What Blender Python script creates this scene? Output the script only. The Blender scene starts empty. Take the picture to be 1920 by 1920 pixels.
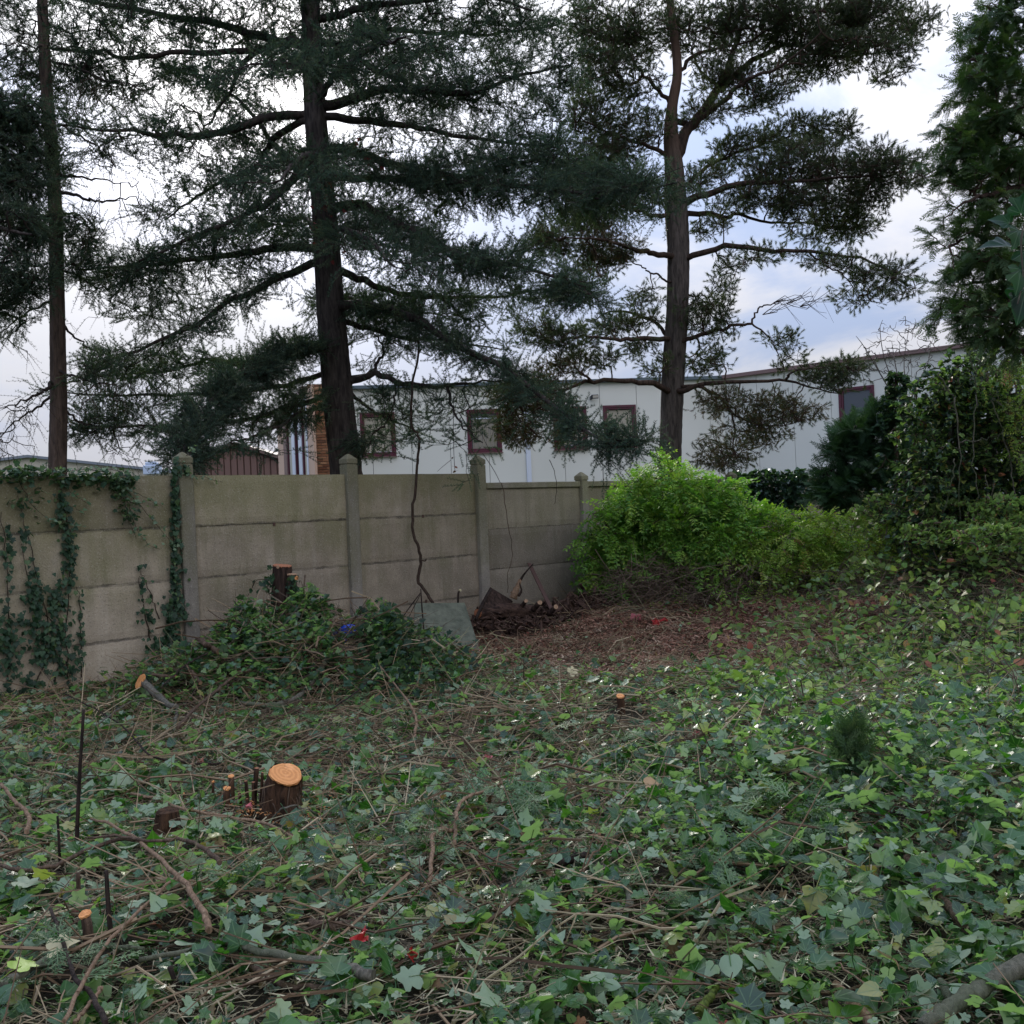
import bpy, math, random
import numpy as np
from mathutils import Vector, Matrix, Euler, noise

# ------------------------------------------------------------------ camera, sky, sun, exposure
scene = bpy.context.scene
E = 1.55                                   # eye height
ROLL = math.radians(2.55)
cT, sT = math.cos(ROLL), math.sin(ROLL)
cam_d = bpy.data.cameras.new('camera')
cam = bpy.data.objects.new('camera', cam_d)
scene.collection.objects.link(cam)
cam_d.sensor_width = 36.0
cam_d.lens = 36.0 * 1925.0 / 1920.0
cam_d.clip_end = 2000.0
cam_d.clip_start = 0.05
cam.matrix_world = Matrix(((cT, sT, 0, 0), (0, 0, -1, 0), (-sT, cT, 0, E), (0, 0, 0, 1)))
scene.camera = cam

SUN_AZ, SUN_EL = math.radians(-14.0), math.radians(24.0)      # azimuth from +Y towards +X
sun_dir = Vector((math.sin(SUN_AZ) * math.cos(SUN_EL), math.cos(SUN_AZ) * math.cos(SUN_EL), math.sin(SUN_EL)))
world = bpy.data.worlds.new('World')
scene.world = world
world.use_nodes = True
wt = world.node_tree
wt.nodes.clear()


class NT:
    """small helper for building node trees"""
    def __init__(self, tree):
        self.t = tree

    def n(self, typ, ins=None, **kw):
        nd = self.t.nodes.new(typ)
        for k, v in kw.items():
            setattr(nd, k, v)
        for k, v in (ins or {}).items():
            s = nd.inputs[k]
            if isinstance(v, bpy.types.NodeSocket):
                self.t.links.new(v, s)
            else:
                s.default_value = v
        return nd

    def math(self, op, a, b=0.0, clamp=False):
        return self.n('ShaderNodeMath', {0: a, 1: b}, operation=op, use_clamp=clamp).outputs[0]

    def mix(self, f, a, b, blend='MIX'):
        nd = self.n('ShaderNodeMix', data_type='RGBA', blend_type=blend)
        for k, v in ((0, f), (6, a), (7, b)):
            if isinstance(v, bpy.types.NodeSocket):
                self.t.links.new(v, nd.inputs[k])
            else:
                if k == 0:
                    nd.inputs[k].default_value = v
                else:
                    nd.inputs[k].default_value = (*v, 1.0) if len(v) == 3 else v
        return nd.outputs[2]

    def noise(self, vec=None, scale=5.0, detail=4.0, rough=0.55, dist=0.0):
        ins = {'Scale': scale, 'Detail': detail, 'Roughness': rough, 'Distortion': dist}
        if vec is not None:
            ins['Vector'] = vec
        return self.n('ShaderNodeTexNoise', ins).outputs[0]

    def ramp(self, fac, stops, interp='LINEAR'):
        nd = self.n('ShaderNodeValToRGB', {0: fac})
        cr = nd.color_ramp
        cr.interpolation = interp
        while len(cr.elements) < len(stops):
            cr.elements.new(0.5)
        for e, (p, c) in zip(cr.elements, stops):
            e.position = p
            c = (c, c, c) if isinstance(c, (int, float)) else c
            e.color = (*c, 1.0)
        return nd.outputs[0]

    def maprange(self, v, a, b, c=0.0, d=1.0, smooth=True):
        nd = self.n('ShaderNodeMapRange', {0: v, 1: a, 2: b, 3: c, 4: d})
        if smooth:
            nd.interpolation_type = 'SMOOTHSTEP'
        return nd.outputs[0]


w = NT(wt)
geo = w.n('ShaderNodeTexCoord').outputs['Generated']
sky = w.n('ShaderNodeTexSky', sky_type='NISHITA', sun_disc=False, sun_elevation=SUN_EL, sun_rotation=SUN_AZ,
          altitude=50.0, air_density=1.0, dust_density=1.5, ozone_density=1.5).outputs[0]
sep = w.n('ShaderNodeSeparateXYZ', {0: geo})
zz = w.math('ADD', w.math('MAXIMUM', sep.outputs[2], 0.0), 0.22)
cx = w.math('DIVIDE', sep.outputs[0], zz)
cy = w.math('DIVIDE', sep.outputs[1], zz)
cvec = w.n('ShaderNodeCombineXYZ', {0: cx, 1: cy, 2: 0.35}).outputs[0]
n1 = w.noise(cvec, scale=1.15, detail=8.0, rough=0.56, dist=0.35)
n2 = w.noise(cvec, scale=0.55, detail=3.0, rough=0.5)
mask = w.maprange(w.math('ADD', w.math('MULTIPLY', n1, 0.7), w.math('MULTIPLY', n2, 0.3)), 0.465, 0.575)
dotn = w.n('ShaderNodeVectorMath', {0: geo, 1: tuple(sun_dir)}, operation='DOT_PRODUCT').outputs['Value']
dpos = w.math('MAXIMUM', dotn, 0.0)
glow = w.math('ADD', w.math('MULTIPLY', w.math('POWER', dpos, 40.0), 0.14), w.math('MULTIPLY', w.math('POWER', dpos, 160.0), 0.62))
veil = w.mix(0.94, sky, (1.6, 2.0, 3.0))                       # thin high cloud over the blue
cloud = (3.3, 3.35, 3.65, 1.0)
col = w.mix(mask, veil, cloud)
gl = w.n('ShaderNodeCombineXYZ', {0: w.math('MULTIPLY', glow, 9.0), 1: w.math('MULTIPLY', glow, 8.6), 2: w.math('MULTIPLY', glow, 8.0)}).outputs[0]
# an overcast sky grows brighter from the horizon to the zenith
rise = w.math('ADD', 0.50, w.math('MULTIPLY', w.math('MAXIMUM', sep.outputs[2], 0.0), 1.75))
col = w.n('ShaderNodeVectorMath', {0: col, 'Scale': rise}, operation='SCALE').outputs[0]
tot = w.n('ShaderNodeVectorMath', {0: col, 1: gl}, operation='ADD').outputs[0]
bg = w.n('ShaderNodeBackground', {'Color': tot, 'Strength': 0.10})
w.n('ShaderNodeOutputWorld', {'Surface': bg.outputs[0]})

sun_l = bpy.data.lights.new('sun', 'SUN')
sun_l.energy = 1.5
sun_l.angle = math.radians(14.0)
sun_l.color = (1.0, 0.95, 0.87)
sun_o = bpy.data.objects.new('sun', sun_l)
scene.collection.objects.link(sun_o)
sun_o.rotation_euler = (-sun_dir).to_track_quat('-Z', 'Y').to_euler()

scene.view_settings.view_transform = 'Standard'
scene.view_settings.look = 'None'
scene.view_settings.exposure = 1.6
scene.view_settings.gamma = 1.0
scene.view_settings.use_curve_mapping = False
scene.render.engine = 'CYCLES'
scene.cycles.max_bounces = 6
scene.cycles.diffuse_bounces = 3
scene.cycles.glossy_bounces = 2
scene.cycles.transmission_bounces = 3

rng = np.random.default_rng(11)
R = random.Random(5)


# ------------------------------------------------------------------ picture to place, ground height
def P(x, y, Y):
    """the point at distance Y (metres along the view) that the photograph shows at pixel x, y"""
    px, py = (x - 960.0) / 1925.0, (960.0 - y) / 1925.0
    return Vector((Y * (px * cT + py * sT), Y, E + Y * (-px * sT + py * cT)))


def sst(a, b, v):
    t = np.clip((v - a) / (b - a), 0, 1)
    return t * t * (3 - 2 * t)


WALL_A = np.array([-3.12, 9.80])                 # the tall fence's post by the ivy, on the ground plan
WALL_B = np.array([-0.41, 12.60])
WALL_D = (WALL_B - WALL_A) / np.linalg.norm(WALL_B - WALL_A)
WALL_N = np.array([WALL_D[1], -WALL_D[0]])       # towards the camera side


def wall_dist(x, y):
    return (x - WALL_A[0]) * WALL_N[0] + (y - WALL_A[1]) * WALL_N[1]


def mound(x, y):
    d1 = ((x + 2.05) / 0.85) ** 2 + ((y - 9.35) / 0.62) ** 2
    d2 = ((x + 1.25) / 0.75) ** 2 + ((y - 9.9) / 0.6) ** 2
    d3 = ((x + 2.75) / 0.6) ** 2 + ((y - 8.9) / 0.5) ** 2
    l_ = 1 + 0.30 * np.sin(5.1 * x + 1.7 * np.sin(4.3 * y)) * np.sin(4.7 * y + 1.1) + 0.16 * np.sin(9.3 * x + 2.0 * y)
    return (0.46 * np.exp(-d1 ** 1.2) + 0.30 * np.exp(-d2) + 0.10 * np.exp(-d3)) * l_


def wob(x, y):
    return (0.035 * np.sin(1.3 * x + 0.7 * y + 1.0) + 0.030 * np.sin(-0.9 * x + 1.7 * y)
            + 0.018 * np.sin(3.1 * x + 2.3 * y + 2.0) + 0.014 * np.sin(-4.3 * x + 3.7 * y + 0.5))


def H(x, y):
    x = np.asarray(x, float)
    y = np.asarray(y, float)
    d = wall_dist(x, y)
    h = 0.10 * sst(2.2, 0.2, d) * sst(-0.3, 0.0, d)
    h = h + 0.26 * sst(0.0, 1.6, x + 0.35) * sst(9.0, 13.0, y) * sst(-0.2, 0.3, d)
    h = h + 0.55 * sst(2.2, 6.5, x) * sst(5.0, 10.5, y) * sst(-0.2, 0.5, d)
    near = sst(40.0, 16.0, np.hypot(x, y))
    return h + mound(x, y) * sst(0.0, 0.15, d) + wob(x, y) * near


def G(x, y, lift=0.0):
    """ground point under a pixel"""
    px, py = (x - 960.0) / 1925.0, (960.0 - y) / 1925.0
    dx, dz = px * cT + py * sT, -px * sT + py * cT
    t = 1.5
    while t < 60.0:
        if E + t * dz <= float(H(t * dx, t)) + lift:
            break
        t += 0.02
    return Vector((t * dx, t, E + t * dz))


# ------------------------------------------------------------------ meshes
coll = scene.collection


def add_mesh(name, V, F, mat=None, smooth=False, mats=None, midx=None):
    """F: list of arrays (n,3) or (n,4)"""
    me = bpy.data.meshes.new(name)
    V = np.asarray(V, dtype=np.float32).reshape(-1, 3)
    arrs = [np.asarray(f, dtype=np.int32) for f in (F if isinstance(F, list) else [F])]
    arrs = [a for a in arrs if a.size]
    me.vertices.add(len(V))
    me.vertices.foreach_set('co', V.ravel())
    loops = np.concatenate([a.ravel() for a in arrs])
    me.loops.add(len(loops))
    me.loops.foreach_set('vertex_index', loops)
    sizes = np.concatenate([np.full(len(a), a.shape[1], dtype=np.int32) for a in arrs])
    starts = np.concatenate([[0], np.cumsum(sizes)[:-1]]).astype(np.int32)
    me.polygons.add(len(sizes))
    me.polygons.foreach_set('loop_start', starts)
    me.polygons.foreach_set('use_smooth', np.full(len(sizes), bool(smooth)))
    for m in (mats or ([mat] if mat else [])):
        me.materials.append(m)
    if midx is not None:
        me.polygons.foreach_set('material_index', np.asarray(midx, dtype=np.int32))
    me.update(calc_edges=True)
    return me


def tag(o, label=None, cat=None, group=None, kind=None):
    for k, v in (('label', label), ('category', cat), ('group', group), ('kind', kind)):
        if v:
            o[k] = v
    return o


def root(name, loc, label, cat, group=None, kind=None):
    o = bpy.data.objects.new(name, None)
    coll.objects.link(o)
    o.location = loc
    return tag(o, label, cat, group, kind)


def wloc(o):
    v = Vector(o.location)
    while o.parent:
        o = o.parent
        v = v + Vector(o.location)
    return v


def put(name, me, parent=None, loc=None, rot=None, scale=None):
    """links a mesh; the mesh is in world coordinates unless loc is given"""
    o = bpy.data.objects.new(name, me)
    coll.objects.link(o)
    if parent is not None:
        o.parent = parent
        off = wloc(parent)
        o.location = (Vector(loc) - off) if loc is not None else -off
    elif loc is not None:
        o.location = loc
    if rot is not None:
        o.rotation_euler = rot
    if scale is not None:
        o.scale = (scale,) * 3 if isinstance(scale, (int, float)) else scale
    return o


def tubes(PTS, RAD, sides=5, cap=False):
    """PTS (N,K,3), RAD (N,K) -> V, F for N tubes"""
    PTS = np.asarray(PTS, float)
    RAD = np.asarray(RAD, float)
    N, K, _ = PTS.shape
    T = np.empty_like(PTS)
    T[:, 1:-1] = PTS[:, 2:] - PTS[:, :-2]
    T[:, 0] = PTS[:, 1] - PTS[:, 0]
    T[:, -1] = PTS[:, -1] - PTS[:, -2]
    T /= np.linalg.norm(T, axis=2, keepdims=True) + 1e-9
    ref = np.zeros_like(T)
    mean = np.abs(T.mean(axis=1))
    k = np.argmin(mean, axis=1)
    ref[np.arange(N)[:, None], np.arange(K)[None, :], k[:, None]] = 1.0
    A = np.cross(T, ref)
    A /= np.linalg.norm(A, axis=2, keepdims=True) + 1e-9
    B = np.cross(T, A)
    th = np.arange(sides) * 2 * math.pi / sides
    V = (PTS[:, :, None, :] + RAD[:, :, None, None] * (A[:, :, None, :] * np.cos(th)[None, None, :, None] + B[:, :, None, :] * np.sin(th)[None, None, :, None]))
    base = (np.arange(N) * K * sides)[:, None, None] + (np.arange(K - 1) * sides)[None, :, None]
    i = np.arange(sides)[None, None, :]
    j = (i + 1) % sides
    F = np.stack([base + i, base + j, base + sides + j, base + sides + i], axis=-1).reshape(-1, 4)
    return V.reshape(-1, 3), F


def smooth_line(pts, n):
    """Catmull-Rom resampling of a polyline to n points"""
    p = np.asarray([tuple(q) for q in pts], float)
    if len(p) == 2:
        t = np.linspace(0, 1, n)[:, None]
        return p[0] * (1 - t) + p[1] * t
    q = np.vstack([2 * p[0] - p[1], p, 2 * p[-1] - p[-2]])
    s = np.linspace(0, len(p) - 1, n)
    i = np.minimum(s.astype(int), len(p) - 2)
    t = (s - i)[:, None]
    a, b, c, d = q[i], q[i + 1], q[i + 2], q[i + 3]
    return 0.5 * ((2 * b) + (-a + c) * t + (2 * a - 5 * b + 4 * c - d) * t ** 2 + (-a + 3 * b - 3 * c + d) * t ** 3)


def stick(name, pts, r0, r1, mat, parent=None, n=14, sides=8, jit=0.0, cap=None, lumpy=0.0):
    """a branch along world points, one mesh; cap = material of the cut ends"""
    p = smooth_line(pts, n)
    if jit:
        p[1:-1] += rng.normal(0, jit, (n - 2, 3))
    rad = np.linspace(r0, r1, n)
    V, F = tubes(p[None], rad[None], sides)
    if lumpy:
        c = np.repeat(p, sides, axis=0)
        V = c + (V - c) * (1 + rng.normal(0, lumpy, (len(V), 1)))
    Fs = [F]
    midx = np.zeros(len(F), int)
    tri = []
    V = list(map(tuple, V))
    for e, idx in ((0, range(sides)), (n - 1, range((n - 1) * sides, n * sides))):
        V.append(tuple(p[e]))
        ci = len(V) - 1
        idx = list(idx)
        for k in range(sides):
            a, b = idx[k], idx[(k + 1) % sides]
            tri.append((ci, b, a) if e == 0 else (ci, a, b))
    me = add_mesh(name, V, [F, np.array(tri)], smooth=False, mats=[mat, cap or mat], midx=np.concatenate([midx, np.ones(len(tri), int)]))
    sm = np.concatenate([np.ones(len(F), bool), np.zeros(len(tri), bool)])
    me.polygons.foreach_set('use_smooth', sm)
    return put(name, me, parent)


def box_vf(c, size, rz=0.0, bev=0.0, R3=None):
    """chamfered box around c; returns V, quads/tris lists"""
    sx, sy, sz = [s / 2 for s in size]
    b = min(bev, sx * .9, sy * .9, sz * .9)
    if b <= 0:
        V = np.array([(x, y, z) for x in (-sx, sx) for y in (-sy, sy) for z in (-sz, sz)], float)
        Q = np.array([(0, 1, 3, 2), (4, 6, 7, 5), (0, 4, 5, 1), (2, 3, 7, 6), (0, 2, 6, 4), (1, 5, 7, 3)])
        Tt = np.zeros((0, 3), int)
    else:
        V, Q, Tt = [], [], []
        idx = {}
        for x in (-1, 1):
            for y in (-1, 1):
                for z in (-1, 1):
                    for ax in range(3):
                        s = [sx, sy, sz]
                        v = [x * (sx - b), y * (sy - b), z * (sz - b)]
                        v[ax] = (x, y, z)[ax] * s[ax]
                        idx[(x, y, z, ax)] = len(V)
                        V.append(v)
        for ax in range(3):
            o = [a for a in range(3) if a != ax]
            for sgn in (-1, 1):
                q = []
                for u, v in ((-1, -1), (1, -1), (1, 1), (-1, 1)):
                    k = [0, 0, 0]
                    k[ax], k[o[0]], k[o[1]] = sgn, u, v
                    q.append(idx[(*k, ax)])
                Q.append(q)
            for u in (-1, 1):
                for v in (-1, 1):
                    k0, k1 = [0, 0, 0], [0, 0, 0]
                    k0[ax], k1[ax] = -1, 1
                    k0[o[0]] = k1[o[0]] = u
                    k0[o[1]] = k1[o[1]] = v
                    Q.append([idx[(*k0, o[0])], idx[(*k1, o[0])], idx[(*k1, o[1])], idx[(*k0, o[1])]])
        for x in (-1, 1):
            for y in (-1, 1):
                for z in (-1, 1):
                    Tt.append([idx[(x, y, z, a)] for a in range(3)])
        V, Q, Tt = np.array(V, float), np.array(Q), np.array(Tt)
        # outward winding
        def fix(Fa):
            out = []
            for f in Fa:
                a, b2, c2 = V[f[0]], V[f[1]], V[f[2]]
                nrm = np.cross(b2 - a, c2 - a)
                out.append(f if np.dot(nrm, V[f].mean(axis=0)) > 0 else f[::-1])
            return np.array(out)
        Q, Tt = fix(Q), fix(Tt)
    if R3 is not None:
        V = V @ np.array(R3).T
    else:
        cz, sz_ = math.cos(rz), math.sin(rz)
        V = V @ np.array([[cz, -sz_, 0], [sz_, cz, 0], [0, 0, 1]]).T
    return V + np.array(tuple(c)), Q, Tt


class MB:
    """collects pieces into one mesh"""
    def __init__(self):
        self.V, self.Q, self.T, self.n = [], [], [], 0

    def add(self, V, Q=None, T=None):
        V = np.asarray(V, float).reshape(-1, 3)
        self.V.append(V)
        if Q is not None and len(Q):
            self.Q.append(np.asarray(Q) + self.n)
        if T is not None and len(T):
            self.T.append(np.asarray(T) + self.n)
        self.n += len(V)
        return self

    def box(self, c, size, **kw):
        return self.add(*box_vf(c, size, **kw))

    def mesh(self, name, mat, smooth=False):
        F = []
        if self.Q:
            F.append(np.concatenate(self.Q))
        if self.T:
            F.append(np.concatenate(self.T))
        return add_mesh(name, np.concatenate(self.V), F, mat, smooth)


# ------------------------------------------------------------------ scattering (uncountable stuff only)
def scatter(name, pts, rot, scl, protos, idx=None, parent=None, kind='stuff'):
    """one object whose points each carry one small mesh; rot XYZ euler, protos: list of meshes"""
    pts = np.asarray(pts, np.float32)
    off = np.array(tuple(wloc(parent))) if parent is not None else np.zeros(3)
    me = bpy.data.meshes.new(name)
    me.vertices.add(len(pts))
    me.vertices.foreach_set('co', (pts - off).astype(np.float32).ravel())
    me.attributes.new('rot', 'FLOAT_VECTOR', 'POINT').data.foreach_set('vector', np.asarray(rot, np.float32).ravel())
    me.attributes.new('scl', 'FLOAT', 'POINT').data.foreach_set('value', np.asarray(scl, np.float32).ravel())
    idx = rng.integers(0, len(protos), len(pts)) if idx is None else idx
    me.attributes.new('pick', 'INT', 'POINT').data.foreach_set('value', np.asarray(idx, np.int32))
    o = bpy.data.objects.new(name, me)
    coll.objects.link(o)
    if parent is not None:
        o.parent = parent
    ng = bpy.data.node_groups.new(name + '_nodes', 'GeometryNodeTree')
    ng.interface.new_socket('Geometry', in_out='INPUT', socket_type='NodeSocketGeometry')
    ng.interface.new_socket('Geometry', in_out='OUTPUT', socket_type='NodeSocketGeometry')
    g = NT(ng)
    gi = g.n('NodeGroupInput')
    join = g.n('GeometryNodeJoinGeometry')
    for pm in reversed(protos):
        po = PROTO.get(pm.name)
        if po is None:
            po = PROTO[pm.name] = bpy.data.objects.new(pm.name, pm)
            po.use_fake_user = True
        oi = g.n('GeometryNodeObjectInfo', {'Object': po})
        oi.inputs['As Instance'].default_value = False
        g2 = g.n('GeometryNodeGeometryToInstance', {0: oi.outputs['Geometry']})
        ng.links.new(g2.outputs[0], join.inputs[0])
    ar = g.n('GeometryNodeInputNamedAttribute', data_type='FLOAT_VECTOR')
    ar.inputs[0].default_value = 'rot'
    asc = g.n('GeometryNodeInputNamedAttribute', data_type='FLOAT')
    asc.inputs[0].default_value = 'scl'
    ap = g.n('GeometryNodeInputNamedAttribute', data_type='INT')
    ap.inputs[0].default_value = 'pick'
    e2r = g.n('FunctionNodeEulerToRotation', {0: ar.outputs[0]})
    iop = g.n('GeometryNodeInstanceOnPoints', {'Points': gi.outputs[0], 'Instance': join.outputs[0], 'Pick Instance': True,
                                               'Instance Index': ap.outputs[0], 'Rotation': e2r.outputs[0], 'Scale': asc.outputs[0]})
    g.n('NodeGroupOutput', {0: iop.outputs[0]})
    md = o.modifiers.new('scatter', 'NODES')
    md.node_group = ng
    if kind:
        o['kind'] = kind
    return o


PROTO = {}


def dir_euler(D, roll=None):
    """euler angles that turn +X to the directions D"""
    D = np.asarray(D, float)
    D = D / (np.linalg.norm(D, axis=1, keepdims=True) + 1e-9)
    roll = rng.uniform(-math.pi, math.pi, len(D)) if roll is None else roll
    return np.stack([roll, -np.arcsin(np.clip(D[:, 2], -1, 1)), np.arctan2(D[:, 1], D[:, 0])], axis=1)


# ------------------------------------------------------------------ materials
def new_mat(name):
    m = bpy.data.materials.new(name)
    m.use_nodes = True
    m.node_tree.nodes.clear()
    return m, NT(m.node_tree)


def finish(m, t, color, rough=0.8, bump=None, bump_d=0.01, spec=0.3, extra=None, metallic=0.0):
    ins = {'Base Color': color if isinstance(color, bpy.types.NodeSocket) else (*color, 1.0), 'Roughness': rough,
           'Specular IOR Level': spec, 'Metallic': metallic}
    if bump is not None:
        ins['Normal'] = t.n('ShaderNodeBump', {'Height': bump, 'Distance': bump_d, 'Strength': 1.0}).outputs[0]
    p = t.n('ShaderNodeBsdfPrincipled', ins)
    sh = p.outputs[0]
    t.n('ShaderNodeOutputMaterial', {'Surface': sh})
    return m


def leaf_mat(name, cols, back=None, rough=0.38, spec=0.5, trans=0.35, tcol=1.6, bumpy=True, veins=False):
    """cols: stops over a random value per leaf; back: paler underside"""
    m, t = new_mat(name)
    rnd = t.n('ShaderNodeObjectInfo').outputs['Random']
    c = t.ramp(rnd, cols)
    oc = t.n('ShaderNodeTexCoord').outputs['Object']
    nz = t.noise(oc, scale=35.0, detail=2.0)
    c = t.mix(t.math('MULTIPLY', nz, 0.4), c, (0.02, 0.03, 0.015), 'MIX')
    if veins:
        s3 = t.n('ShaderNodeSeparateXYZ', {0: oc})
        ang = t.math('ARCTAN2', s3.outputs[1], t.math('ADD', s3.outputs[0], 0.0005))
        rr = t.n('ShaderNodeVectorMath', {0: oc}, operation='LENGTH').outputs['Value']
        vein = None
        for a0 in (0.0, 0.62, -0.62, 1.35, -1.35):
            v = t.math('MULTIPLY', t.math('ABSOLUTE', t.math('SUBTRACT', ang, a0)), rr)
            vein = v if vein is None else t.math('MINIMUM', vein, v)
        c = t.mix(t.math('MULTIPLY', t.maprange(vein, 0.0016, 0.0005), 0.45), c, (0.12, 0.20, 0.09))
    bf = t.n('ShaderNodeNewGeometry').outputs['Backfacing']
    if back:
        c = t.mix(t.math('MULTIPLY', bf, 0.8), c, back)
    r = t.math('ADD', t.math('MULTIPLY', bf, 0.25), rough)
    p = t.n('ShaderNodeBsdfPrincipled', {'Base Color': c, 'Roughness': r, 'Specular IOR Level': spec})
    if bumpy:
        t.t.links.new(t.n('ShaderNodeBump', {'Height': nz, 'Distance': 0.004, 'Strength': 0.6}).outputs[0], p.inputs['Normal'])
    tc = t.mix(1.0, c, (tcol * 0.9, tcol * 1.15, tcol * 0.35), 'MULTIPLY')
    tr = t.n('ShaderNodeBsdfTranslucent', {'Color': tc})
    mx = t.n('ShaderNodeMixShader', {0: trans, 1: p.outputs[0], 2: tr.outputs[0]})
    t.n('ShaderNodeOutputMaterial', {'Surface': mx.outputs[0]})
    return m


def rand_mat(name, cols, rough=0.8, spec=0.2, scale=60.0, dark=0.5):
    m, t = new_mat(name)
    c = t.ramp(t.n('ShaderNodeObjectInfo').outputs['Random'], cols)
    nz = t.noise(t.n('ShaderNodeTexCoord').outputs['Object'], scale=scale, detail=3.0)
    c = t.mix(t.math('MULTIPLY', nz, dark), c, (0.015, 0.012, 0.01))
    return finish(m, t, c, rough, spec=spec)


def bark_mat(name, c1, c2, c3=None, hot=None, scale=1.0, horiz=False):
    m, t = new_mat(name)
    co = t.n('ShaderNodeTexCoord').outputs['Object']
    mp = t.n('ShaderNodeMapping', {'Vector': co, 'Scale': (4 * scale, 22 * scale, 22 * scale) if horiz else (22 * scale, 22 * scale, 4 * scale)}).outputs[0]
    f = t.noise(mp, 1.0, 6.0, 0.65, 0.6)
    big = t.noise(co, 1.7, 3.0)
    c = t.ramp(f, [(0.32, c1), (0.66, c2)])
    if c3:
        c = t.mix(t.maprange(big, 0.45, 0.65), c, c3)
    if hot:
        z = t.n('ShaderNodeSeparateXYZ', {0: co}).outputs[2]
        c = t.mix(t.maprange(t.math('ADD', z, t.math('MULTIPLY', f, 1.2)), hot[0], hot[1]), c, hot[2])
    return finish(m, t, c, 0.9, f, 0.02, spec=0.15)


M = {}


def make_mats():
    # concrete of the fence: aggregate, algae, vertical streaks
    for key, base1, base2, green in (('concrete', (0.225, 0.185, 0.135), (0.38, 0.315, 0.235), 0.65), ('concrete_post', (0.19, 0.17, 0.142), (0.31, 0.275, 0.23), 0.6),
                                     ('concrete_low', (0.21, 0.178, 0.138), (0.33, 0.28, 0.215), 0.4)):
        m, t = new_mat(key)
        oi = t.n('ShaderNodeObjectInfo')
        pos = t.n('ShaderNodeNewGeometry').outputs['Position']
        sepp = t.n('ShaderNodeSeparateXYZ', {0: pos})
        along = t.math('ADD', t.math('MULTIPLY', sepp.outputs[0], 0.7), t.math('MULTIPLY', sepp.outputs[1], 0.7))
        co = t.n('ShaderNodeCombineXYZ', {0: along, 1: t.math('MULTIPLY', oi.outputs['Random'], 0.35), 2: sepp.outputs[2]}).outputs[0]
        mott = t.noise(co, 3.0, 9.0, 0.68)
        c = t.ramp(mott, [(0.3, base1), (0.7, base2)])
        stv = t.n('ShaderNodeMapping', {'Vector': co, 'Scale': (7.0, 7.0, 0.7)}).outputs[0]
        streak = t.noise(stv, 1.0, 5.0, 0.6)
        c = t.mix(t.math('MULTIPLY', t.maprange(streak, 0.48, 0.72, 0.0, 0.55), t.maprange(mott, 0.3, 0.7)), c, (0.135, 0.12, 0.095))
        c = t.mix(t.maprange(streak, 0.45, 0.25, 0.0, 0.22), c, (0.45, 0.41, 0.34))
        gz = t.math('ADD', sepp.outputs[2], t.math('ADD', t.math('MULTIPLY', t.math('SUBTRACT', streak, 0.5), 1.3), t.math('MULTIPLY', t.math('SUBTRACT', t.noise(co, 1.3, 4.0, 0.6), 0.5), 3.2)))
        gm = t.math('MULTIPLY', t.maprange(gz, 0.75, 2.1), green)
        c = t.mix(gm, c, (0.150, 0.145, 0.060))
        low = t.maprange(t.math('ADD', sepp.outputs[2], t.math('MULTIPLY', mott, 0.6)), 0.75, 0.35, 0.0, 0.35)
        c = t.mix(low, c, (0.26, 0.19, 0.135))
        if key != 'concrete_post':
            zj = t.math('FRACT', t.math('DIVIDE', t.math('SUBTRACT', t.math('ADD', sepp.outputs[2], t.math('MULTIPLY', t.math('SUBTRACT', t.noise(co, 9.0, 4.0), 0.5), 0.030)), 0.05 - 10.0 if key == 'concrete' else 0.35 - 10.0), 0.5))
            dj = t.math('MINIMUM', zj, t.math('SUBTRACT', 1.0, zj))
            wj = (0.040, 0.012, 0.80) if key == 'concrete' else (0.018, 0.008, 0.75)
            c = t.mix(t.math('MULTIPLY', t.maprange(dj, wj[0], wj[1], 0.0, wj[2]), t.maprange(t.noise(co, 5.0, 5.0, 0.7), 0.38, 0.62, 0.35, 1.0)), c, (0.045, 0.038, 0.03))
        ton = t.maprange(oi.outputs['Random'], 0.0, 1.0, 0.80, 1.20, False)
        c = t.mix(1.0, c, t.n('ShaderNodeCombineXYZ', {0: ton, 1: ton, 2: ton}).outputs[0], 'MULTIPLY')
        fine = t.noise(pos, 75.0, 3.0, 0.75)
        c = t.mix(t.maprange(fine, 0.56, 0.70, 0.0, 0.42), c, (0.50, 0.46, 0.40))
        c = t.mix(t.maprange(fine, 0.44, 0.30, 0.0, 0.60), c, (0.06, 0.05, 0.04))
        med = t.noise(pos, 40.0, 4.0, 0.6)
        h = t.math('ADD', fine, t.math('MULTIPLY', med, 0.8))
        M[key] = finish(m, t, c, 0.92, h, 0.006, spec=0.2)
    # green-grey old slab
    m, t = new_mat('slab')
    pos = t.n('ShaderNodeNewGeometry').outputs['Position']
    c = t.ramp(t.noise(pos, 9.0, 6.0, 0.65), [(0.3, (0.050, 0.058, 0.040)), (0.7, (0.135, 0.140, 0.100))])
    M['slab'] = finish(m, t, c, 0.85, t.noise(pos, 60, 4), 0.004)
    # soil and forest floor
    m, t = new_mat('soil')
    pos = t.n('ShaderNodeNewGeometry').outputs['Position']
    f = t.noise(pos, 9.0, 8.0, 0.7)
    c = t.ramp(f, [(0.3, (0.010, 0.008, 0.005)), (0.5, (0.028, 0.022, 0.013)), (0.72, (0.070, 0.055, 0.032))])
    s2 = t.n('ShaderNodeSeparateXYZ', {0: pos})
    ex = t.math('POWER', t.math('DIVIDE', t.math('SUBTRACT', s2.outputs[0], 1.35), 2.5), 2.0)
    ey = t.math('POWER', t.math('DIVIDE', t.math('SUBTRACT', s2.outputs[1], 11.0), 2.3), 2.0)
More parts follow.
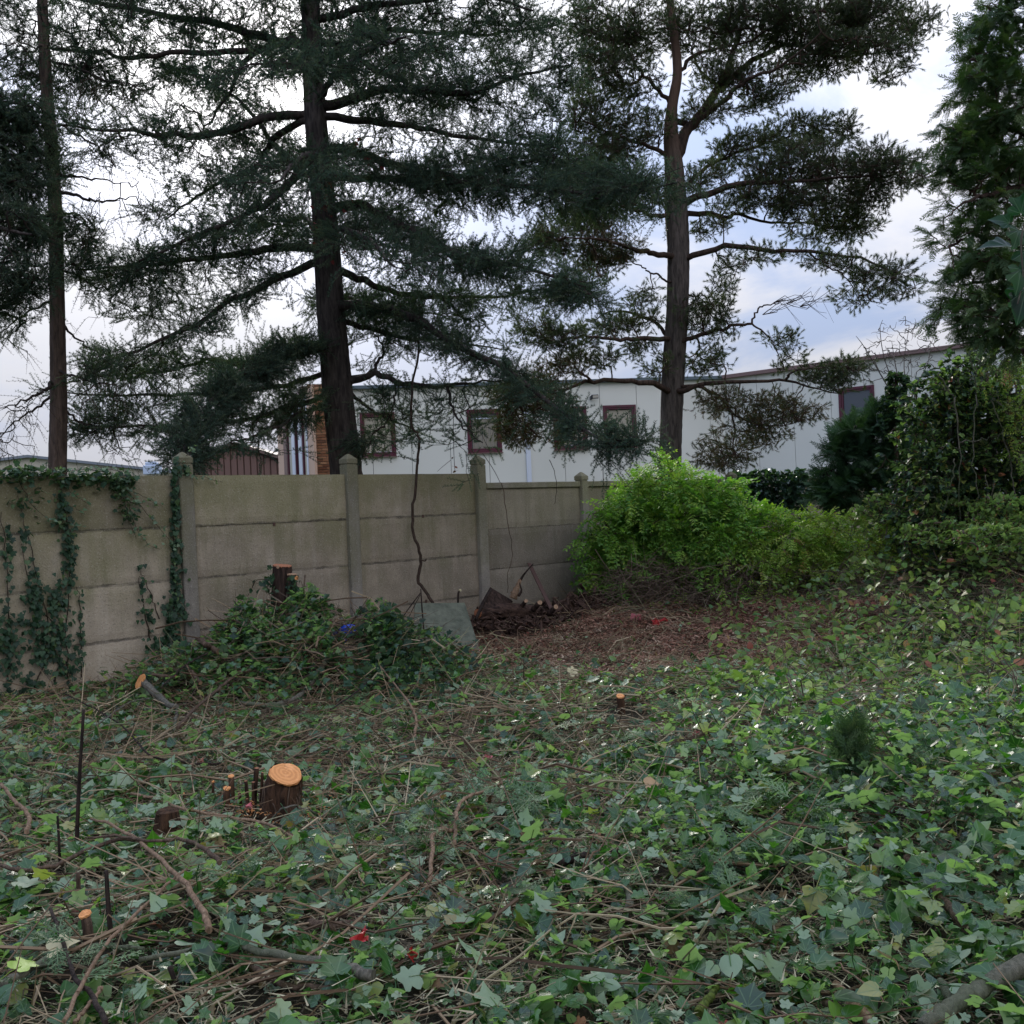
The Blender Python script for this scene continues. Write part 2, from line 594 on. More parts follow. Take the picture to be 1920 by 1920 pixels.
    el = t.math('ADD', t.math('ADD', ex, ey), t.math('MULTIPLY', t.noise(pos, 1.6, 3.0), 0.9))
    c = t.mix(t.maprange(el, 1.7, 1.1), c, t.ramp(t.noise(pos, 55.0, 4.0, 0.7), [(0.35, (0.05, 0.025, 0.018)), (0.65, (0.20, 0.10, 0.072))]))
    far = t.maprange(t.n('ShaderNodeVectorMath', {0: pos}, operation='LENGTH').outputs['Value'], 16.0, 24.0)
    c = t.mix(far, c, t.ramp(t.noise(pos, 0.6, 6.0, 0.7), [(0.35, (0.03, 0.045, 0.018)), (0.65, (0.06, 0.085, 0.03))]))
    M['soil'] = finish(m, t, c, 0.95, t.noise(pos, 30.0, 6.0, 0.7), 0.03, spec=0.15)

    M['cedar_bark'] = bark_mat('cedar_bark', (0.020, 0.017, 0.016), (0.100, 0.082, 0.074))
    M['pine_bark'] = bark_mat('pine_bark', (0.030, 0.025, 0.022), (0.125, 0.102, 0.090), hot=(6.8, 8.6, (0.12, 0.075, 0.055)))
    M['thin_bark'] = bark_mat('thin_bark', (0.035, 0.027, 0.023), (0.145, 0.105, 0.085))
    M['branch_bark'] = bark_mat('branch_bark', (0.018, 0.015, 0.014), (0.075, 0.060, 0.052))
    M['pine_branch'] = bark_mat('pine_branch', (0.018, 0.013, 0.011), (0.085, 0.055, 0.042))
    M['stump_bark'] = bark_mat('stump_bark', (0.014, 0.008, 0.005), (0.095, 0.050, 0.028), scale=1.6)
    M['log_bark'] = bark_mat('log_bark', (0.012, 0.008, 0.007), (0.070, 0.043, 0.032), scale=1.4)
    M['log_bark_flat'] = bark_mat('log_bark_flat', (0.020, 0.012, 0.010), (0.100, 0.060, 0.044), scale=1.1, horiz=True)
    M['stick_brown'] = bark_mat('stick_brown', (0.040, 0.026, 0.018), (0.150, 0.100, 0.068), scale=2.0)
    M['stick_tan'] = bark_mat('stick_tan', (0.13, 0.080, 0.048), (0.31, 0.205, 0.130), scale=2.0)
    M['stick_grey'] = bark_mat('stick_grey', (0.060, 0.055, 0.042), (0.190, 0.170, 0.130), c3=(0.10, 0.11, 0.065), scale=2.0)
    M['stick_dark'] = bark_mat('stick_dark', (0.012, 0.009, 0.008), (0.055, 0.038, 0.030), scale=2.0)
    M['vine_bark'] = bark_mat('vine_bark', (0.018, 0.012, 0.009), (0.070, 0.046, 0.032), scale=2.0)
    M['moss_wood'] = bark_mat('moss_wood', (0.03, 0.045, 0.01), (0.13, 0.165, 0.03), scale=2.0)
    # fresh cut wood with rings
    for key, ca, cb in (('cut_orange', (0.72, 0.32, 0.11), (0.46, 0.17, 0.055)), ('cut_pale', (0.40, 0.25, 0.15), (0.24, 0.14, 0.08)), ('cut_red', (0.42, 0.17, 0.085), (0.27, 0.10, 0.05))):
        m, t = new_mat(key)
        oc = t.n('ShaderNodeTexCoord').outputs['Object']
        wv = t.n('ShaderNodeTexWave', {'Vector': oc, 'Scale': 14.0, 'Distortion': 3.0, 'Detail': 3.0, 'Detail Scale': 2.0}, wave_type='RINGS', rings_direction='Z').outputs[1]
        c = t.mix(t.math('MULTIPLY', wv, 0.55), ca, cb)
        nz = t.noise(oc, 18.0, 4.0)
        saw = t.n('ShaderNodeTexWave', {'Vector': oc, 'Scale': 60.0, 'Distortion': 2.5, 'Detail': 2.0}, bands_direction='DIAGONAL').outputs[1]
        c = t.mix(t.math('MULTIPLY', saw, 0.22), c, tuple(v * 0.4 for v in cb))
        c = t.mix(t.maprange(t.noise(oc, 30.0, 5.0, 0.7), 0.60, 0.68, 0.0, 0.6), c, tuple(v * 0.3 for v in cb))
        c = t.mix(t.maprange(nz, 0.55, 0.75, 0.0, 0.5), c, tuple(min(1, v * 1.3 + 0.06) for v in ca))
        M[key] = finish(m, t, c, 0.75, t.noise(oc, 90.0, 3.0), 0.003)
    # leaves
    M['ivy'] = leaf_mat('ivy', [(0.0, (0.008, 0.036, 0.008)), (0.3, (0.016, 0.072, 0.011)), (0.65, (0.030, 0.110, 0.014)), (0.89, (0.075, 0.190, 0.024)), (0.93, (0.20, 0.27, 0.06)), (0.985, (0.36, 0.32, 0.11)), (1.0, (0.24, 0.13, 0.06))],
                        back=(0.25, 0.33, 0.21), rough=0.29, spec=0.68, trans=0.36, tcol=2.1, veins=True)
    M['ivy_wall'] = leaf_mat('ivy_wall', [(0.0, (0.010, 0.030, 0.016)), (0.5, (0.020, 0.055, 0.026)), (0.9, (0.036, 0.085, 0.036)), (1.0, (0.10, 0.15, 0.05))], back=(0.08, 0.13, 0.07), rough=0.5, spec=0.25, trans=0.2)
    M['ivy_pale'] = leaf_mat('ivy_pale', [(0.0, (0.05, 0.10, 0.05)), (0.5, (0.10, 0.17, 0.09)), (1.0, (0.19, 0.26, 0.15))], back=(0.22, 0.28, 0.18), rough=0.4, spec=0.5, trans=0.3)
    M['bush'] = leaf_mat('bush', [(0.0, (0.09, 0.24, 0.045)), (0.35, (0.19, 0.38, 0.065)), (0.7, (0.32, 0.50, 0.085)), (1.0, (0.42, 0.52, 0.10))], back=(0.12, 0.22, 0.06), rough=0.5, spec=0.3, trans=0.42, tcol=1.5)
    M['bush_top'] = leaf_mat('bush_top', [(0.0, (0.22, 0.38, 0.05)), (0.5, (0.36, 0.50, 0.07)), (1.0, (0.50, 0.58, 0.12))], back=(0.2, 0.30, 0.06), rough=0.5, spec=0.3, trans=0.42, tcol=1.5)
    M['bush_mix'] = leaf_mat('bush_mix', [(0.0, (0.14, 0.28, 0.04)), (0.45, (0.30, 0.42, 0.065)), (0.80, (0.46, 0.48, 0.09)), (0.93, (0.40, 0.20, 0.08)), (1.0, (0.34, 0.09, 0.06))], back=(0.18, 0.24, 0.07), rough=0.5, spec=0.3, trans=0.4, tcol=1.4)
    M['bramble'] = leaf_mat('bramble', [(0.0, (0.07, 0.16, 0.040)), (0.45, (0.18, 0.30, 0.075)), (0.78, (0.36, 0.44, 0.11)), (0.92, (0.30, 0.29, 0.07)), (0.97, (0.35, 0.12, 0.05)), (1.0, (0.25, 0.05, 0.04))], back=(0.19, 0.25, 0.14), rough=0.4, spec=0.45, trans=0.35, tcol=1.6)
    M['dark_leaf'] = leaf_mat('dark_leaf', [(0.0, (0.012, 0.032, 0.017)), (0.6, (0.026, 0.062, 0.026)), (0.90, (0.055, 0.105, 0.035)), (1.0, (0.17, 0.20, 0.05))], back=(0.05, 0.08, 0.045), rough=0.4, spec=0.4, trans=0.2)
    M['hedge_leaf'] = leaf_mat('hedge_leaf', [(0.0, (0.020, 0.060, 0.038)), (1.0, (0.045, 0.105, 0.055))], back=(0.05, 0.09, 0.05), rough=0.35, spec=0.55, trans=0.15)
    M['cedar_needle'] = leaf_mat('cedar_needle', [(0.0, (0.042, 0.075, 0.060)), (0.6, (0.070, 0.112, 0.085)), (1.0, (0.115, 0.145, 0.095))], rough=0.6, spec=0.2, trans=0.25, tcol=1.2, bumpy=False)
    M['pine_needle'] = leaf_mat('pine_needle', [(0.0, (0.052, 0.074, 0.046)), (0.6, (0.082, 0.105, 0.064)), (1.0, (0.125, 0.135, 0.075))], rough=0.6, spec=0.2, trans=0.28, tcol=1.2, bumpy=False)
    M['pine_brown'] = leaf_mat('pine_brown', [(0.0, (0.060, 0.045, 0.022)), (0.5, (0.095, 0.070, 0.034)), (1.0, (0.15, 0.105, 0.05))], rough=0.7, spec=0.15, trans=0.28, tcol=1.1, bumpy=False)
    M['cypress'] = leaf_mat('cypress', [(0.0, (0.050, 0.095, 0.045)), (0.6, (0.090, 0.150, 0.065)), (1.0, (0.16, 0.21, 0.085))], rough=0.6, spec=0.2, trans=0.3, tcol=1.3, bumpy=False)
    M['clipping'] = leaf_mat('clipping', [(0.0, (0.04, 0.09, 0.03)), (0.6, (0.09, 0.16, 0.06)), (1.0, (0.17, 0.26, 0.12))], rough=0.5, spec=0.3, trans=0.2, bumpy=False)
    M['young_fir'] = leaf_mat('young_fir', [(0.0, (0.035, 0.085, 0.045)), (1.0, (0.075, 0.145, 0.065))], rough=0.6, spec=0.2, trans=0.2, tcol=1.2, bumpy=False)
    M['twig'] = rand_mat('twig', [(0.0, (0.060, 0.036, 0.020)), (0.3, (0.17, 0.105, 0.060)), (0.6, (0.31, 0.215, 0.125)), (0.85, (0.47, 0.365, 0.225)), (1.0, (0.17, 0.18, 0.09))])
    M['tree_twig'] = rand_mat('tree_twig', [(0.0, (0.020, 0.014, 0.011)), (1.0, (0.045, 0.030, 0.024))])
    M['pine_twig'] = rand_mat('pine_twig', [(0.0, (0.050, 0.030, 0.022)), (1.0, (0.075, 0.045, 0.030))])
    M['bare_twig'] = rand_mat('bare_twig', [(0.0, (0.10, 0.085, 0.07)), (1.0, (0.16, 0.14, 0.12))])
    M['bush_stem'] = rand_mat('bush_stem', [(0.0, (0.075, 0.048, 0.034)), (0.6, (0.15, 0.105, 0.075)), (1.0, (0.26, 0.20, 0.14))])
    M['straw'] = rand_mat('straw', [(0.0, (0.06, 0.046, 0.026)), (0.4, (0.15, 0.118, 0.066)), (0.75, (0.28, 0.23, 0.135)), (1.0, (0.46, 0.40, 0.25))])
    M['chip'] = rand_mat('chip', [(0.0, (0.09, 0.040, 0.024)), (0.5, (0.31, 0.140, 0.090)), (0.85, (0.48, 0.28, 0.19)), (1.0, (0.55, 0.42, 0.29))])
    M['dead_leaf'] = rand_mat('dead_leaf', [(0.0, (0.10, 0.05, 0.025)), (0.5, (0.20, 0.12, 0.055)), (0.8, (0.32, 0.24, 0.11)), (1.0, (0.30, 0.07, 0.05))], rough=0.7)

    def plain(key, c, rough=0.6, spec=0.4, sc=8.0, var=0.25, metallic=0.0):
        m, t = new_mat(key)
        oc = t.n('ShaderNodeTexCoord').outputs['Object']
        nz = t.noise(oc, sc, 4.0)
        cc = t.mix(t.math('MULTIPLY', nz, var), c, tuple(v * 0.45 for v in c))
        M[key] = finish(m, t, cc, rough, spec=spec, metallic=metallic)
    # white sandwich panels with faint runs of dirt
    m, t = new_mat('cladding')
    pos = t.n('ShaderNodeNewGeometry').outputs['Position']
    mp = t.n('ShaderNodeMapping', {'Vector': pos, 'Scale': (6.5, 6.5, 0.35)}).outputs[0]
    st = t.noise(mp, 1.0, 5.0, 0.65)
    sp = t.n('ShaderNodeSeparateXYZ', {0: pos})
    c = t.ramp(t.noise(pos, 0.35, 3.0), [(0.35, (0.62, 0.615, 0.555)), (0.65, (0.68, 0.675, 0.615))])
    c = t.mix(t.maprange(st, 0.66, 0.80, 0.0, 0.35), c, (0.27, 0.285, 0.24))
    M['cladding'] = finish(m, t, c, 0.45, spec=0.4)
    plain('fascia_grey', (0.10, 0.13, 0.15))
    plain('fascia_red', (0.20, 0.125, 0.115))
    plain('burgundy', (0.085, 0.012, 0.028), 0.4, 0.5)
    plain('blind', (0.43, 0.39, 0.31), 0.6, var=0.15)
    plain('white_trim', (0.62, 0.66, 0.74), 0.4, var=0.1)
    plain('curtain', (0.26, 0.235, 0.19), 0.9)
    plain('dark_inside', (0.02, 0.02, 0.022), 0.9)
    plain('lamp_black', (0.03, 0.03, 0.032), 0.4)
    plain('cream_wall', (0.52, 0.47, 0.38), 0.8, sc=1.0)
    plain('roof_grey', (0.20, 0.22, 0.25), 0.7, sc=1.0)
    plain('roof_brown', (0.15, 0.095, 0.08), 0.7, sc=1.0)
    plain('board_brown', (0.17, 0.095, 0.078), 0.7, sc=2.0)
    plain('vent_blue', (0.50, 0.58, 0.72), 0.5, sc=2.0)
    plain('mortar', (0.30, 0.24, 0.19), 0.9)
    plain('render_peach', (0.55, 0.36, 0.26), 0.8, sc=2.0)
    plain('blue_plastic', (0.012, 0.055, 0.42), 0.25, 0.6, var=0.3)
    plain('blue_dark', (0.010, 0.018, 0.12), 0.3, 0.6)
    plain('rust', (0.085, 0.040, 0.028), 0.7, sc=40.0, var=0.6)
    plain('red_litter', (0.36, 0.022, 0.020), 0.4, sc=40.0)
    plain('pink_litter', (0.55, 0.16, 0.17), 0.5)
    plain('cream_leaf', (0.46, 0.40, 0.22), 0.6, sc=30.0, var=0.3)
    plain('tan_leaf', (0.42, 0.27, 0.14), 0.6, sc=30.0, var=0.4)
    plain('lime_leaf', (0.22, 0.33, 0.035), 0.5, sc=30.0, var=0.3)
    plain('red_leaf', (0.22, 0.030, 0.026), 0.6, sc=30.0)
    plain('membrane', (0.26, 0.24, 0.22), 0.7)
    M['brick'] = rand_mat('brick', [(0.0, (0.17, 0.075, 0.045)), (0.4, (0.30, 0.15, 0.085)), (0.8, (0.42, 0.24, 0.14)), (1.0, (0.12, 0.06, 0.045))], scale=4.0, dark=0.2)
    m, t = new_mat('glass')
    M['glass'] = finish(m, t, (0.05, 0.055, 0.06), 0.06, spec=0.9)


make_mats()


# ------------------------------------------------------------------ small meshes for the leaves, needles and twigs
def poly_leaf(name, outline, mat, fold=0.15, curl=0.12, scale=1.0, stem=True):
    """outline (x along the leaf, y across) as a fan about the midrib"""
    o = np.array(outline, float) * scale
    L = o[:, 0].max()
    c = np.array([[L * 0.42, 0.0]])
    pts = np.vstack([c, o])
    z = fold * np.abs(pts[:, 1]) - curl * (pts[:, 0] / L - 0.35) ** 2 * L
    V = np.column_stack([pts, z])
    n = len(o)
    T = np.array([(0, 1 + (i + 1) % n, 1 + i) for i in range(n)])
    mb = MB().add(V, None, T)
    if stem:
        p = np.array([[[-0.75 * L, 0, -0.25 * L], [-0.3 * L, 0, -0.06 * L], [0.02, 0, 0]]])
        mb.add(*tubes(p, np.full((1, 3), 0.0012), 3))
    return mb.mesh(name, mat, smooth=True)


IVY5 = [(0.0, 0.0), (-0.10, 0.14), (-0.12, 0.30), (0.02, 0.50), (0.14, 0.47), (0.30, 0.33), (0.40, 0.52), (0.56, 0.50), (0.62, 0.24), (0.80, 0.12), (1.0, 0.0)]
IVY5 = IVY5 + [(x, -y) for x, y in reversed(IVY5[1:-1])]
IVY3 = [(0.0, 0.0), (-0.12, 0.18), (-0.02, 0.40), (0.20, 0.52), (0.38, 0.34), (0.60, 0.26), (0.85, 0.10), (1.0, 0.0)]
IVY3 = IVY3 + [(x, -y) for x, y in reversed(IVY3[1:-1])]
HEART = [(0.0, 0.0), (-0.10, 0.16), (-0.03, 0.33), (0.20, 0.43), (0.48, 0.37), (0.76, 0.20), (1.0, 0.0)]
HEART = HEART + [(x, -y) for x, y in reversed(HEART[1:-1])]
OVAL = [(0.0, 0.0), (0.15, 0.20), (0.42, 0.30), (0.72, 0.21), (1.0, 0.0), (0.72, -0.21), (0.42, -0.30), (0.15, -0.20)]

ivy_leaves = [poly_leaf('ivy_leaf_a', IVY5, M['ivy'], 0.18, 0.25, 0.054), poly_leaf('ivy_leaf_b', IVY3, M['ivy'], 0.10, 0.35, 0.048),
              poly_leaf('ivy_leaf_c', HEART, M['ivy'], 0.25, 0.15, 0.046), poly_leaf('ivy_leaf_d', IVY5, M['ivy'], -0.12, 0.40, 0.052)]
wall_leaves = [poly_leaf('wall_leaf_a', IVY5, M['ivy_wall'], 0.15, 0.2, 0.062), poly_leaf('wall_leaf_b', IVY3, M['ivy_wall'], 0.2, 0.3, 0.056),
               poly_leaf('wall_leaf_c', HEART, M['ivy_wall'], 0.2, 0.15, 0.050)]
pale_leaves = [poly_leaf('pale_leaf_a', IVY3, M['ivy_pale'], 0.15, 0.2, 0.040), poly_leaf('pale_leaf_b', HEART, M['ivy_pale'], 0.15, 0.2, 0.036)]
dark_leaves = [poly_leaf('dark_leaf_a', OVAL, M['dark_leaf'], 0.15, 0.3, 0.070, False), poly_leaf('dark_leaf_b', IVY3, M['dark_leaf'], 0.15, 0.2, 0.060, False)]
hedge_leaves = [poly_leaf('hedge_leaf_a', HEART, M['hedge_leaf'], 0.15, 0.3, 0.095, False), poly_leaf('hedge_leaf_b', IVY3, M['hedge_leaf'], 0.15, 0.2, 0.085, False)]
bramble_leaves = [poly_leaf('bramble_leaf_a', HEART, M['bramble'], 0.15, 0.25, 0.080), poly_leaf('bramble_leaf_b', OVAL, M['bramble'], 0.2, 0.2, 0.075), poly_leaf('bramble_leaf_c', HEART, M['bramble'], -0.1, 0.3, 0.060)]
dead_leaves = [poly_leaf('dead_leaf_a', OVAL, M['dead_leaf'], 0.5, 0.5, 0.055), poly_leaf('dead_leaf_b', IVY5, M['dead_leaf'], 0.4, 0.6, 0.06)]


def pinnate(name, mat, n=5, L=0.22, lw=0.029, ll=0.062, droop=0.35):
    mb = MB()
    xs = np.linspace(0.15, 1.0, n)
    V, T = [], []
    rp = [[x * L, 0, -droop * L * (x ** 2)] for x in np.linspace(0, 1, 5)]
    mb.add(*tubes(np.array([rp]), np.full((1, 5), 0.0012), 3))
    r = random.Random(hash(name) % 999 if False else len(name))
    for x in xs:
        for s in (-1, 1):
            a = math.radians(58 + r.uniform(-12, 8)) * s
            b = np.array([x * L, 0, -droop * L * x ** 2])
            d = np.array([math.cos(a), math.sin(a), -0.35 - 0.3 * r.random()])
            d /= np.linalg.norm(d)
            q = np.cross(d, (0, 0, 1))
            q /= np.linalg.norm(q)
            l, wd = ll * r.uniform(0.8, 1.1), lw * r.uniform(0.85, 1.1)
            mb.add([b, b + d * l * 0.45 + q * wd / 2, b + d * l, b + d * l * 0.45 - q * wd / 2], [(0, 1, 2, 3)])
    b = np.array([L, 0, -droop * L])
    mb.add([b, b + (ll * .45, lw / 2, -.01), b + (ll, 0, -.03), b + (ll * .45, -lw / 2, -.01)], [(0, 1, 2, 3)])
    return mb.mesh(name, mat)


bush_leaves = [pinnate('pinnate_a', M['bush']), pinnate('pinnate_bb', M['bush'], 4, 0.18, 0.032, 0.066, 0.6)]
top_leaves = [pinnate('pinnate_top', M['bush_top'], 5, 0.20, 0.024, 0.055, 0.25)]
mix_leaves = [pinnate('pinnate_mixed', M['bush_mix'], 5, 0.20, 0.026, 0.058, 0.5)]


def needle_twig(name, mat, wood, L=0.26, shoots=11, per=12, nl=0.030, nw=0.0050, forward=0.3, up=0.5, seed=1):
    """a twig along +X with rosettes of needles (cedar)"""
    r = np.random.default_rng(seed)
    mb = MB()
    mb.add(*tubes(np.array([[[0, 0, 0], [L * .5, 0, 0.004], [L, 0, 0]]]), np.array([[0.003, 0.0022, 0.001]]), 3))
    T = []
    V = []
    for i in range(shoots):
        x = L * (i + 0.5) / shoots
        s = 1 if i % 2 else -1
        o = np.array([x, s * 0.006 + r.normal(0, .004), 0.006])
        for k in range(per):
            d = np.array([r.normal(forward, 0.6), r.normal(s * 0.35, 0.6), r.normal(up, 0.55)])
            d /= np.linalg.norm(d)
            q = np.cross(d, r.normal(size=3))
            q /= np.linalg.norm(q)
            b = len(V)
            l = nl * r.uniform(0.75, 1.15)
            V += [o - q * nw / 2, o + q * nw / 2, o + d * l]
            T.append((b, b + 1, b + 2))
    b0 = mb.n
    mb.add(V, None, T)
    me = mb.mesh(name, wood)
    me.materials.append(mat)
    mi = np.zeros(len(me.polygons), int)
    mi[-len(T):] = 1
    me.polygons.foreach_set('material_index', mi.astype(np.int32))
    return me


def pine_tuft(name, mat, wood, L=0.15, n=54, nl=0.062, nw=0.0042, seed=1):
    r = np.random.default_rng(seed)
    mb = MB()
    mb.add(*tubes(np.array([[[0, 0, 0], [L * .5, 0, 0.004], [L, 0, 0.01]]]), np.array([[0.004, 0.003, 0.002]]), 3))
    V, T = [], []
    for k in range(n):
        x = L * (0.35 + 0.65 * r.random() ** 0.7)
        o = np.array([x, 0, 0.01 * x / L])
        a = r.uniform(0, 2 * math.pi)
        sp = r.uniform(0.35, 1.0)
        d = np.array([1.0, sp * math.cos(a), sp * math.sin(a)])
        d /= np.linalg.norm(d)
        q = np.cross(d, r.normal(size=3))
        q /= np.linalg.norm(q)
        b = len(V)
        l = nl * r.uniform(0.7, 1.1)
        V += [o - q * nw / 2, o + q * nw / 2, o + d * l]
        T.append((b, b + 1, b + 2))
    mb.add(V, None, T)
    me = mb.mesh(name, wood)
    me.materials.append(mat)
    mi = np.zeros(len(me.polygons), int)
    mi[-len(T):] = 1
    me.polygons.foreach_set('material_index', mi.astype(np.int32))
    return me


def spray(name, mat, L=0.30, n=8, seed=1, wd=0.012, droop=0.25):
    """flat feathery spray of a cypress"""
    r = np.random.default_rng(seed)
    mb = MB()

    def strip(a, d, l, wdt):
        d = d / np.linalg.norm(d)
        q = np.cross(d, (0, 0, 1))
        q /= np.linalg.norm(q) + 1e-9
        m_ = a + d * l * 0.5 + np.array([0, 0, r.normal(0, .004)])
        e = a + d * l - np.array([0, 0, droop * l * 0.3])
        mb.add([a - q * wdt * .3, a + q * wdt * .3, m_ + q * wdt * .5, m_ - q * wdt * .5, e], [(0, 1, 2, 3)], [(3, 2, 4)])
    strip(np.zeros(3), np.array([1.0, 0, 0]), L, wd)
    for i in range(n):
        x = L * (i + 0.6) / n
        l = L * 0.42 * (1 - 0.75 * i / n) * r.uniform(0.8, 1.15)
        for s in (-1, 1):
            a = math.radians(r.uniform(35, 55)) * s
            d = np.array([math.cos(a), math.sin(a), r.normal(-0.1, .12)])
            o = np.array([x, 0, -droop * x * x / L * .5])
            strip(o, d, l, wd)
            for k in range(3):
                u = (k + 0.7) / 3.4
                for s2 in (-1, 1):
                    a2 = a + s2 * math.radians(38)
                    strip(o + d * l * u, np.array([math.cos(a2), math.sin(a2), r.normal(-.1, .1)]), l * 0.36 * (1.1 - u * .6), wd * 0.8)
    return mb.mesh(name, mat)


cedar_twigs = [needle_twig('cedar_twig_%s' % c, M['cedar_needle'], M['tree_twig'], seed=i) for i, c in enumerate('abc')]
larch_twigs = [needle_twig('sparse_twig_%s' % c, M['pine_brown'], M['tree_twig'], L=0.3, shoots=8, per=4, nl=0.018, seed=i + 20) for i, c in enumerate('ab')]
pine_tufts = [pine_tuft('pine_tuft_%s' % c, M['pine_needle'], M['pine_twig'], seed=i) for i, c in enumerate('abc')]
brown_tufts = [pine_tuft('brown_tuft_%s' % c, M['pine_brown'], M['pine_twig'], n=36, seed=i + 9) for i, c in enumerate('ab')]
sprays = [spray('cypress_spray_%s' % c, M['cypress'], seed=i) for i, c in enumerate('abc')]
clip_sprays = [spray('clipping_%s' % c, M['clipping'], 0.26, 8, seed=i + 12, wd=0.008, droop=.1) for i, c in enumerate('ab')]
fir_sprays = [spray('fir_spray_%s' % c, M['young_fir'], 0.26, 9, seed=i + 5, wd=0.009, droop=0.1) for i, c in enumerate('ab')]


def twig_mesh(name, seed, L=0.5, r0=0.0045, mat=None, forks=2, bend=0.1):
    r = np.random.default_rng(seed)
    mb = MB()
    n = 7
    x = np.linspace(-L / 2, L / 2, n)
    w1 = np.cumsum(r.normal(0, bend * L * 0.35, n))
    w2 = np.cumsum(r.normal(0, 0.03 * L, n))
    p = np.column_stack([x, w1 - w1.mean(), w2 - w2.mean()])
    mb.add(*tubes(p[None], np.linspace(r0, r0 * 0.45, n)[None], 4))
    for k in range(forks):
        i = int(r.integers(2, n - 2))
        d = p[i + 1] - p[i]
        a = r.uniform(0.4, 0.9) * r.choice([-1, 1])
        d2 = np.array([d[0] * math.cos(a) - d[1] * math.sin(a), d[0] * math.sin(a) + d[1] * math.cos(a), d[2] + 0.02])
        q = np.array([p[i], p[i] + d2 * 1.1, p[i] + d2 * 2.2 + r.normal(0, .01, 3)])
        mb.add(*tubes(q[None], np.array([[r0 * .6, r0 * .45, r0 * .25]]), 3))
    return mb.mesh(name, mat or M['twig'])


twigs = [twig_mesh('twig_%s' % c, i, L, r0, forks=f, bend=b) for i, (c, L, r0, f, b) in enumerate(
    [('a', 0.35, 0.003, 1, 0.2), ('b', 0.55, 0.0045, 2, 0.15), ('c', 0.8, 0.006, 2, 0.12), ('d', 0.45, 0.0032, 0, 0.3), ('e', 1.1, 0.007, 3, 0.12), ('f', 0.25, 0.0026, 0, 0.3)])]
bush_twigs = [twig_mesh('bush_twig_%s' % c, 40 + i, 0.8, 0.005, M['bush_stem'], 3, 0.35) for i, c in enumerate('abc')]


def straw_mesh(name, seed, n=26, spread=0.09, l=0.06):
    r = np.random.default_rng(seed)
    V, T = [], []
    for k in range(n):
        o = np.array([r.normal(0, spread), r.normal(0, spread), r.uniform(0.0, 0.02)])
        a = r.uniform(0, 6.3)
        d = np.array([math.cos(a), math.sin(a), r.normal(0, .18)]) * l * r.uniform(.5, 1.4)
        q = np.array([-d[1], d[0], 0])
        q = q / np.linalg.norm(q) * r.uniform(0.0012, 0.0035)
        b = len(V)
        V += [o - q, o + q, o + d]
        T.append((b, b + 1, b + 2))
    return MB().add(V, None, T).mesh(name, M['straw'])


straws = [straw_mesh('straw_%s' % c, i) for i, c in enumerate('abc')]


def chip_mesh(name, seed, n=16, spread=0.07):
    r = np.random.default_rng(seed)
    mb = MB()
    for k in range(n):
        e = Euler((r.normal(0, .35), r.normal(0, .35), r.uniform(0, 6.3))).to_matrix()
        mb.add(*box_vf((r.normal(0, spread), r.normal(0, spread), r.uniform(0, .02)), (r.uniform(.015, .05), r.uniform(.006, .016), .004), R3=e))
    return mb.mesh(name, M['chip'])


chips = [chip_mesh('chip_%s' % c, i) for i, c in enumerate('abc')]


# ------------------------------------------------------------------ ground
def build_ground():
    def axis(a, b, step, far):
        core = list(np.arange(a, b + 1e-6, step))
        out, s, v = [], step, b
        while v < far:
            s *= 1.35
            v += s
            out.append(v)
        lo, s, v = [], step, a
        while v > -far:
            s *= 1.35
            v -= s
            lo.append(v)
        return np.array(lo[::-1] + core + out)
    xs, ys = axis(-9, 9, 0.09, 600), axis(-2, 20, 0.09, 600)
    X, Y = np.meshgrid(xs, ys, indexing='ij')
    Z = H(X, Y)
    k = np.sin(7.1 * X + 3.3 * np.sin(5.3 * Y)) * np.sin(6.3 * Y + 2.1 * np.sin(4.1 * X))
    Z = Z + 0.012 * k * sst(20, 14, np.hypot(X, Y))
    V = np.stack([X, Y, Z], axis=-1).reshape(-1, 3)
    n, m = X.shape
    i, j = np.meshgrid(np.arange(n - 1), np.arange(m - 1), indexing='ij')
    a = (i * m + j).ravel()
    F = np.stack([a, a + m, a + m + 1, a + 1], axis=-1)
    put('ground', add_mesh('ground', V, F, M['soil'], smooth=True))['kind'] = 'structure'


build_ground()


# ------------------------------------------------------------------ concrete fence
ANG = math.atan2(WALL_D[1], WALL_D[0])
SP = 1.95


def wall_pt(s, off=0.0):
    q = WALL_A + WALL_D * s + WALL_N * off
    return float(q[0]), float(q[1])


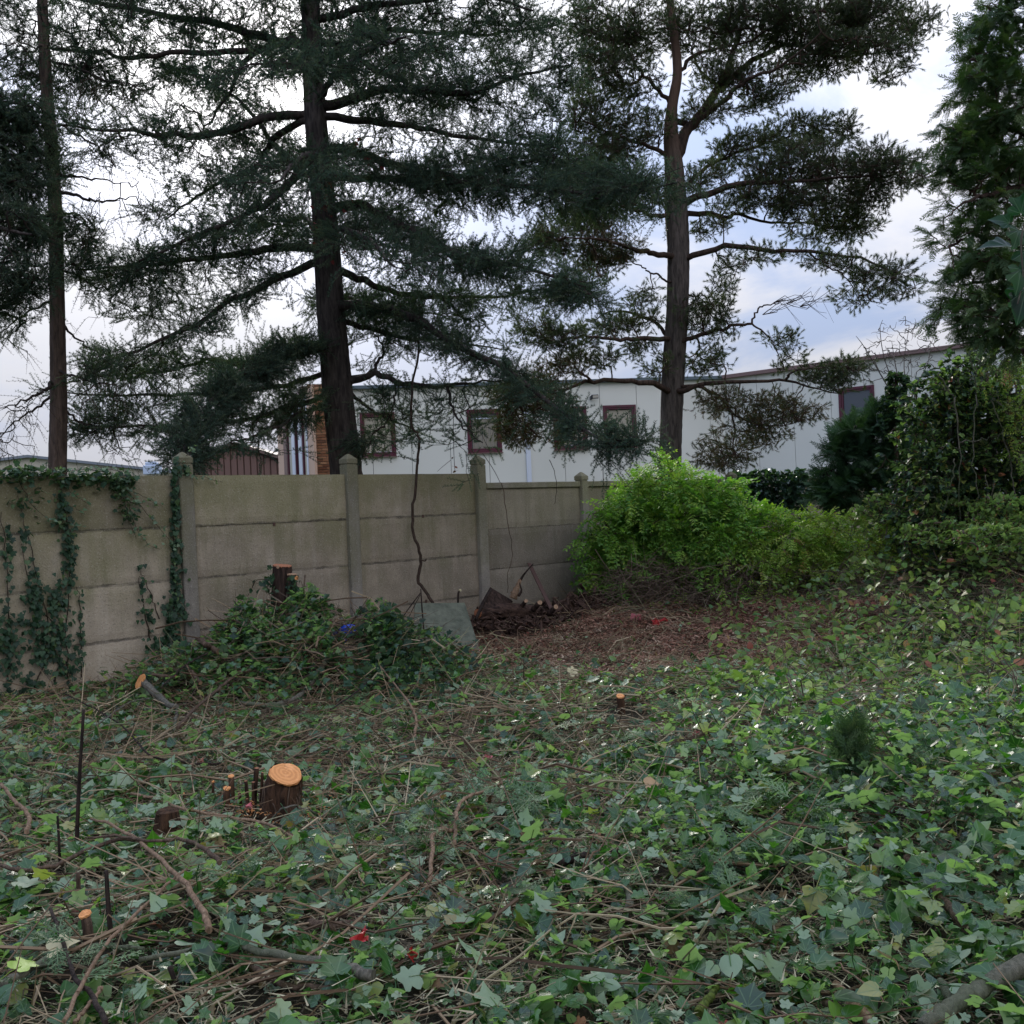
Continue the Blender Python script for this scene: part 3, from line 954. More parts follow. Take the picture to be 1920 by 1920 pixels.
def post_mesh(name, ztop, wd=0.143, mat=None):
    """square post with a groove below its pointed cap, standing at the origin"""
    rings = []
    h = wd / 2
    b = 0.009
    prof = [(-0.5, h), (ztop - 0.122, h), (ztop - 0.117, h - 0.008), (ztop - 0.109, h - 0.008), (ztop - 0.104, h + 0.002), (ztop - 0.056, h + 0.002), (ztop - 0.050, h - 0.003), (ztop, 0.016)]
    for z, r in prof:
        bb = min(b, r * 0.5)
        ring = []
        for sx, sy in ((1, 1), (-1, 1), (-1, -1), (1, -1)):
            if sx * sy > 0:
                ring += [(sx * r, sy * (r - bb), z), (sx * (r - bb), sy * r, z)]
            else:
                ring += [(sx * (r - bb), sy * r, z), (sx * r, sy * (r - bb), z)]
        rings.append(ring)
    V = np.array(rings, float).reshape(-1, 3)
    V[:, :2] += rng.normal(0, 0.0012, (len(V), 2))
    F = []
    for k in range(len(rings) - 1):
        for i in range(8):
            j = (i + 1) % 8
            F.append((k * 8 + i, k * 8 + j, k * 8 + 8 + j, k * 8 + 8 + i))
    V = np.vstack([V, [[0, 0, prof[-1][0] + 0.004]]])
    top = len(V) - 1
    o = (len(rings) - 1) * 8
    T = [(o + i, o + (i + 1) % 8, top) for i in range(8)]
    return add_mesh(name, V, [np.array(F), np.array(T)], mat or M['concrete_post'])


def panel_mesh(name, L, Hh, mat, rough=0.004):
    """one precast panel with worn chamfered edges, centred"""
    nx, nz = 26, 8
    us, vs = np.linspace(-1, 1, nx), np.linspace(-1, 1, nz)
    us = np.sign(us) * np.abs(us) ** 0.9
    V, F = [], []
    th = 0.019
    for side in (-1, 1):
        b0 = len(V)
        for u in us:
            for v in vs:
                e = max(abs(u), abs(v))
                z = v * (Hh / 2 + 0.0006)
                x = u * (L / 2 - 0.003)
                dist = min(L / 2 - abs(x), Hh / 2 - abs(z))
                inset = max(0.0, 0.012 - (L / 2 - abs(x)), 0.006 - (Hh / 2 - z), 0.007 - (Hh / 2 + z))
                if abs(v) > 0.99:
                    z += rng.normal(0, rough * 0.12)
                V.append((x, side * (th - inset), z))
        for i in range(nx - 1):
            for j in range(nz - 1):
                q = (b0 + i * nz + j, b0 + (i + 1) * nz + j, b0 + (i + 1) * nz + j + 1, b0 + i * nz + j + 1)
                F.append(q if side < 0 else q[::-1])
    n1 = nx * nz
    for i in range(nx - 1):
        for j in (0, nz - 1):
            a, b = i * nz + j, (i + 1) * nz + j
            F.append((a, b, n1 + b, n1 + a))
    for j in range(nz - 1):
        for i in (0, nx - 1):
            a, b = i * nz + j, i * nz + j + 1
            F.append((a, b, n1 + b, n1 + a))
    return add_mesh(name, V, np.array(F), mat)


def build_fence():
    x, y = wall_pt(0)
    tall = root('concrete_fence', (x, y, 0), 'tall fence of grey brown concrete panels between pointed posts, ivy on its left end', 'fence')
    posts = [post_mesh('post', 2.26) for _ in range(2)]
    z_off = (-0.45, 0.05, 0.55, 1.05, 1.55)
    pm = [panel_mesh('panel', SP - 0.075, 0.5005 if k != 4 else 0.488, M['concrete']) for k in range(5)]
    for k in range(-4, 3):
        x, y = wall_pt(k * SP)
        o = put('post', posts[k % 2], tall, loc=(x, y, 0), rot=(R.gauss(0, .004), R.gauss(0, .004), ANG + R.gauss(0, .01)))
    for k in range(-4, 2):
        for i, z in enumerate(z_off):
            x, y = wall_pt((k + 0.5) * SP, R.gauss(0, 0.002))
            put('panel', pm[R.randrange(4)] if i < 4 else pm[4], tall, loc=(x, y, z + (0.25 if i < 4 else 0.244)), rot=(R.gauss(0, .004), R.gauss(0, .0004), ANG))
    # lifting holes left in the panels
    for (px, py) in ((512, 983), (791, 968), (797, 1127)):
        s = None
        ux, uy = (px - 960) / 1925, (960 - py) / 1925
        k = ux * cT + uy * sT
        t = (k * WALL_A[1] - WALL_A[0]) / (WALL_D[0] - k * WALL_D[1])
        yy = WALL_A[1] + t * WALL_D[1]
        zz = E + yy * (-ux * sT + uy * cT)
        x, y = wall_pt(t, 0.021)
        mb = MB().box((x, y, zz), (0.030, 0.006, 0.035), rz=ANG, bev=0.004)
        put('lifting_eye', mb.mesh('lifting_eye', M['rust']), tall)
    x, y = wall_pt(2 * SP + 0.2)
    low = root('concrete_fence', (x, y, 0), 'lower concrete fence with a flat coping rail, running on behind the bright green bush', 'fence')
    lp = post_mesh('post', 2.05, 0.140)
    L2 = 1.90
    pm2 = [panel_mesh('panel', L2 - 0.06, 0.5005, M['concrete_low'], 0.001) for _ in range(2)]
    cop = MB().box((0, 0, 0), (L2 - 0.09, 0.085, 0.075), bev=0.008).mesh('coping_rail', M['concrete_post'])
    for k in range(0, 7):
        s0 = 2 * SP + 0.066 + k * L2
        if k:
            x, y = wall_pt(s0)
            put('post', lp, low, loc=(x, y, 0), rot=(R.gauss(0, .006), R.gauss(0, .004), ANG))
        for i, z in enumerate((-0.15, 0.35, 0.85, 1.35)):
            x, y = wall_pt(s0 + L2 / 2, R.gauss(0, 0.002))
            put('panel', pm2[i % 2], low, loc=(x, y, z + 0.25), rot=(R.gauss(0, .003), 0, ANG), scale=(1, 1, 1 if i < 3 else 0.905) if False else None)
        x, y = wall_pt(s0 + L2 / 2, 0)
        put('coping_rail', cop, low, loc=(x, y, 1.888), rot=(0, 0, ANG))


build_fence()


# ------------------------------------------------------------------ buildings beyond the fence
def on_line(px, py, A, B):
    """where the vertical plane through A-B (ground plan) shows pixel px, py -> distance along from A, height"""
    A, B = np.array(A, float), np.array(B, float)
    D = B - A
    L = np.linalg.norm(D)
    D /= L
    ux, uy = (px - 960) / 1925, (960 - py) / 1925
    k = ux * cT + uy * sT
    t = (k * A[1] - A[0]) / (D[0] - k * D[1])
    yy = A[1] + t * D[1]
    return t, E + yy * (-ux * sT + uy * cT)


def build_white():
    b = root('white_building', (0, 28, 0), 'long low building clad in white panels with burgundy window frames, behind the fence and pines', 'building')
    segs = [((-4.72, 27.53), (6.1, 29.0), 'fascia_grey', 0.10, [(708, 798, 67, 0), (908, 811, 66, 1), (1069, 803, 62, 2), (1162, 799, 62, 3)]),
            ((6.1, 29.0), (17.0, 19.9), 'fascia_red', 0.11, [(1608, 777, 62, 4), (1790, 760, 62, 5)])]
    backs = MB()
    for A, B, fm, fh, wins in segs:
        A, B = np.array(A), np.array(B)
        L = np.linalg.norm(B - A)
        D = (B - A) / L
        N = np.array([D[1], -D[0]])
        if N[1] > 0:
            N = -N
        a = math.atan2(D[1], D[0])

        def W(s, off, z):
            q = A + D * s + N * off
            return (float(q[0]), float(q[1]), z)
        # window centres along the facade, drawn back from the picture
        ws = []
        for (px, py, wpx, kind) in wins:
            s, z = on_line(px, py, A, B)
            ws.append((s, kind))
        holes = sorted((s - 0.47, s + 0.47) for s, _ in ws)
        # panels: full height strips, split above and below each window
        edges = [0.0]
        step = 1.05
        x = 0.0
        while x + step < L:
            x += step
            edges.append(x)
        edges.append(L)
        for e0, e1 in zip(edges[:-1], edges[1:]):
            cuts = [e0, e1]
            for h0, h1 in holes:
                for c in (h0, h1):
                    if e0 + 0.02 < c < e1 - 0.02:
                        cuts.append(c)
            cuts = sorted(cuts)
            mb = MB()
            for c0, c1 in zip(cuts[:-1], cuts[1:]):
                mid = (c0 + c1) / 2
                inside = any(h0 < mid < h1 for h0, h1 in holes)
                g0 = 0.006 if c0 == e0 else 0.0
                g1 = 0.006 if c1 == e1 else 0.0
                spans = ((0.0, 3.20), (4.39, 5.02)) if inside else ((0.0, 5.02),)
                for z0, z1 in spans:
                    mb.box(W((c0 + g0 + c1 - g1) / 2, 0, (z0 + z1) / 2), (c1 - c0 - g0 - g1, 0.06, z1 - z0), rz=a)
            put('wall_panel', mb.mesh('wall_panel', M['cladding']), b)
        put('wall_core', MB().box(W(L / 2, -0.35, 2.5), (L - 0.1, 0.12, 4.98), rz=a).mesh('wall_core', M['dark_inside']), b)
        put('fascia', MB().box(W(L / 2, 0.04, 5.02 + fh / 2), (L + 0.05, 0.22, fh), rz=a, bev=0.01).mesh('fascia', M[fm]), b)
        for s, kind in ws:
            f = MB()
            for (cx_, cz_, sx_, sz_) in ((-0.435, 3.795, 0.07, 1.19), (0.435, 3.795, 0.07, 1.19), (0, 4.355, 0.80, 0.07), (0, 3.235, 0.80, 0.07)):
                f.box(W(s + cx_, 0.035, cz_), (sx_, 0.05, sz_), rz=a, bev=0.006)
            for (cx_, cz_, sx_, sz_) in ((-0.375, 3.795, 0.045, 1.04), (0.375, 3.795, 0.045, 1.04), (0, 4.295, 0.705, 0.045), (0, 3.295, 0.705, 0.045)):
                f.box(W(s + cx_, 0.015, cz_), (sx_, 0.05, sz_), rz=a, bev=0.004)
            fo = put('window', f.mesh('window', M['burgundy']), b)
            put('sill', MB().box(W(s, 0.06, 3.188), (0.98, 0.10, 0.022), rz=a).mesh('sill', M['fascia_red']), fo)
            if kind in (0, 2, 3):
                sl = MB()
                for q in range(26):
                    z = 3.34 + q * 0.036
                    sl.box(W(s, -0.02, z), (0.70, 0.012, 0.031), rz=a)
                so = put('blind', sl.mesh('blind', M['blind']), fo)
                so['kind'] = 'stuff'
                put('blind_rail', MB().box(W(s, -0.02, 3.318 if kind != 3 else 3.325), (0.71, 0.03, 0.022), rz=a).mesh('blind_rail', M['white_trim']), fo)
            else:
                put('pane', MB().box(W(s, -0.004, 3.795), (0.72, 0.008, 0.97), rz=a).mesh('pane', M['glass']), fo)
            if kind == 1:
                cu = MB()
                for q in range(12):
                    cu.box(W(s - 0.30 + q * 0.055, 0.004 + 0.004 * (q % 2), 3.72), (0.052, 0.006, 0.80), rz=a + (0.25 if q % 2 else -0.25))
                put('curtain', cu.mesh('curtain', M['curtain']), fo)
                put('blind_rail', MB().box(W(s, 0.01, 4.14), (0.70, 0.012, 0.03), rz=a).mesh('blind_rail', M['white_trim']), fo)
        if fm == 'fascia_grey':
            s, z = on_line(991, 870, A, B)
            put('downpipe', MB().box(W(s, 0.055, 2.55), (0.13, 0.05, 4.9), rz=a, bev=0.01).mesh('downpipe', M['white_trim']), b)
            s, z = on_line(1113, 745, A, B)
            f = MB().box(W(s, 0.17, z), (0.20, 0.05, 0.11), rz=a - 0.4, bev=0.01)
            lo = put('floodlight', f.mesh('floodlight', M['lamp_black']), b)
            put('pane', MB().box(W(s + .01, 0.20, z), (0.15, 0.008, 0.07), rz=a - 0.4).mesh('pane', M['blind']), lo)
            put('bracket', MB().box(W(s - 0.09, 0.09, z - 0.02), (0.05, 0.13, 0.10), rz=a, bev=0.006).mesh('bracket', M['lamp_black']), lo)
    put('roof', add_mesh('roof', [(-5.1, 27.6, 5.13), (6.1, 29.15, 5.13), (17.1, 20.2, 5.13), (24, 30, 5.2), (8, 42, 5.2), (-8.4, 38.0, 5.13)],
                         [np.array([(0, 1, 4, 5), (1, 2, 3, 4)])], M['roof_grey']), b)
    # brick end: bricks on the side that faces us, rendered piers and tall windows on the side that faces left
    A, B = np.array((-5.33, 27.45)), np.array((-4.74, 27.53))
    a = math.atan2(B[1] - A[1], B[0] - A[0])
    L = np.linalg.norm(B - A)
    D = (B - A) / L
    put('brick_core', MB().box(((A[0] + B[0]) / 2 - .01 * 0, (A[1] + B[1]) / 2 + 0.07, 2.6), (L - 0.01, 0.1, 5.2), rz=a).mesh('brick_core', M['mortar']), b)
    bm = MB().box((0, 0, 0), (0.208, 0.05, 0.060), rz=a, bev=0.004).mesh('brick', M['brick'])
    bh = MB().box((0, 0, 0), (0.098, 0.05, 0.060), rz=a, bev=0.004).mesh('half_brick', M['brick'])
    row, z = 0, 1.9
    while z < 5.16:
        xs_ = [(0.049, bh)] if row % 2 else []
        x = 0.109 if row % 2 else 0.0
        while x + 0.208 < L:
            xs_.append((x + 0.104, bm))
            x += 0.219
        if L - x > 0.09:
            xs_.append((x + 0.049, bh))
        for x_, me in xs_:
            q = A + D * x_
            put('brick', me, b, loc=(q[0], q[1] + R.gauss(0, .0015), z + 0.03))
        z += 0.072
        row += 1
    A, B = np.array((-5.33, 27.50)), np.array((-8.5, 37.5))
    L = np.linalg.norm(B - A)
    D = (B - A) / L
    N = np.array([-abs(D[1]), -abs(D[0])])
    a = math.atan2(D[1], D[0])

    def S(px):
        return on_line(px, 860, A, B)[0]

    def W2(s, off, z):
        q = A + D * s + N * off
        return (float(q[0]), float(q[1]), z)

    def strip(name, p0, p1, off, mat, z0=0.0, z1=5.05, th=0.06, parent=b):
        s0, s1 = S(p0), S(p1)
        return put(name, MB().box(W2((s0 + s1) / 2, off, (z0 + z1) / 2), (abs(s1 - s0), th, z1 - z0), rz=a).mesh(name, M[mat]), parent)
    strip('rendered_pier', 592, 581, 0.0, 'render_peach')
    strip('rendered_pier', 535, 523.5, 0.0, 'render_peach')
    strip('window_bay', 581, 535, -0.14, 'dark_inside')
    for p0, p1, mat in ((581, 578.5, 'white_trim'), (569.5, 563.5, 'white_trim'), (556, 550.5, 'white_trim'), (541, 535, 'board_brown')):
        strip('mullion', p0, p1, 0.02, mat)
    for p0, p1 in ((578.5, 569.5), (563.5, 556), (550.5, 541)):
        s0, s1 = S(p0), S(p1)
        f = MB()
        cc = (s0 + s1) / 2
        wd = s1 - s0
        f.box(W2(s0 + 0.06, 0, 2.7), (0.12, 0.07, 4.3), rz=a).box(W2(s1 - 0.06, 0, 2.7), (0.12, 0.07, 4.3), rz=a)
        f.box(W2(cc, 0, 4.83), (wd, 0.07, 0.10), rz=a).box(W2(cc, 0, 2.35), (wd, 0.07, 0.08), rz=a)
        fo = put('window', f.mesh('window', M['burgundy']), b)
        put('pane', MB().box(W2(cc, -0.03, 3.58), (wd - 0.24, 0.01, 2.36), rz=a).mesh('pane', M['glass' if p0 == 563.5 else 'blind']), fo)
        put('pane', MB().box(W2(cc, -0.03, 1.4), (wd - 0.24, 0.01, 1.8), rz=a).mesh('pane', M['glass']), fo)
    put('fascia', MB().box(W2(L / 2, 0.05, 5.10), (L + 0.1, 0.22, 0.12), rz=a).mesh('fascia', M['fascia_red']), b)


def gable(name, label, px_l, px_p, px_r, y_l, y_p, y_r, Z, depth, wall_mat, roof_mat, trim, boards=None):
    L_, P_, R_ = P(px_l, y_l, Z), P(px_p, y_p, Z), P(px_r, y_r, Z)
    b = root(name, (P_.x, Z, 0), label, 'building')
    x0, x1, xp = L_.x, R_.x, P_.x
    z0, z1, zp = L_.z, R_.z, P_.z
    V = [(x0, Z, 0), (x1, Z, 0), (x1, Z, z1), (xp, Z, zp), (x0, Z, z0)]
    V += [(x, y + depth, z) for x, y, z in V]
    put('wall', add_mesh('wall', V, [np.array([(1, 0, 5, 6), (2, 1, 6, 7), (0, 4, 9, 5)]), np.array([(0, 1, 2), (0, 2, 3), (0, 3, 4), (5, 7, 6), (5, 8, 7), (5, 9, 8)])], M[wall_mat]), b)
    rf = MB()
    t = trim
    for (xa, za, xb, zb) in ((x0 - .2, z0, xp, zp), (x1 + .2, z1, xp, zp)):
        v = [(xa, Z - .25, za), (xb, Z - .25, zb), (xb, Z - .25, zb + t), (xa, Z - .25, za + t)]
        v += [(x, Z + depth + .25, z) for x, y, z in v]
        rf.add(v, [(0, 1, 2, 3), (4, 7, 6, 5), (3, 2, 6, 7), (0, 4, 5, 1), (0, 3, 7, 4), (1, 5, 6, 2)])
    put('roof', rf.mesh('roof', M[roof_mat]), b)
    if boards:
        x = x0 + boards / 2
        while x < x1:
            zt = z0 + (zp - z0) * (x - x0) / (xp - x0) if x < xp else z1 + (zp - z1) * (x1 - x) / (x1 - xp)
            put('board', MB().box((x, Z - 0.03, (zt - 0.1) / 2 + 0.8), (boards - 0.05, 0.04, zt - 1.7), bev=0.01).mesh('board', M['board_brown']), b)
            x += boards
    return b


build_white()
gable('brown_building', 'brown gabled building with vertical boards, seen over the fence left of the brick corner', 346, 443, 552, 869, 835, 872, 45.0, 9.0, 'rust', 'roof_brown', 0.14, 0.29)
gable('cream_building', 'low cream building with a shallow grey roof, far left behind the ivy topped fence', -170, 55, 292, 886, 858, 884, 62.0, 12.0, 'cream_wall', 'roof_grey', 0.16)
vb = root('roof_vent', P(286, 900, 56.0), 'pale blue box vent beyond the fence, just left of the ivy covered post', 'vent')
c = P(286, 881, 56.0)
put('housing', MB().box((c.x, c.y, c.z), (0.85, 0.6, 0.50), bev=0.03).mesh('housing', M['vent_blue']), vb)
put('cover', MB().box((c.x - .02, c.y, c.z + 0.34), (0.60, 0.45, 0.18), bev=0.03).mesh('cover', M['vent_blue']), vb)
put('stack', MB().box((c.x, c.y, (c.z - .25) / 2), (0.5, 0.4, c.z - 0.25)).mesh('stack', M['cream_wall']), vb)


# ------------------------------------------------------------------ trees: traced limbs, grown twigs, scattered needles
def limb_line(px, zs, n=14):
    """pixel polyline + distances -> world polyline"""
    if not isinstance(zs, (list, tuple)):
        zs = [zs] * len(px)
    elif len(zs) == 2 and len(px) != 2:
        zs = np.linspace(zs[0], zs[1], len(px))
    return smooth_line([P(x, y, z) for (x, y), z in zip(px, zs)], n)


def trunk_mesh(name, line, rad, mat, ridges=0.06, sides=40, rows=160, seed=1):
    p = smooth_line(line, rows)
    r = np.interp(np.linspace(0, 1, rows), np.linspace(0, 1, len(rad)), rad)
    V, F = tubes(p[None], r[None], sides)
    V = V.reshape(rows, sides, 3)
    th = np.arange(sides) / sides * 2 * math.pi
    zz_ = np.linspace(0, 1, rows)[:, None] * rows * 0.12
    ph = seed * 1.7
    k = (np.sin(9 * th[None] + 1.3 * np.sin(zz_ * 1.1 + ph)) * 0.5 + np.sin(14 * th[None] + 2 * np.sin(zz_ * 0.7 + 1 + ph)) * 0.35 + np.sin(2 * th[None] + zz_ * .3) * 0.5)
    k = k + rng.normal(0, 0.25, (rows, sides))
    V = p[:, None, :] + (V - p[:, None, :]) * (1 + ridges * k)[:, :, None]
    return add_mesh(name, V.reshape(-1, 3), F, mat, smooth=True)


def resample_nodes(line, step=0.08):
    d = np.linalg.norm(np.diff(line, axis=0), axis=1).sum()
    return smooth_line(line, max(4, int(d / step)))


def sample_blobs(blobs, dens=1.0, shell=False, clump=0.35, freq=2.6, bunch=0):
    """blobs: (x, y, rx, ry, Z, rz, n) ellipsoids given where the photograph shows them"""
    out = []
    for (x, y, rx, ry, Z, rz, n) in blobs:
        n = int(n * dens)
        c = np.array(P(x, y, Z))
        ax = np.array([rx * Z / 1925, rz, ry * Z / 1925])
        m = n * 4
        u = rng.normal(size=(m, 3))
        u /= np.linalg.norm(u, axis=1, keepdims=True)
        r = rng.random((m, 1)) ** (1 / 3)
        if shell:
            r = 0.72 + 0.30 * rng.random((m, 1)) ** 1.3
        q = c + u * r * ax
        nz = np.sin(q[:, 0] * freq * 1.9 + 3 * np.sin(q[:, 2] * freq)) + np.sin(q[:, 1] * freq * 1.6 + 2 * np.sin(q[:, 0] * freq * .8)) + np.sin(q[:, 2] * freq * 2.4 + 2 * np.sin(q[:, 1] * freq))
        ok = nz > (-3 + 6 * clump * rng.random(m) * 1.6)
        q, u = q[ok][:n], u[ok][:n]
        if bunch:
            k = max(1, len(q) // bunch)
            cid = rng.integers(0, k, len(q))
            o_ = rng.normal(0, 0.13, (len(q), 2))
            dz = -1.1 * (o_ ** 2).sum(1) / 0.13 + rng.normal(0, .02, len(q))
            q = q[cid] + np.column_stack([o_, dz])
            u = u[cid] * .6 + np.column_stack([o_ / .13, np.zeros(len(q))]) * .6
        out.append(np.hstack([q, u]))
    a = np.concatenate(out)
    return a[:, :3], a[:, 3:]


def grow(nodes, pts, sag=0.04, wig=0.03, r_tip=0.0035, r_pow=0.42, r_max=0.03, order=None):
    """join every point to the nearest part of the growing tree -> tube lines, radii, tip directions"""
    pts = np.asarray(pts, float)
    nodes = np.asarray(nodes, float)
    n0 = len(nodes)
    if order is None:
        dmin = np.empty(len(pts))
        for i in range(0, len(pts), 500):
            dmin[i:i + 500] = np.sqrt(((pts[i:i + 500, None, :] - nodes[None]) ** 2).sum(-1)).min(1)
        order = np.argsort(dmin)
    pts = pts[order]
    NN = np.zeros((n0 + 2 * len(pts), 3), np.float32)
    NN[:n0] = nodes
    owner = np.full(len(NN), -1, int)
    cnt = n0
    lines = np.zeros((len(pts), 4, 3))
    par = np.full(len(pts), -1, int)
    noise_ = rng.normal(0, 1, (len(pts), 2, 3))
    for i, q in enumerate(pts):
        d = NN[:cnt] - q.astype(np.float32)
        k = int(np.argmin(np.einsum('ij,ij->i', d, d)))
        a = NN[k].astype(float)
        par[i] = owner[k]
        L = np.linalg.norm(q - a)
        m1 = a + (q - a) * 0.33 + noise_[i, 0] * wig * L + np.array([0, 0, sag * L])
        m2 = a + (q - a) * 0.68 + noise_[i, 1] * wig * L + np.array([0, 0, sag * L])
        lines[i] = (a, m1, m2, q)
        NN[cnt] = (m1 + m2) / 2
        NN[cnt + 1] = q
        owner[cnt] = owner[cnt + 1] = i
        cnt += 2
    w_ = np.ones(len(pts))
    for i in range(len(pts) - 1, -1, -1):
        if par[i] >= 0:
            w_[par[i]] += w_[i]
    r1 = np.minimum(r_tip * w_ ** r_pow, r_max)
    ro = np.where(par >= 0, np.minimum(r1 * 1.15, r1[np.maximum(par, 0)]), r1 * 1.2)
    f = np.linspace(0, 1, 4)[None]
    tip = np.where(w_ < 2, r_tip * 0.6, r1 * 0.9)
    rad = ro[:, None] * (1 - f) + tip[:, None] * f
    D = lines[:, 3] - lines[:, 2]
    D /= np.linalg.norm(D, axis=1, keepdims=True) + 1e-9
    return lines, rad, D, w_


def foliage(name, lines, D, w_, protos, parent, per=2, bias=(0, 0, 0.1), spread=0.55, sc=(0.8, 1.2), skip=0.0, jit=0.0):
    P_, D_ = [], []
    for k in range(per):
        f = 1.0 if k == 0 else rng.uniform(0.25, 1.0, (len(lines), 1))
        a = lines[:, 0] * (1 - f) + lines[:, 3] * f if k else lines[:, 3] - D * 0.02
        d = D + rng.normal(0, spread, D.shape) * (1.0 if k else 0.6) + np.array(bias)
        if k and jit:
            a = a + rng.normal(0, jit, a.shape) * np.array([1, 1, .5])
        keep = rng.random(len(a)) > skip
        P_.append(a[keep])
        D_.append(d[keep])
    P_, D_ = np.concatenate(P_), np.concatenate(D_)
    roll = rng.normal(0, 0.5, len(P_))
    return scatter(name, P_, dir_euler(D_, roll), rng.uniform(sc[0], sc[1], len(P_)), protos, parent=parent)


def wood_mesh(name, lines, rad, mat, parent, sides=4):
    V, F = tubes(lines, rad, sides)
    o = put(name, add_mesh(name, V, F, mat, smooth=True), parent)
    o['kind'] = 'stuff'
    return o


def along_limb(line, dens, wlat, f0=0.2, thick=0.05, droop=0.25, hang=0.12, side=None):
    """points of a flat cedar-like plate of twigs on both sides of a limb"""
    seg = np.linalg.norm(np.diff(line, axis=0), axis=1)
    L = seg.sum()
    n = int(L * dens)
    s = f0 + (1 - f0) * rng.random(n) ** 0.85
    idx = s * (len(line) - 1)
    i = np.minimum(idx.astype(int), len(line) - 2)
    t = (idx - i)[:, None]
    p = line[i] * (1 - t) + line[i + 1] * t
    d = line[i + 1] - line[i]
    d /= np.linalg.norm(d, axis=1, keepdims=True)
    lat = np.cross(d, (0, 0, 1.0))
    lat /= np.linalg.norm(lat, axis=1, keepdims=True) + 1e-9
    env = (0.25 + 0.75 * np.sin(np.clip((s - f0 * .6) / (1 - f0 * .6), 0, 1) ** 0.7 * math.pi * 0.83))
    w_ = rng.uniform(-1, 1, n) * wlat * env
    clump = np.sin(s * L * 7.5 + np.sign(w_) * 1.7) > -0.55
    fwd = np.abs(w_) * rng.uniform(0.2, 0.9, n)
    z = rng.normal(0, thick, n) - droop * np.abs(w_) ** 1.3
    hangers = rng.random(n) < hang
    z = np.where(hangers, z - rng.random(n) * 0.35, z)
    q = p + lat * w_[:, None] + d * fwd[:, None] + np.column_stack([np.zeros(n), np.zeros(n), z])
    return q[clump]


def build_tree(name, label, base, trunk_line, trunk_r, trunk_mat, limbs, limb_mat, ridges=0.06, twig_mat=None, ignore_trunk=0.25):
    t = root(name, base, label, 'tree')
    put('trunk', trunk_mesh('trunk', trunk_line, trunk_r, trunk_mat, ridges), t)
    nodes = []
    lines = []
    axis_ = smooth_line(trunk_line, 240)
    for (px, zs, r0, r1) in limbs:
        a0 = np.array(tuple(P(px[0][0], px[0][1], zs[0] if isinstance(zs, (list, tuple)) else zs)))
        dd = np.linalg.norm(axis_ - a0, axis=1)
        ln = limb_line(px, zs, 18)
        if dd.min() < 0.55:
            ln = smooth_line(np.vstack([axis_[int(np.argmin(dd))], ln[0 if dd.min() > .16 else 1:]]), 20)
        K_ = len(ln)
        ln[1:-1] += rng.normal(0, 0.012, (K_ - 2, 3))
        V, F = tubes(ln[None], (np.linspace(r0, r1, K_) * 0.88)[None], 8)
        put('branch', add_mesh('branch', V, F, limb_mat, smooth=True), t)
        lines.append(ln)
        rn = resample_nodes(ln)
        nodes.append(rn[max(1, int(len(rn) * 0.08)):])
    return t, lines, np.concatenate(nodes)


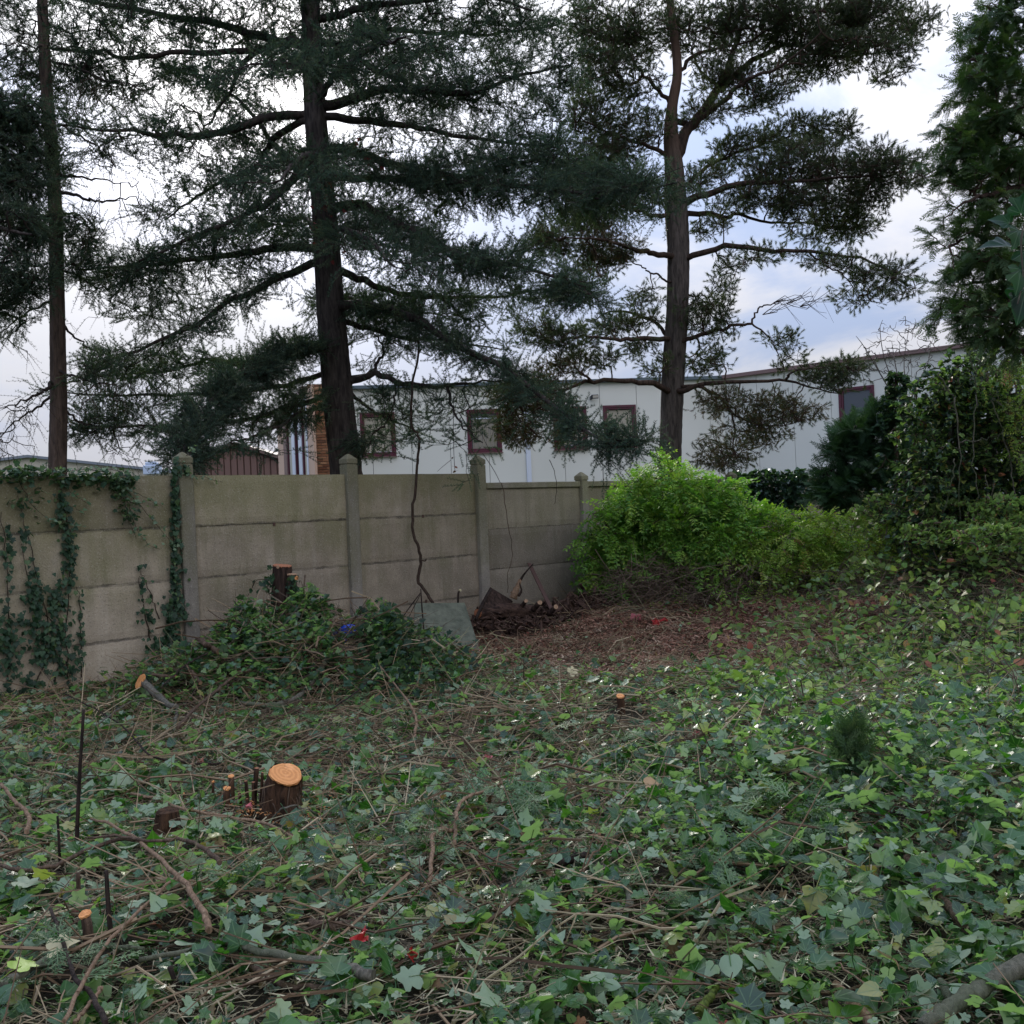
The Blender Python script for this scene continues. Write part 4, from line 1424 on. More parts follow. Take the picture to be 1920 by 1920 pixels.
CZ = 13.0
cedar_limbs = [
    # left side
    ([(560, 82), (510, 75), (437, 51), (328, 29), (200, 8), (100, -10)], (13, 14), .085, .02),
    ([(480, 95), (365, 97), (255, 106), (182, 98), (91, 91)], (13.1, 12), .05, .012),
    ([(565, 215), (492, 222), (419, 248), (346, 252), (292, 252), (219, 244), (109, 233)], (13, 11.6), .075, .012),
    ([(506, 84), (455, 120), (437, 164), (408, 204), (380, 250)], (13.1, 13.6), .045, .012),
    ([(560, 226), (503, 273), (481, 317), (419, 339), (365, 372), (310, 412)], (13, 14.6), .055, .012),
    ([(575, 303), (529, 357), (492, 386), (440, 412), (360, 445), (260, 490)], (12.9, 11.6), .07, .015),
    ([(585, 463), (503, 467), (437, 478), (328, 489), (230, 500), (139, 505)], (13, 12.2), .07, .012),
    ([(585, 496), (529, 518), (474, 547), (419, 569), (365, 612), (255, 656), (164, 693)], (13, 11.8), .065, .012),
    ([(604, 650), (550, 648), (500, 672), (450, 700), (400, 745), (365, 795), (342, 860)], (12.85, 10.6), .075, .018),
    ([(606, 655), (510, 675), (437, 682), (390, 675), (310, 697), (180, 705)], (13.1, 14.4), .06, .012),
    ([(608, 700), (520, 725), (430, 735), (328, 740), (219, 742), (120, 735)], (13.2, 13.8), .045, .010),
    ([(612, 740), (520, 770), (440, 790), (328, 800), (219, 800), (135, 805)], (13.2, 12.6), .045, .010),
    ([(575, 330), (540, 300), (500, 250), (450, 190), (380, 150), (300, 120)], (13.2, 15.2), .05, .012),
    ([(612, 760), (560, 775), (520, 800), (470, 820), (430, 830)], (12.8, 11.4), .035, .008),
    # right side
    ([(600, 73), (655, 95), (709, 135), (790, 160), (870, 165)], (13, 14.2), .06, .012),
    ([(607, 199), (655, 190), (709, 171), (782, 168), (855, 175), (910, 164), (985, 139), (1067, 122)], (13, 12.4), .085, .012),
    ([(610, 217), (691, 228), (764, 235), (833, 248), (950, 268), (1060, 278)], (13, 12.2), .065, .010),
    ([(615, 273), (673, 288), (746, 310), (819, 328), (910, 322), (994, 300), (1040, 290)], (12.9, 11.8), .075, .012),
    ([(620, 330), (720, 335), (830, 340), (965, 346), (1110, 362), (1270, 342)], (13, 10.9), .06, .010),
    ([(625, 394), (655, 383), (684, 386), (720, 408), (782, 437), (837, 467), (892, 485), (1001, 505), (1120, 560)], (13, 11.0), .085, .012),
    ([(632, 507), (673, 521), (720, 543), (782, 554), (862, 558), (946, 554), (1040, 540)], (13, 14.2), .065, .010),
    ([(640, 576), (709, 580), (764, 591), (819, 620), (871, 650), (938, 684), (1006, 735), (1074, 790), (1125, 822), (1212, 828)], (12.9, 9.9), .075, .010),
    ([(645, 602), (709, 620), (764, 634), (850, 640), (940, 655)], (13.1, 14.6), .05, .010),
    ([(660, 716), (705, 701), (742, 714), (786, 723), (837, 724), (888, 718), (950, 712)], (12.95, 12.2), .055, .010),
    ([(660, 740), (700, 770), (740, 790), (790, 812)], (13.1, 13.8), .03, .008),
    ([(690, 704), (720, 660), (700, 625)], (13, 13.4), .03, .01),
    ([(742, 714), (738, 760), (722, 800)], (12.9, 12.5), .022, .006),
    ([(838, 722), (850, 770), (868, 800), (905, 830)], (12.4, 12.0), .022, .006),
    ([(600, 40), (700, 10), (800, 0), (900, -10), (1000, 20)], (13, 12), .06, .012),
    ([(605, 120), (690, 60), (800, 60), (920, 62), (1050, 45)], (13, 14.8), .055, .012),
    # towards and away from the camera
    ([(600, 300), (590, 290), (560, 300), (520, 340)], (12.9, 10.0), .06, .012),
    ([(610, 420), (640, 430), (690, 450), (740, 500)], (12.9, 10.2), .06, .012),
    ([(600, 150), (580, 130), (540, 120), (470, 120)], (12.9, 10.0), .05, .012),
    ([(600, 180), (640, 130), (700, 90), (760, 70)], (12.9, 10.4), .05, .012),
    ([(600, 440), (570, 410), (540, 420), (490, 440)], (13.1, 16.0), .05, .012),
    ([(610, 560), (660, 560), (700, 600)], (13.1, 16.2), .05, .012),
    # above the frame
    ([(590, -60), (500, -90), (380, -110), (250, -100)], (13, 12), .07, .012),
    ([(592, -80), (700, -110), (820, -120), (960, -100)], (13, 12.4), .07, .012),
    ([(588, -180), (500, -220), (400, -240)], (13, 14), .06, .012),
    ([(588, -200), (680, -240), (800, -260)], (13, 14), .06, .012),
    ([(588, -300), (560, -330), (480, -360)], (13, 11.5), .05, .012),
    ([(588, -320), (640, -340), (740, -370)], (13, 11.5), .05, .012),
]


def build_cedar():
    line = [tuple(P(x, y, CZ)) for x, y in ((660, 1010), (649, 880), (636, 760), (622, 600), (608, 400), (592, 220), (584, 60), (580, -100), (578, -300), (577, -520))]
    rad = [.215, .195, .186, .176, .153, .140, .122, .108, .085, .05]
    t, lines, nodes = build_tree('cedar_tree', 'big dark cedar with a thick straight trunk behind the second fence post', P(660, 1010, CZ), line, rad, M['cedar_bark'], cedar_limbs, M['branch_bark'], 0.05)
    pts = []
    heavy = {5: 1.5, 6: 1.7, 3: .8, 8: 2.2, 7: 1.2, 17: 1.9, 15: 1.6, 21: 1.3, 19: 1.7, 18: 1.7, 13: 0.8, 24: 0.35, 25: .3, 26: .3, 27: .35, 10: .6, 11: .6, 23: .35, 13: .5, 22: .5}
    for i, ln in enumerate(lines):
        hv = heavy.get(i, 1.0)
        thin = i in (8, 21)
        pts.append(along_limb(ln, 74 * hv, 0.30 if thin else 0.75, f0=0.12 if not thin else 0.05, thick=0.055, droop=0.18, hang=0.10))
    blobs = [(200, 180, 160, 60, 13, 1.2, 160), (420, 320, 120, 60, 13.5, 1.2, 120), (300, 560, 110, 60, 12.6, 1.0, 110), (760, 420, 110, 50, 13.6, 1.2, 120), (800, 600, 120, 50, 13.2, 1.0, 150),
             (780, 760, 110, 40, 12.6, .5, 50), (860, 790, 60, 30, 12.4, .4, 16), (720, 60, 150, 50, 13.4, 1.3, 260), (950, 60, 90, 40, 13, 1.2, 110), (560, 40, 120, 50, 13.2, 1.3, 200), (350, 60, 150, 50, 13.5, 1.3, 200),
             (240, 690, 110, 35, 13, 1.0, 80), (230, 790, 110, 35, 13, .8, 80), (500, 790, 80, 20, 12.4, .7, 40), (570, 760, 50, 40, 12.6, .6, 60), (930, 490, 110, 22, 11.8, .7, 90), (1060, 545, 90, 24, 11.4, .6, 80), (870, 328, 140, 14, 12.2, .7, 120), (1120, 348, 150, 13, 11.5, .6, 100), (820, 172, 120, 14, 12.7, .7, 80), (545, 655, 50, 14, 12.2, .35, 45), (480, 690, 48, 22, 11.8, .4, 55), (425, 733, 42, 26, 11.5, .4, 55), (380, 780, 36, 28, 11.1, .4, 55), (345, 830, 28, 26, 10.8, .3, 40), (1010, 230, 60, 40, 12.5, .8, 60),
             (590, -150, 250, 100, 13, 2.2, 500), (590, -350, 180, 120, 13, 1.8, 300), (690, 830, 40, 25, 12.7, .4, 40)]
    q, _ = sample_blobs(blobs, clump=0.4)
    pts = np.concatenate(pts + [q])
    lines2, rad2, D, w_ = grow(nodes, pts, sag=0.0, wig=0.025, r_tip=0.0022, r_max=0.018)
    wood_mesh('twigs', lines2, rad2, M['tree_twig'], t)
    foliage('crown', lines2, D, w_, cedar_twigs, t, per=4, bias=(0, 0, 0.0), spread=0.45, sc=(0.55, 1.05), jit=.055)
    print('cedar points', len(pts))
    # red creeper leaves on the trunk
    cr = root('red_creeper', P(640, 330, 12.7), 'creeper with small dull red leaves hanging on the cedar trunk', 'creeper')
    cl = [[(665, 275), (640, 300), (615, 340), (600, 380), (618, 440), (632, 500)], [(600, 380), (590, 420), (600, 460), (585, 480)], [(672, 282), (690, 290), (700, 305)], [(625, 370), (640, 395), (642, 450), (648, 480)]]
    for c in cl:
        stick('stem', [P(x, y, 12.62) for x, y in c], 0.006, 0.003, M['vine_bark'], cr, jit=0.01, sides=4)
    rl = poly_leaf('red_leaf', IVY5, M['red_leaf'], 0.2, 0.3, 0.09)
    for k in range(44):
        c = cl[R.choice([0, 0, 0, 1, 2, 2, 3])]
        x, y = R.choice(c[:4])
        put('leaf', rl, cr, loc=P(x + R.gauss(8, 16), y + R.gauss(0, 16), 12.5 + R.uniform(-.25, .1)), rot=(R.uniform(0.5, 2.2), R.gauss(0, .6), R.uniform(0, 6.3)), scale=R.uniform(.5, 0.95))
    return t


def build_pine():
    Z = 16.3
    line = [tuple(P(x, y, Z)) for x, y in ((1250, 1020), (1255, 890), (1258, 800), (1262, 700), (1270, 580), (1272, 480), (1268, 400), (1264, 320), (1258, 255), (1260, 200), (1270, 140), (1266, 80), (1256, 0), (1250, -120), (1246, -260))]
    rad = [.19, .175, .17, .175, .168, .168, .178, .150, .115, .085, .075, .07, .062, .05, .03]
    limbs = [
        ([(1268, 300), (1285, 250), (1311, 219), (1348, 164), (1366, 124), (1382, 73), (1402, 20)], (16.3, 16.8), .115, .03),
        ([(1350, 170), (1395, 128), (1439, 98), (1482, 84), (1530, 96), (1590, 106), (1680, 90)], (16.6, 17.2), .065, .012),
        ([(1300, 235), (1360, 185), (1400, 150), (1470, 120), (1540, 60)], (16.5, 15.2), .06, .012),
        ([(1350, 165), (1320, 140), (1300, 110), (1290, 60)], (16.6, 17.0), .035, .012),
        ([(1270, 140), (1300, 105), (1350, 90), (1400, 78), (1470, 40)], (16.3, 16.0), .04, .012),
        ([(1270, 390), (1300, 372), (1329, 361), (1384, 346), (1439, 343), (1500, 340), (1600, 330), (1690, 322)], (16.3, 15.6), .08, .012),
        ([(1275, 405), (1329, 401), (1366, 408), (1380, 401), (1439, 416), (1494, 419), (1570, 430)], (16.3, 17.2), .055, .010),
        ([(1285, 350), (1330, 310), (1390, 285), (1450, 265), (1520, 245)], (16.4, 17.4), .045, .010),
        ([(1280, 487), (1329, 470), (1373, 461), (1439, 469), (1475, 470), (1548, 474), (1621, 489), (1658, 503), (1712, 525)], (16.2, 15.2), .06, .008),
        ([(1510, 468), (1545, 495), (1585, 520), (1610, 555)], (15.6, 15.4), .02, .006),
        ([(1262, 481), (1220, 474), (1183, 467), (1130, 450), (1060, 445)], (16.2, 15.2), .06, .012),
        ([(1258, 529), (1225, 512), (1202, 500), (1172, 489)], (16.2, 16.0), .022, .008),
        ([(1262, 638), (1200, 636), (1147, 634), (1089, 631), (1030, 645)], (16.2, 15.0), .05, .010),
        ([(1262, 650), (1235, 610), (1202, 591), (1150, 585), (1110, 600)], (16.3, 17.2), .04, .010),
        ([(1266, 408), (1245, 405), (1220, 405), (1191, 394), (1150, 380), (1090, 350)], (16.3, 15.6), .05, .010),
        ([(1262, 200), (1220, 153), (1183, 109), (1160, 50)], (16.3, 16.6), .045, .010),
        ([(1262, 300), (1230, 280), (1180, 262), (1120, 240), (1080, 215)], (16.3, 15.8), .05, .010),
        ([(1260, 735), (1226, 721), (1176, 714), (1108, 716), (1057, 730), (1010, 745)], (16.2, 14.6), .062, .012),
        ([(1110, 716), (1098, 704), (1075, 698), (1045, 700)], (15.2, 14.8), .025, .008),
        ([(1262, 736), (1290, 728), (1329, 718), (1402, 716), (1475, 713), (1512, 724), (1577, 738)], (16.2, 15.4), .055, .008),
        ([(1475, 713), (1482, 700), (1530, 690), (1590, 685)], (15.6, 15.3), .025, .006),
        ([(1310, 724), (1345, 742), (1368, 765), (1377, 800), (1374, 850)], (16.0, 15.6), .035, .010),
        ([(1365, 770), (1400, 790), (1440, 800), (1500, 790)], (15.8, 15.2), .018, .006),
        ([(1270, 645), (1300, 632), (1340, 620), (1380, 610), (1410, 607)], (16.2, 16.0), .045, .022),
        ([(1410, 607), (1424, 576), (1450, 570), (1475, 569)], (16.0, 16.0), .02, .006),
        ([(1410, 607), (1440, 630), (1455, 655), (1470, 690)], (16.0, 16.0), .018, .006),
        ([(1275, 560), (1300, 555), (1322, 554), (1340, 580)], (16.2, 16.4), .025, .008),
        ([(1250, -60), (1330, -100), (1450, -120), (1560, -110)], (16.3, 15.5), .06, .012),
        ([(1252, -40), (1180, -70), (1110, -90)], (16.3, 16.8), .05, .012),
    ]
    t, lines, nodes = build_tree('pine_tree', 'tall pine with a forked orange brown top, rising behind the bright green bush', P(1250, 1020, Z), line, rad, M['pine_bark'], limbs, M['pine_branch'], 0.05)
    B = lambda x, y, rx, ry, n, z=16.2, rz=0.7: (x, y, rx, ry, z, rz, n)
    up = [B(1130, 50, 75, 65, 170), B(1115, 150, 55, 50, 100), B(1205, 50, 75, 55, 120, 16.4, 1.1), B(1185, 150, 60, 40, 70), B(1180, 250, 85, 40, 120), B(1105, 225, 48, 30, 60), B(1130, 300, 90, 32, 110), B(1085, 335, 75, 32, 100),
          B(1170, 370, 80, 36, 120), B(1100, 410, 80, 32, 120), B(1040, 450, 60, 25, 75, 15.6), B(1130, 480, 60, 30, 80),
          B(1320, 40, 80, 45, 140, 16.4, 1.1), B(1420, 35, 90, 42, 170, 16.2, 1.2), B(1520, 35, 100, 42, 190, 16.0, 1.1), B(1620, 55, 90, 38, 150, 16.4, 1.0), B(1705, 58, 55, 26, 60, 17), B(1560, 108, 110, 26, 150), B(1440, 150, 80, 26, 80), B(1340, 130, 55, 32, 60),
          B(1330, 205, 50, 22, 40), B(1430, 190, 50, 13, 28), B(1640, 0, 90, 40, 120), B(1670, 120, 50, 18, 40),
          B(1480, 250, 60, 26, 70, 17), B(1560, 250, 48, 22, 55, 17), B(1400, 285, 70, 28, 80, 16.8), B(1500, 308, 110, 32, 150, 16.0, .9), B(1600, 320, 85, 34, 130, 15.8, .9), B(1690, 328, 60, 28, 75, 15.7), B(1420, 368, 80, 26, 90), B(1530, 388, 90, 28, 120),
          B(1625, 385, 45, 28, 50), B(1560, 430, 90, 22, 90, 17), B(1330, 330, 40, 22, 35), B(1340, 420, 40, 18, 25)]
    lw = [B(1385, 490, 45, 20, 26, 16), B(1360, 525, 25, 28, 22, 16), B(1460, 478, 50, 12, 22, 16), B(1560, 492, 60, 16, 42, 15.5, .5), B(1640, 512, 70, 22, 62, 15.4, .5), B(1695, 535, 38, 22, 30, 15.3, .4), B(1612, 556, 60, 22, 34, 15.4, .4),
          B(1330, 570, 45, 30, 48), B(1345, 612, 45, 28, 45), B(1325, 672, 45, 30, 52), B(1290, 600, 26, 40, 30), B(1460, 640, 35, 20, 22, 16, .4), B(1484, 682, 28, 18, 18, 16, .4),
          B(1195, 600, 52, 25, 52), B(1130, 618, 50, 18, 40), B(1060, 645, 65, 25, 72, 15.2), B(1100, 680, 60, 18, 44, 15.4), B(1190, 655, 40, 18, 30), B(1000, 620, 50, 25, 50, 15.2), B(1210, 560, 40, 18, 24), B(1230, 690, 26, 24, 22),
          B(1545, 700, 60, 22, 50, 15.4, .4), B(1590, 690, 50, 16, 32, 15.3, .4), B(1580, 722, 40, 14, 22, 15.4, .4)]
    br = [B(1012, 755, 68, 45, 130, 14.8, .5), B(975, 800, 48, 38, 80, 14.7, .5), B(1060, 812, 35, 28, 34, 14.8, .4), B(950, 740, 42, 28, 50, 14.7, .5), B(1040, 700, 60, 22, 50, 15), B(1150, 455, 60, 30, 50, 15.6), B(1100, 520, 45, 18, 20, 15.6),
          B(1350, 755, 55, 30, 62, 15.8, .5), B(1440, 765, 58, 32, 64, 15.6, .5), B(1400, 820, 85, 26, 70, 15.6, .5), B(1360, 855, 58, 26, 62, 15.6, .5), B(1505, 775, 45, 22, 34, 15.3, .4), B(1420, 790, 60, 20, 30, 15.6, .4)]
    qa, _ = sample_blobs(up, dens=1.65, clump=0.42, freq=2.2)
    qb, _ = sample_blobs(lw, dens=1.15, clump=0.45, freq=2.6)
    qc, _ = sample_blobs(br, dens=1.2, clump=0.45, freq=2.6)
    pts = np.concatenate([qa, qb, qc])
    typ = np.concatenate([np.zeros(len(qa) + len(qb)), np.ones(len(qc))])
    dmin = np.empty(len(pts))
    for i in range(0, len(pts), 500):
        dmin[i:i + 500] = ((pts[i:i + 500, None, :] - nodes[None]) ** 2).sum(-1).min(1)
    od = np.argsort(dmin)
    L2, r2, D, w_ = grow(nodes, pts, sag=0.02, wig=0.05, r_tip=0.003, r_max=0.022, order=od)
    ty = typ[od]
    wood_mesh('twigs', L2, r2, M['pine_twig'], t)
    g, b = ty == 0, ty == 1
    foliage('crown', L2[g], D[g], w_[g], pine_tufts, t, per=5, bias=(0, 0, 0.35), spread=0.7, sc=(0.65, 1.1), jit=.05)
    foliage('brown_foliage', L2[b], D[b], w_[b], brown_tufts + pine_tufts[:1], t, per=7, bias=(0, 0, 0.0), spread=0.7, sc=(0.55, 0.95), jit=.05)
    # bare twigs at the end of the right limb
    bt = []
    for (x, y) in ((1450, 568), (1475, 569), (1430, 590), (1500, 575)):
        for k in range(5):
            a = P(x, y, 16.0)
            bt.append([a, a + Vector((.12 + R.random() * .1, R.gauss(0, .1), R.uniform(-.02, .12))), a + Vector((.28 + R.random() * .15, R.gauss(0, .15), R.uniform(-.1, .2))), a + Vector((.45 + R.random() * .2, R.gauss(0, .2), R.uniform(-.25, .25)))])
    V, F = tubes(np.array(bt, float), np.tile([.007, .005, .0035, .002], (len(bt), 1)), 4)
    put('bare_twigs', add_mesh('bare_twigs', V, F, M['pine_twig']), t)['kind'] = 'stuff'
    print('pine points', len(pts))


def build_thin_tree():
    Z = 12.0
    line = [tuple(P(x, y, Z)) for x, y in ((108, 1010), (108, 870), (110, 760), (108, 640), (106, 500), (104, 400), (96, 270), (86, 140), (79, 0), (74, -150), (70, -320))]
    rad = [.118, .098, .093, .086, .080, .078, .072, .066, .058, .048, .03]
    z = Z
    limbs = [([(84, 40), (130, 60), (180, 58), (230, 62)], (z, 12.6), .02, .005), ([(88, 80), (60, 95), (20, 80), (-40, 95)], (z, 11.5), .018, .005), ([(92, 150), (50, 140), (0, 150)], (z, 12.6), .018, .005),
             ([(90, 110), (150, 130), (200, 150), (260, 158)], (z, 11.6), .02, .005), ([(100, 330), (150, 333), (200, 340), (240, 343)], (z, 12.3), .02, .005), ([(104, 358), (146, 368), (190, 378), (255, 368)], (z, 11.6), .028, .006),
             ([(104, 435), (60, 425), (10, 432), (-40, 430)], (z, 11.6), .025, .006), ([(104, 410), (140, 400), (165, 430), (178, 470)], (z, 12.2), .02, .006), ([(105, 500), (150, 520), (190, 540), (240, 520)], (z, 12.5), .02, .005),
             ([(106, 560), (60, 580), (20, 610), (-20, 640)], (z, 11.6), .02, .005), ([(108, 600), (150, 640), (190, 660), (230, 655)], (z, 12.5), .018, .005), ([(100, 715), (85, 730), (50, 750), (0, 765)], (z, 11.4), .03, .006),
             ([(102, 735), (70, 765), (30, 790), (-10, 830)], (z, 12.2), .022, .005), ([(112, 760), (150, 790), (190, 800), (235, 795)], (z, 12.5), .02, .005), ([(100, 690), (140, 705), (190, 720), (240, 722)], (z, 11.5), .02, .005),
             ([(94, 230), (140, 250), (190, 280), (210, 300)], (z, 11.8), .018, .005), ([(90, 195), (50, 215), (0, 230)], (z, 12.4), .018, .005), ([(78, -40), (160, -20), (250, 0)], (z, 12.4), .02, .005), ([(78, -60), (20, -40), (-60, -20)], (z, 11.6), .02, .005)]
    t, lines, nodes = build_tree('thin_conifer', 'thin conifer with a slim reddish trunk and sparse drooping twigs, leftmost trunk', P(108, 1010, Z), line, rad, M['thin_bark'], limbs, M['branch_bark'], 0.05)
    pts = [along_limb(ln, 34, 0.4, f0=0.15, thick=0.08, droop=0.5, hang=0.6) for ln in lines]
    dense = sample_blobs([(150, 440, 32, 45, 12, .4, 90), (60, 420, 50, 40, 12, .5, 110), (105, 310, 35, 40, 12, .4, 70), (60, 140, 60, 50, 12.2, .7, 90), (150, 130, 60, 50, 12, .7, 80), (40, 30, 60, 40, 12, .7, 90), (200, 30, 70, 40, 12, .7, 80), (90, -80, 150, 60, 12, .8, 150)], clump=.45)[0]
    n1_ = len(np.concatenate(pts))
    allp = np.concatenate(pts + [dense])
    typ = np.concatenate([np.zeros(n1_), np.ones(len(dense))])
    dm = ((allp[:, None, :] - nodes[None]) ** 2).sum(-1).min(1)
    od = np.argsort(dm)
    L2, r2, D, w_ = grow(nodes, allp, sag=-0.02, wig=0.06, r_tip=0.003, r_max=0.014, order=od)
    wood_mesh('twigs', L2, r2, M['tree_twig'], t)
    ty = typ[od]
    foliage('crown', L2[ty == 1], D[ty == 1], w_, cedar_twigs, t, per=4, bias=(0, 0, -0.1), spread=0.7, sc=(0.45, 0.85), jit=.04)
    a = ty == 0
    foliage('sparse_needles', L2[a], D[a], w_, larch_twigs, t, per=2, bias=(0, 0, -0.9), spread=0.35, sc=(0.6, 1.1), skip=0.25)


def build_left_tree():
    Z = 10.5
    line = [tuple(P(x, y, Z)) for x, y in ((-170, 1040), (-165, 800), (-160, 500), (-155, 200), (-150, -100), (-148, -300))]
    limbs = [([(-165, 300), (-80, 230), (0, 195), (60, 200)], (Z, 10.5), .05, .012), ([(-165, 420), (-80, 330), (0, 300), (80, 290)], (Z, 11), .05, .012), ([(-165, 520), (-60, 440), (0, 430), (60, 440)], (Z, 10), .05, .012),
             ([(-165, 640), (-60, 540), (0, 510), (70, 520)], (Z, 10.6), .05, .012), ([(-165, 150), (-100, 60), (0, 20)], (Z, 10.5), .05, .012), ([(-165, 700), (-80, 630), (-10, 590), (50, 600)], (Z, 11), .04, .01)]
    t, lines, nodes = build_tree('edge_cedar', 'dense dark conifer whose boughs reach in at the left edge of the photo', P(-170, 1040, Z), line, [.16, .14, .12, .1, .08, .05], M['cedar_bark'], limbs, M['branch_bark'])
    blobs = [(10, 215, 75, 45, 10.6, .6, 150), (60, 260, 55, 45, 10.8, .5, 100), (10, 300, 80, 45, 10.6, .6, 150), (30, 340, 60, 35, 10.6, .6, 90), (10, 430, 80, 45, 10.4, .6, 150), (20, 510, 75, 50, 10.5, .6, 140), (30, 560, 60, 45, 10.7, .5, 90), (-20, 600, 60, 40, 10.8, .5, 80),
             (-120, 350, 90, 200, 10.5, 1.0, 400), (-120, 0, 90, 150, 10.5, 1.0, 250)]
    q, _ = sample_blobs(blobs, dens=1.1, clump=.35)
    L2, r2, D, w_ = grow(nodes, q, sag=0.02, wig=0.06, r_tip=0.0035, r_max=0.018)
    wood_mesh('twigs', L2, r2, M['tree_twig'], t)
    foliage('crown', L2, D, w_, cedar_twigs, t, per=4, bias=(0, 0, -0.1), spread=0.6, sc=(0.5, 0.9), jit=.05)


def build_cypress():
    Z = 9.2
    line = [tuple(P(x, y, Z)) for x, y in ((2010, 1000), (2012, 800), (2014, 500), (2010, 200), (2000, -100), (1995, -350))]
    limbs = [([(2012, 640), (1960, 615), (1900, 600), (1850, 582), (1790, 575)], (Z, 9.0), .07, .012), ([(2012, 400), (1960, 365), (1900, 352), (1850, 365), (1800, 385)], (Z, 8.8), .06, .010), ([(2012, 300), (1950, 260), (1880, 240), (1800, 245), (1760, 235)], (Z, 9.2), .05, .010),
             ([(2012, 200), (1950, 160), (1880, 130), (1830, 110)], (Z, 9.2), .05, .010), ([(2010, 100), (1950, 60), (1890, 30), (1850, 10)], (Z, 9.2), .045, .010), ([(2012, 500), (1960, 470), (1900, 450), (1840, 440), (1780, 460)], (Z, 9.0), .05, .010),
             ([(2012, 560), (1950, 530), (1880, 520), (1800, 535)], (Z, 9.4), .05, .010), ([(2012, 700), (1950, 670), (1890, 650), (1830, 640)], (Z, 9.5), .05, .010)]
    t, lines, nodes = build_tree('cypress_tree', 'feathery green cypress reaching in from the right edge above the ivy covered shrubs', P(2010, 1000, Z), line, [.16, .14, .13, .1, .07, .04], M['thin_bark'], limbs, M['pine_branch'])
    B = lambda x, y, rx, ry, n, z=9.1, rz=0.45: (x, y, rx, ry, z, rz, n)
    blobs = [B(1838, 50, 36, 34, 40), B(1812, 165, 32, 26, 28), B(1890, 20, 50, 40, 80), B(1870, 110, 55, 38, 95), B(1905, 70, 40, 50, 60), B(1850, 165, 50, 35, 70), B(1890, 200, 60, 40, 90), B(1860, 245, 75, 32, 110), B(1800, 240, 45, 28, 50), B(1780, 290, 40, 26, 45), B(1850, 310, 80, 36, 120), B(1905, 300, 50, 60, 80),
             B(1800, 350, 45, 28, 45), B(1850, 400, 60, 36, 75), B(1800, 440, 45, 20, 34), B(1755, 425, 28, 10, 10), B(1880, 460, 60, 36, 75), B(1830, 500, 55, 30, 60), B(1790, 500, 32, 22, 24), B(1900, 530, 45, 36, 60), B(1840, 560, 70, 30, 85), B(1775, 530, 40, 14, 18), B(1790, 590, 50, 28, 55),
             B(1860, 600, 70, 30, 85), B(1910, 640, 45, 40, 65), B(1830, 630, 45, 20, 35), B(2010, 300, 70, 350, 380, 9.2, 1.0), B(1990, -120, 110, 120, 160, 9.2, 1.0), B(1900, 350, 50, 250, 120, 9.5, .5)]
    q, _ = sample_blobs(blobs, dens=.72, clump=.6, freq=3.4)
    L2, r2, D, w_ = grow(nodes, q, sag=0.02, wig=0.07, r_tip=0.003, r_max=0.016)
    wood_mesh('twigs', L2, r2, M['pine_twig'], t)
    D2 = D + np.array([-0.5, 0, -0.05])
    foliage('crown', L2, D2, w_, sprays, t, per=3, bias=(-0.1, 0, -0.05), spread=0.6, sc=(0.32, 0.66))


def shrub(name, label, cat, base, stems, blobs, leaves, stem_mat, twig_mat, dens=1.0, per=3, shell=True, sc=(0.7, 1.2), bias=(0, -0.2, -0.3), spread=0.5, out=0.6, clump=0.3, freq=3.0, twigr=0.003, fol='foliage', bunch=0):
    t = root(name, base, label, cat)
    nodes = []
    for (px, zs, r0, r1) in stems:
        ln = limb_line(px, zs, 12)
        V, F = tubes(ln[None], np.linspace(r0, r1, 12)[None], 6)
        put('stem', add_mesh('stem', V, F, stem_mat, smooth=True), t)
        nodes.append(resample_nodes(ln, 0.1))
    nodes = np.concatenate(nodes)
    q, u = sample_blobs(blobs, dens=dens, shell=shell, clump=clump, freq=freq, bunch=bunch)
    gz = H(q[:, 0], q[:, 1])
    q[:, 2] = np.maximum(q[:, 2], gz + 0.04)
    od = np.argsort(((q[:, None, :] - nodes[None]) ** 2).sum(-1).min(1))
    L2, r2, D, w_ = grow(nodes, q, sag=0.05, wig=0.08, r_tip=twigr, r_max=0.012, order=od)
    wood_mesh('twigs', L2, r2, twig_mat, t)
    foliage(fol, L2, D * 0.6 + u[od] * out, w_, leaves, t, per=per, bias=bias, spread=spread, sc=sc)
    return t


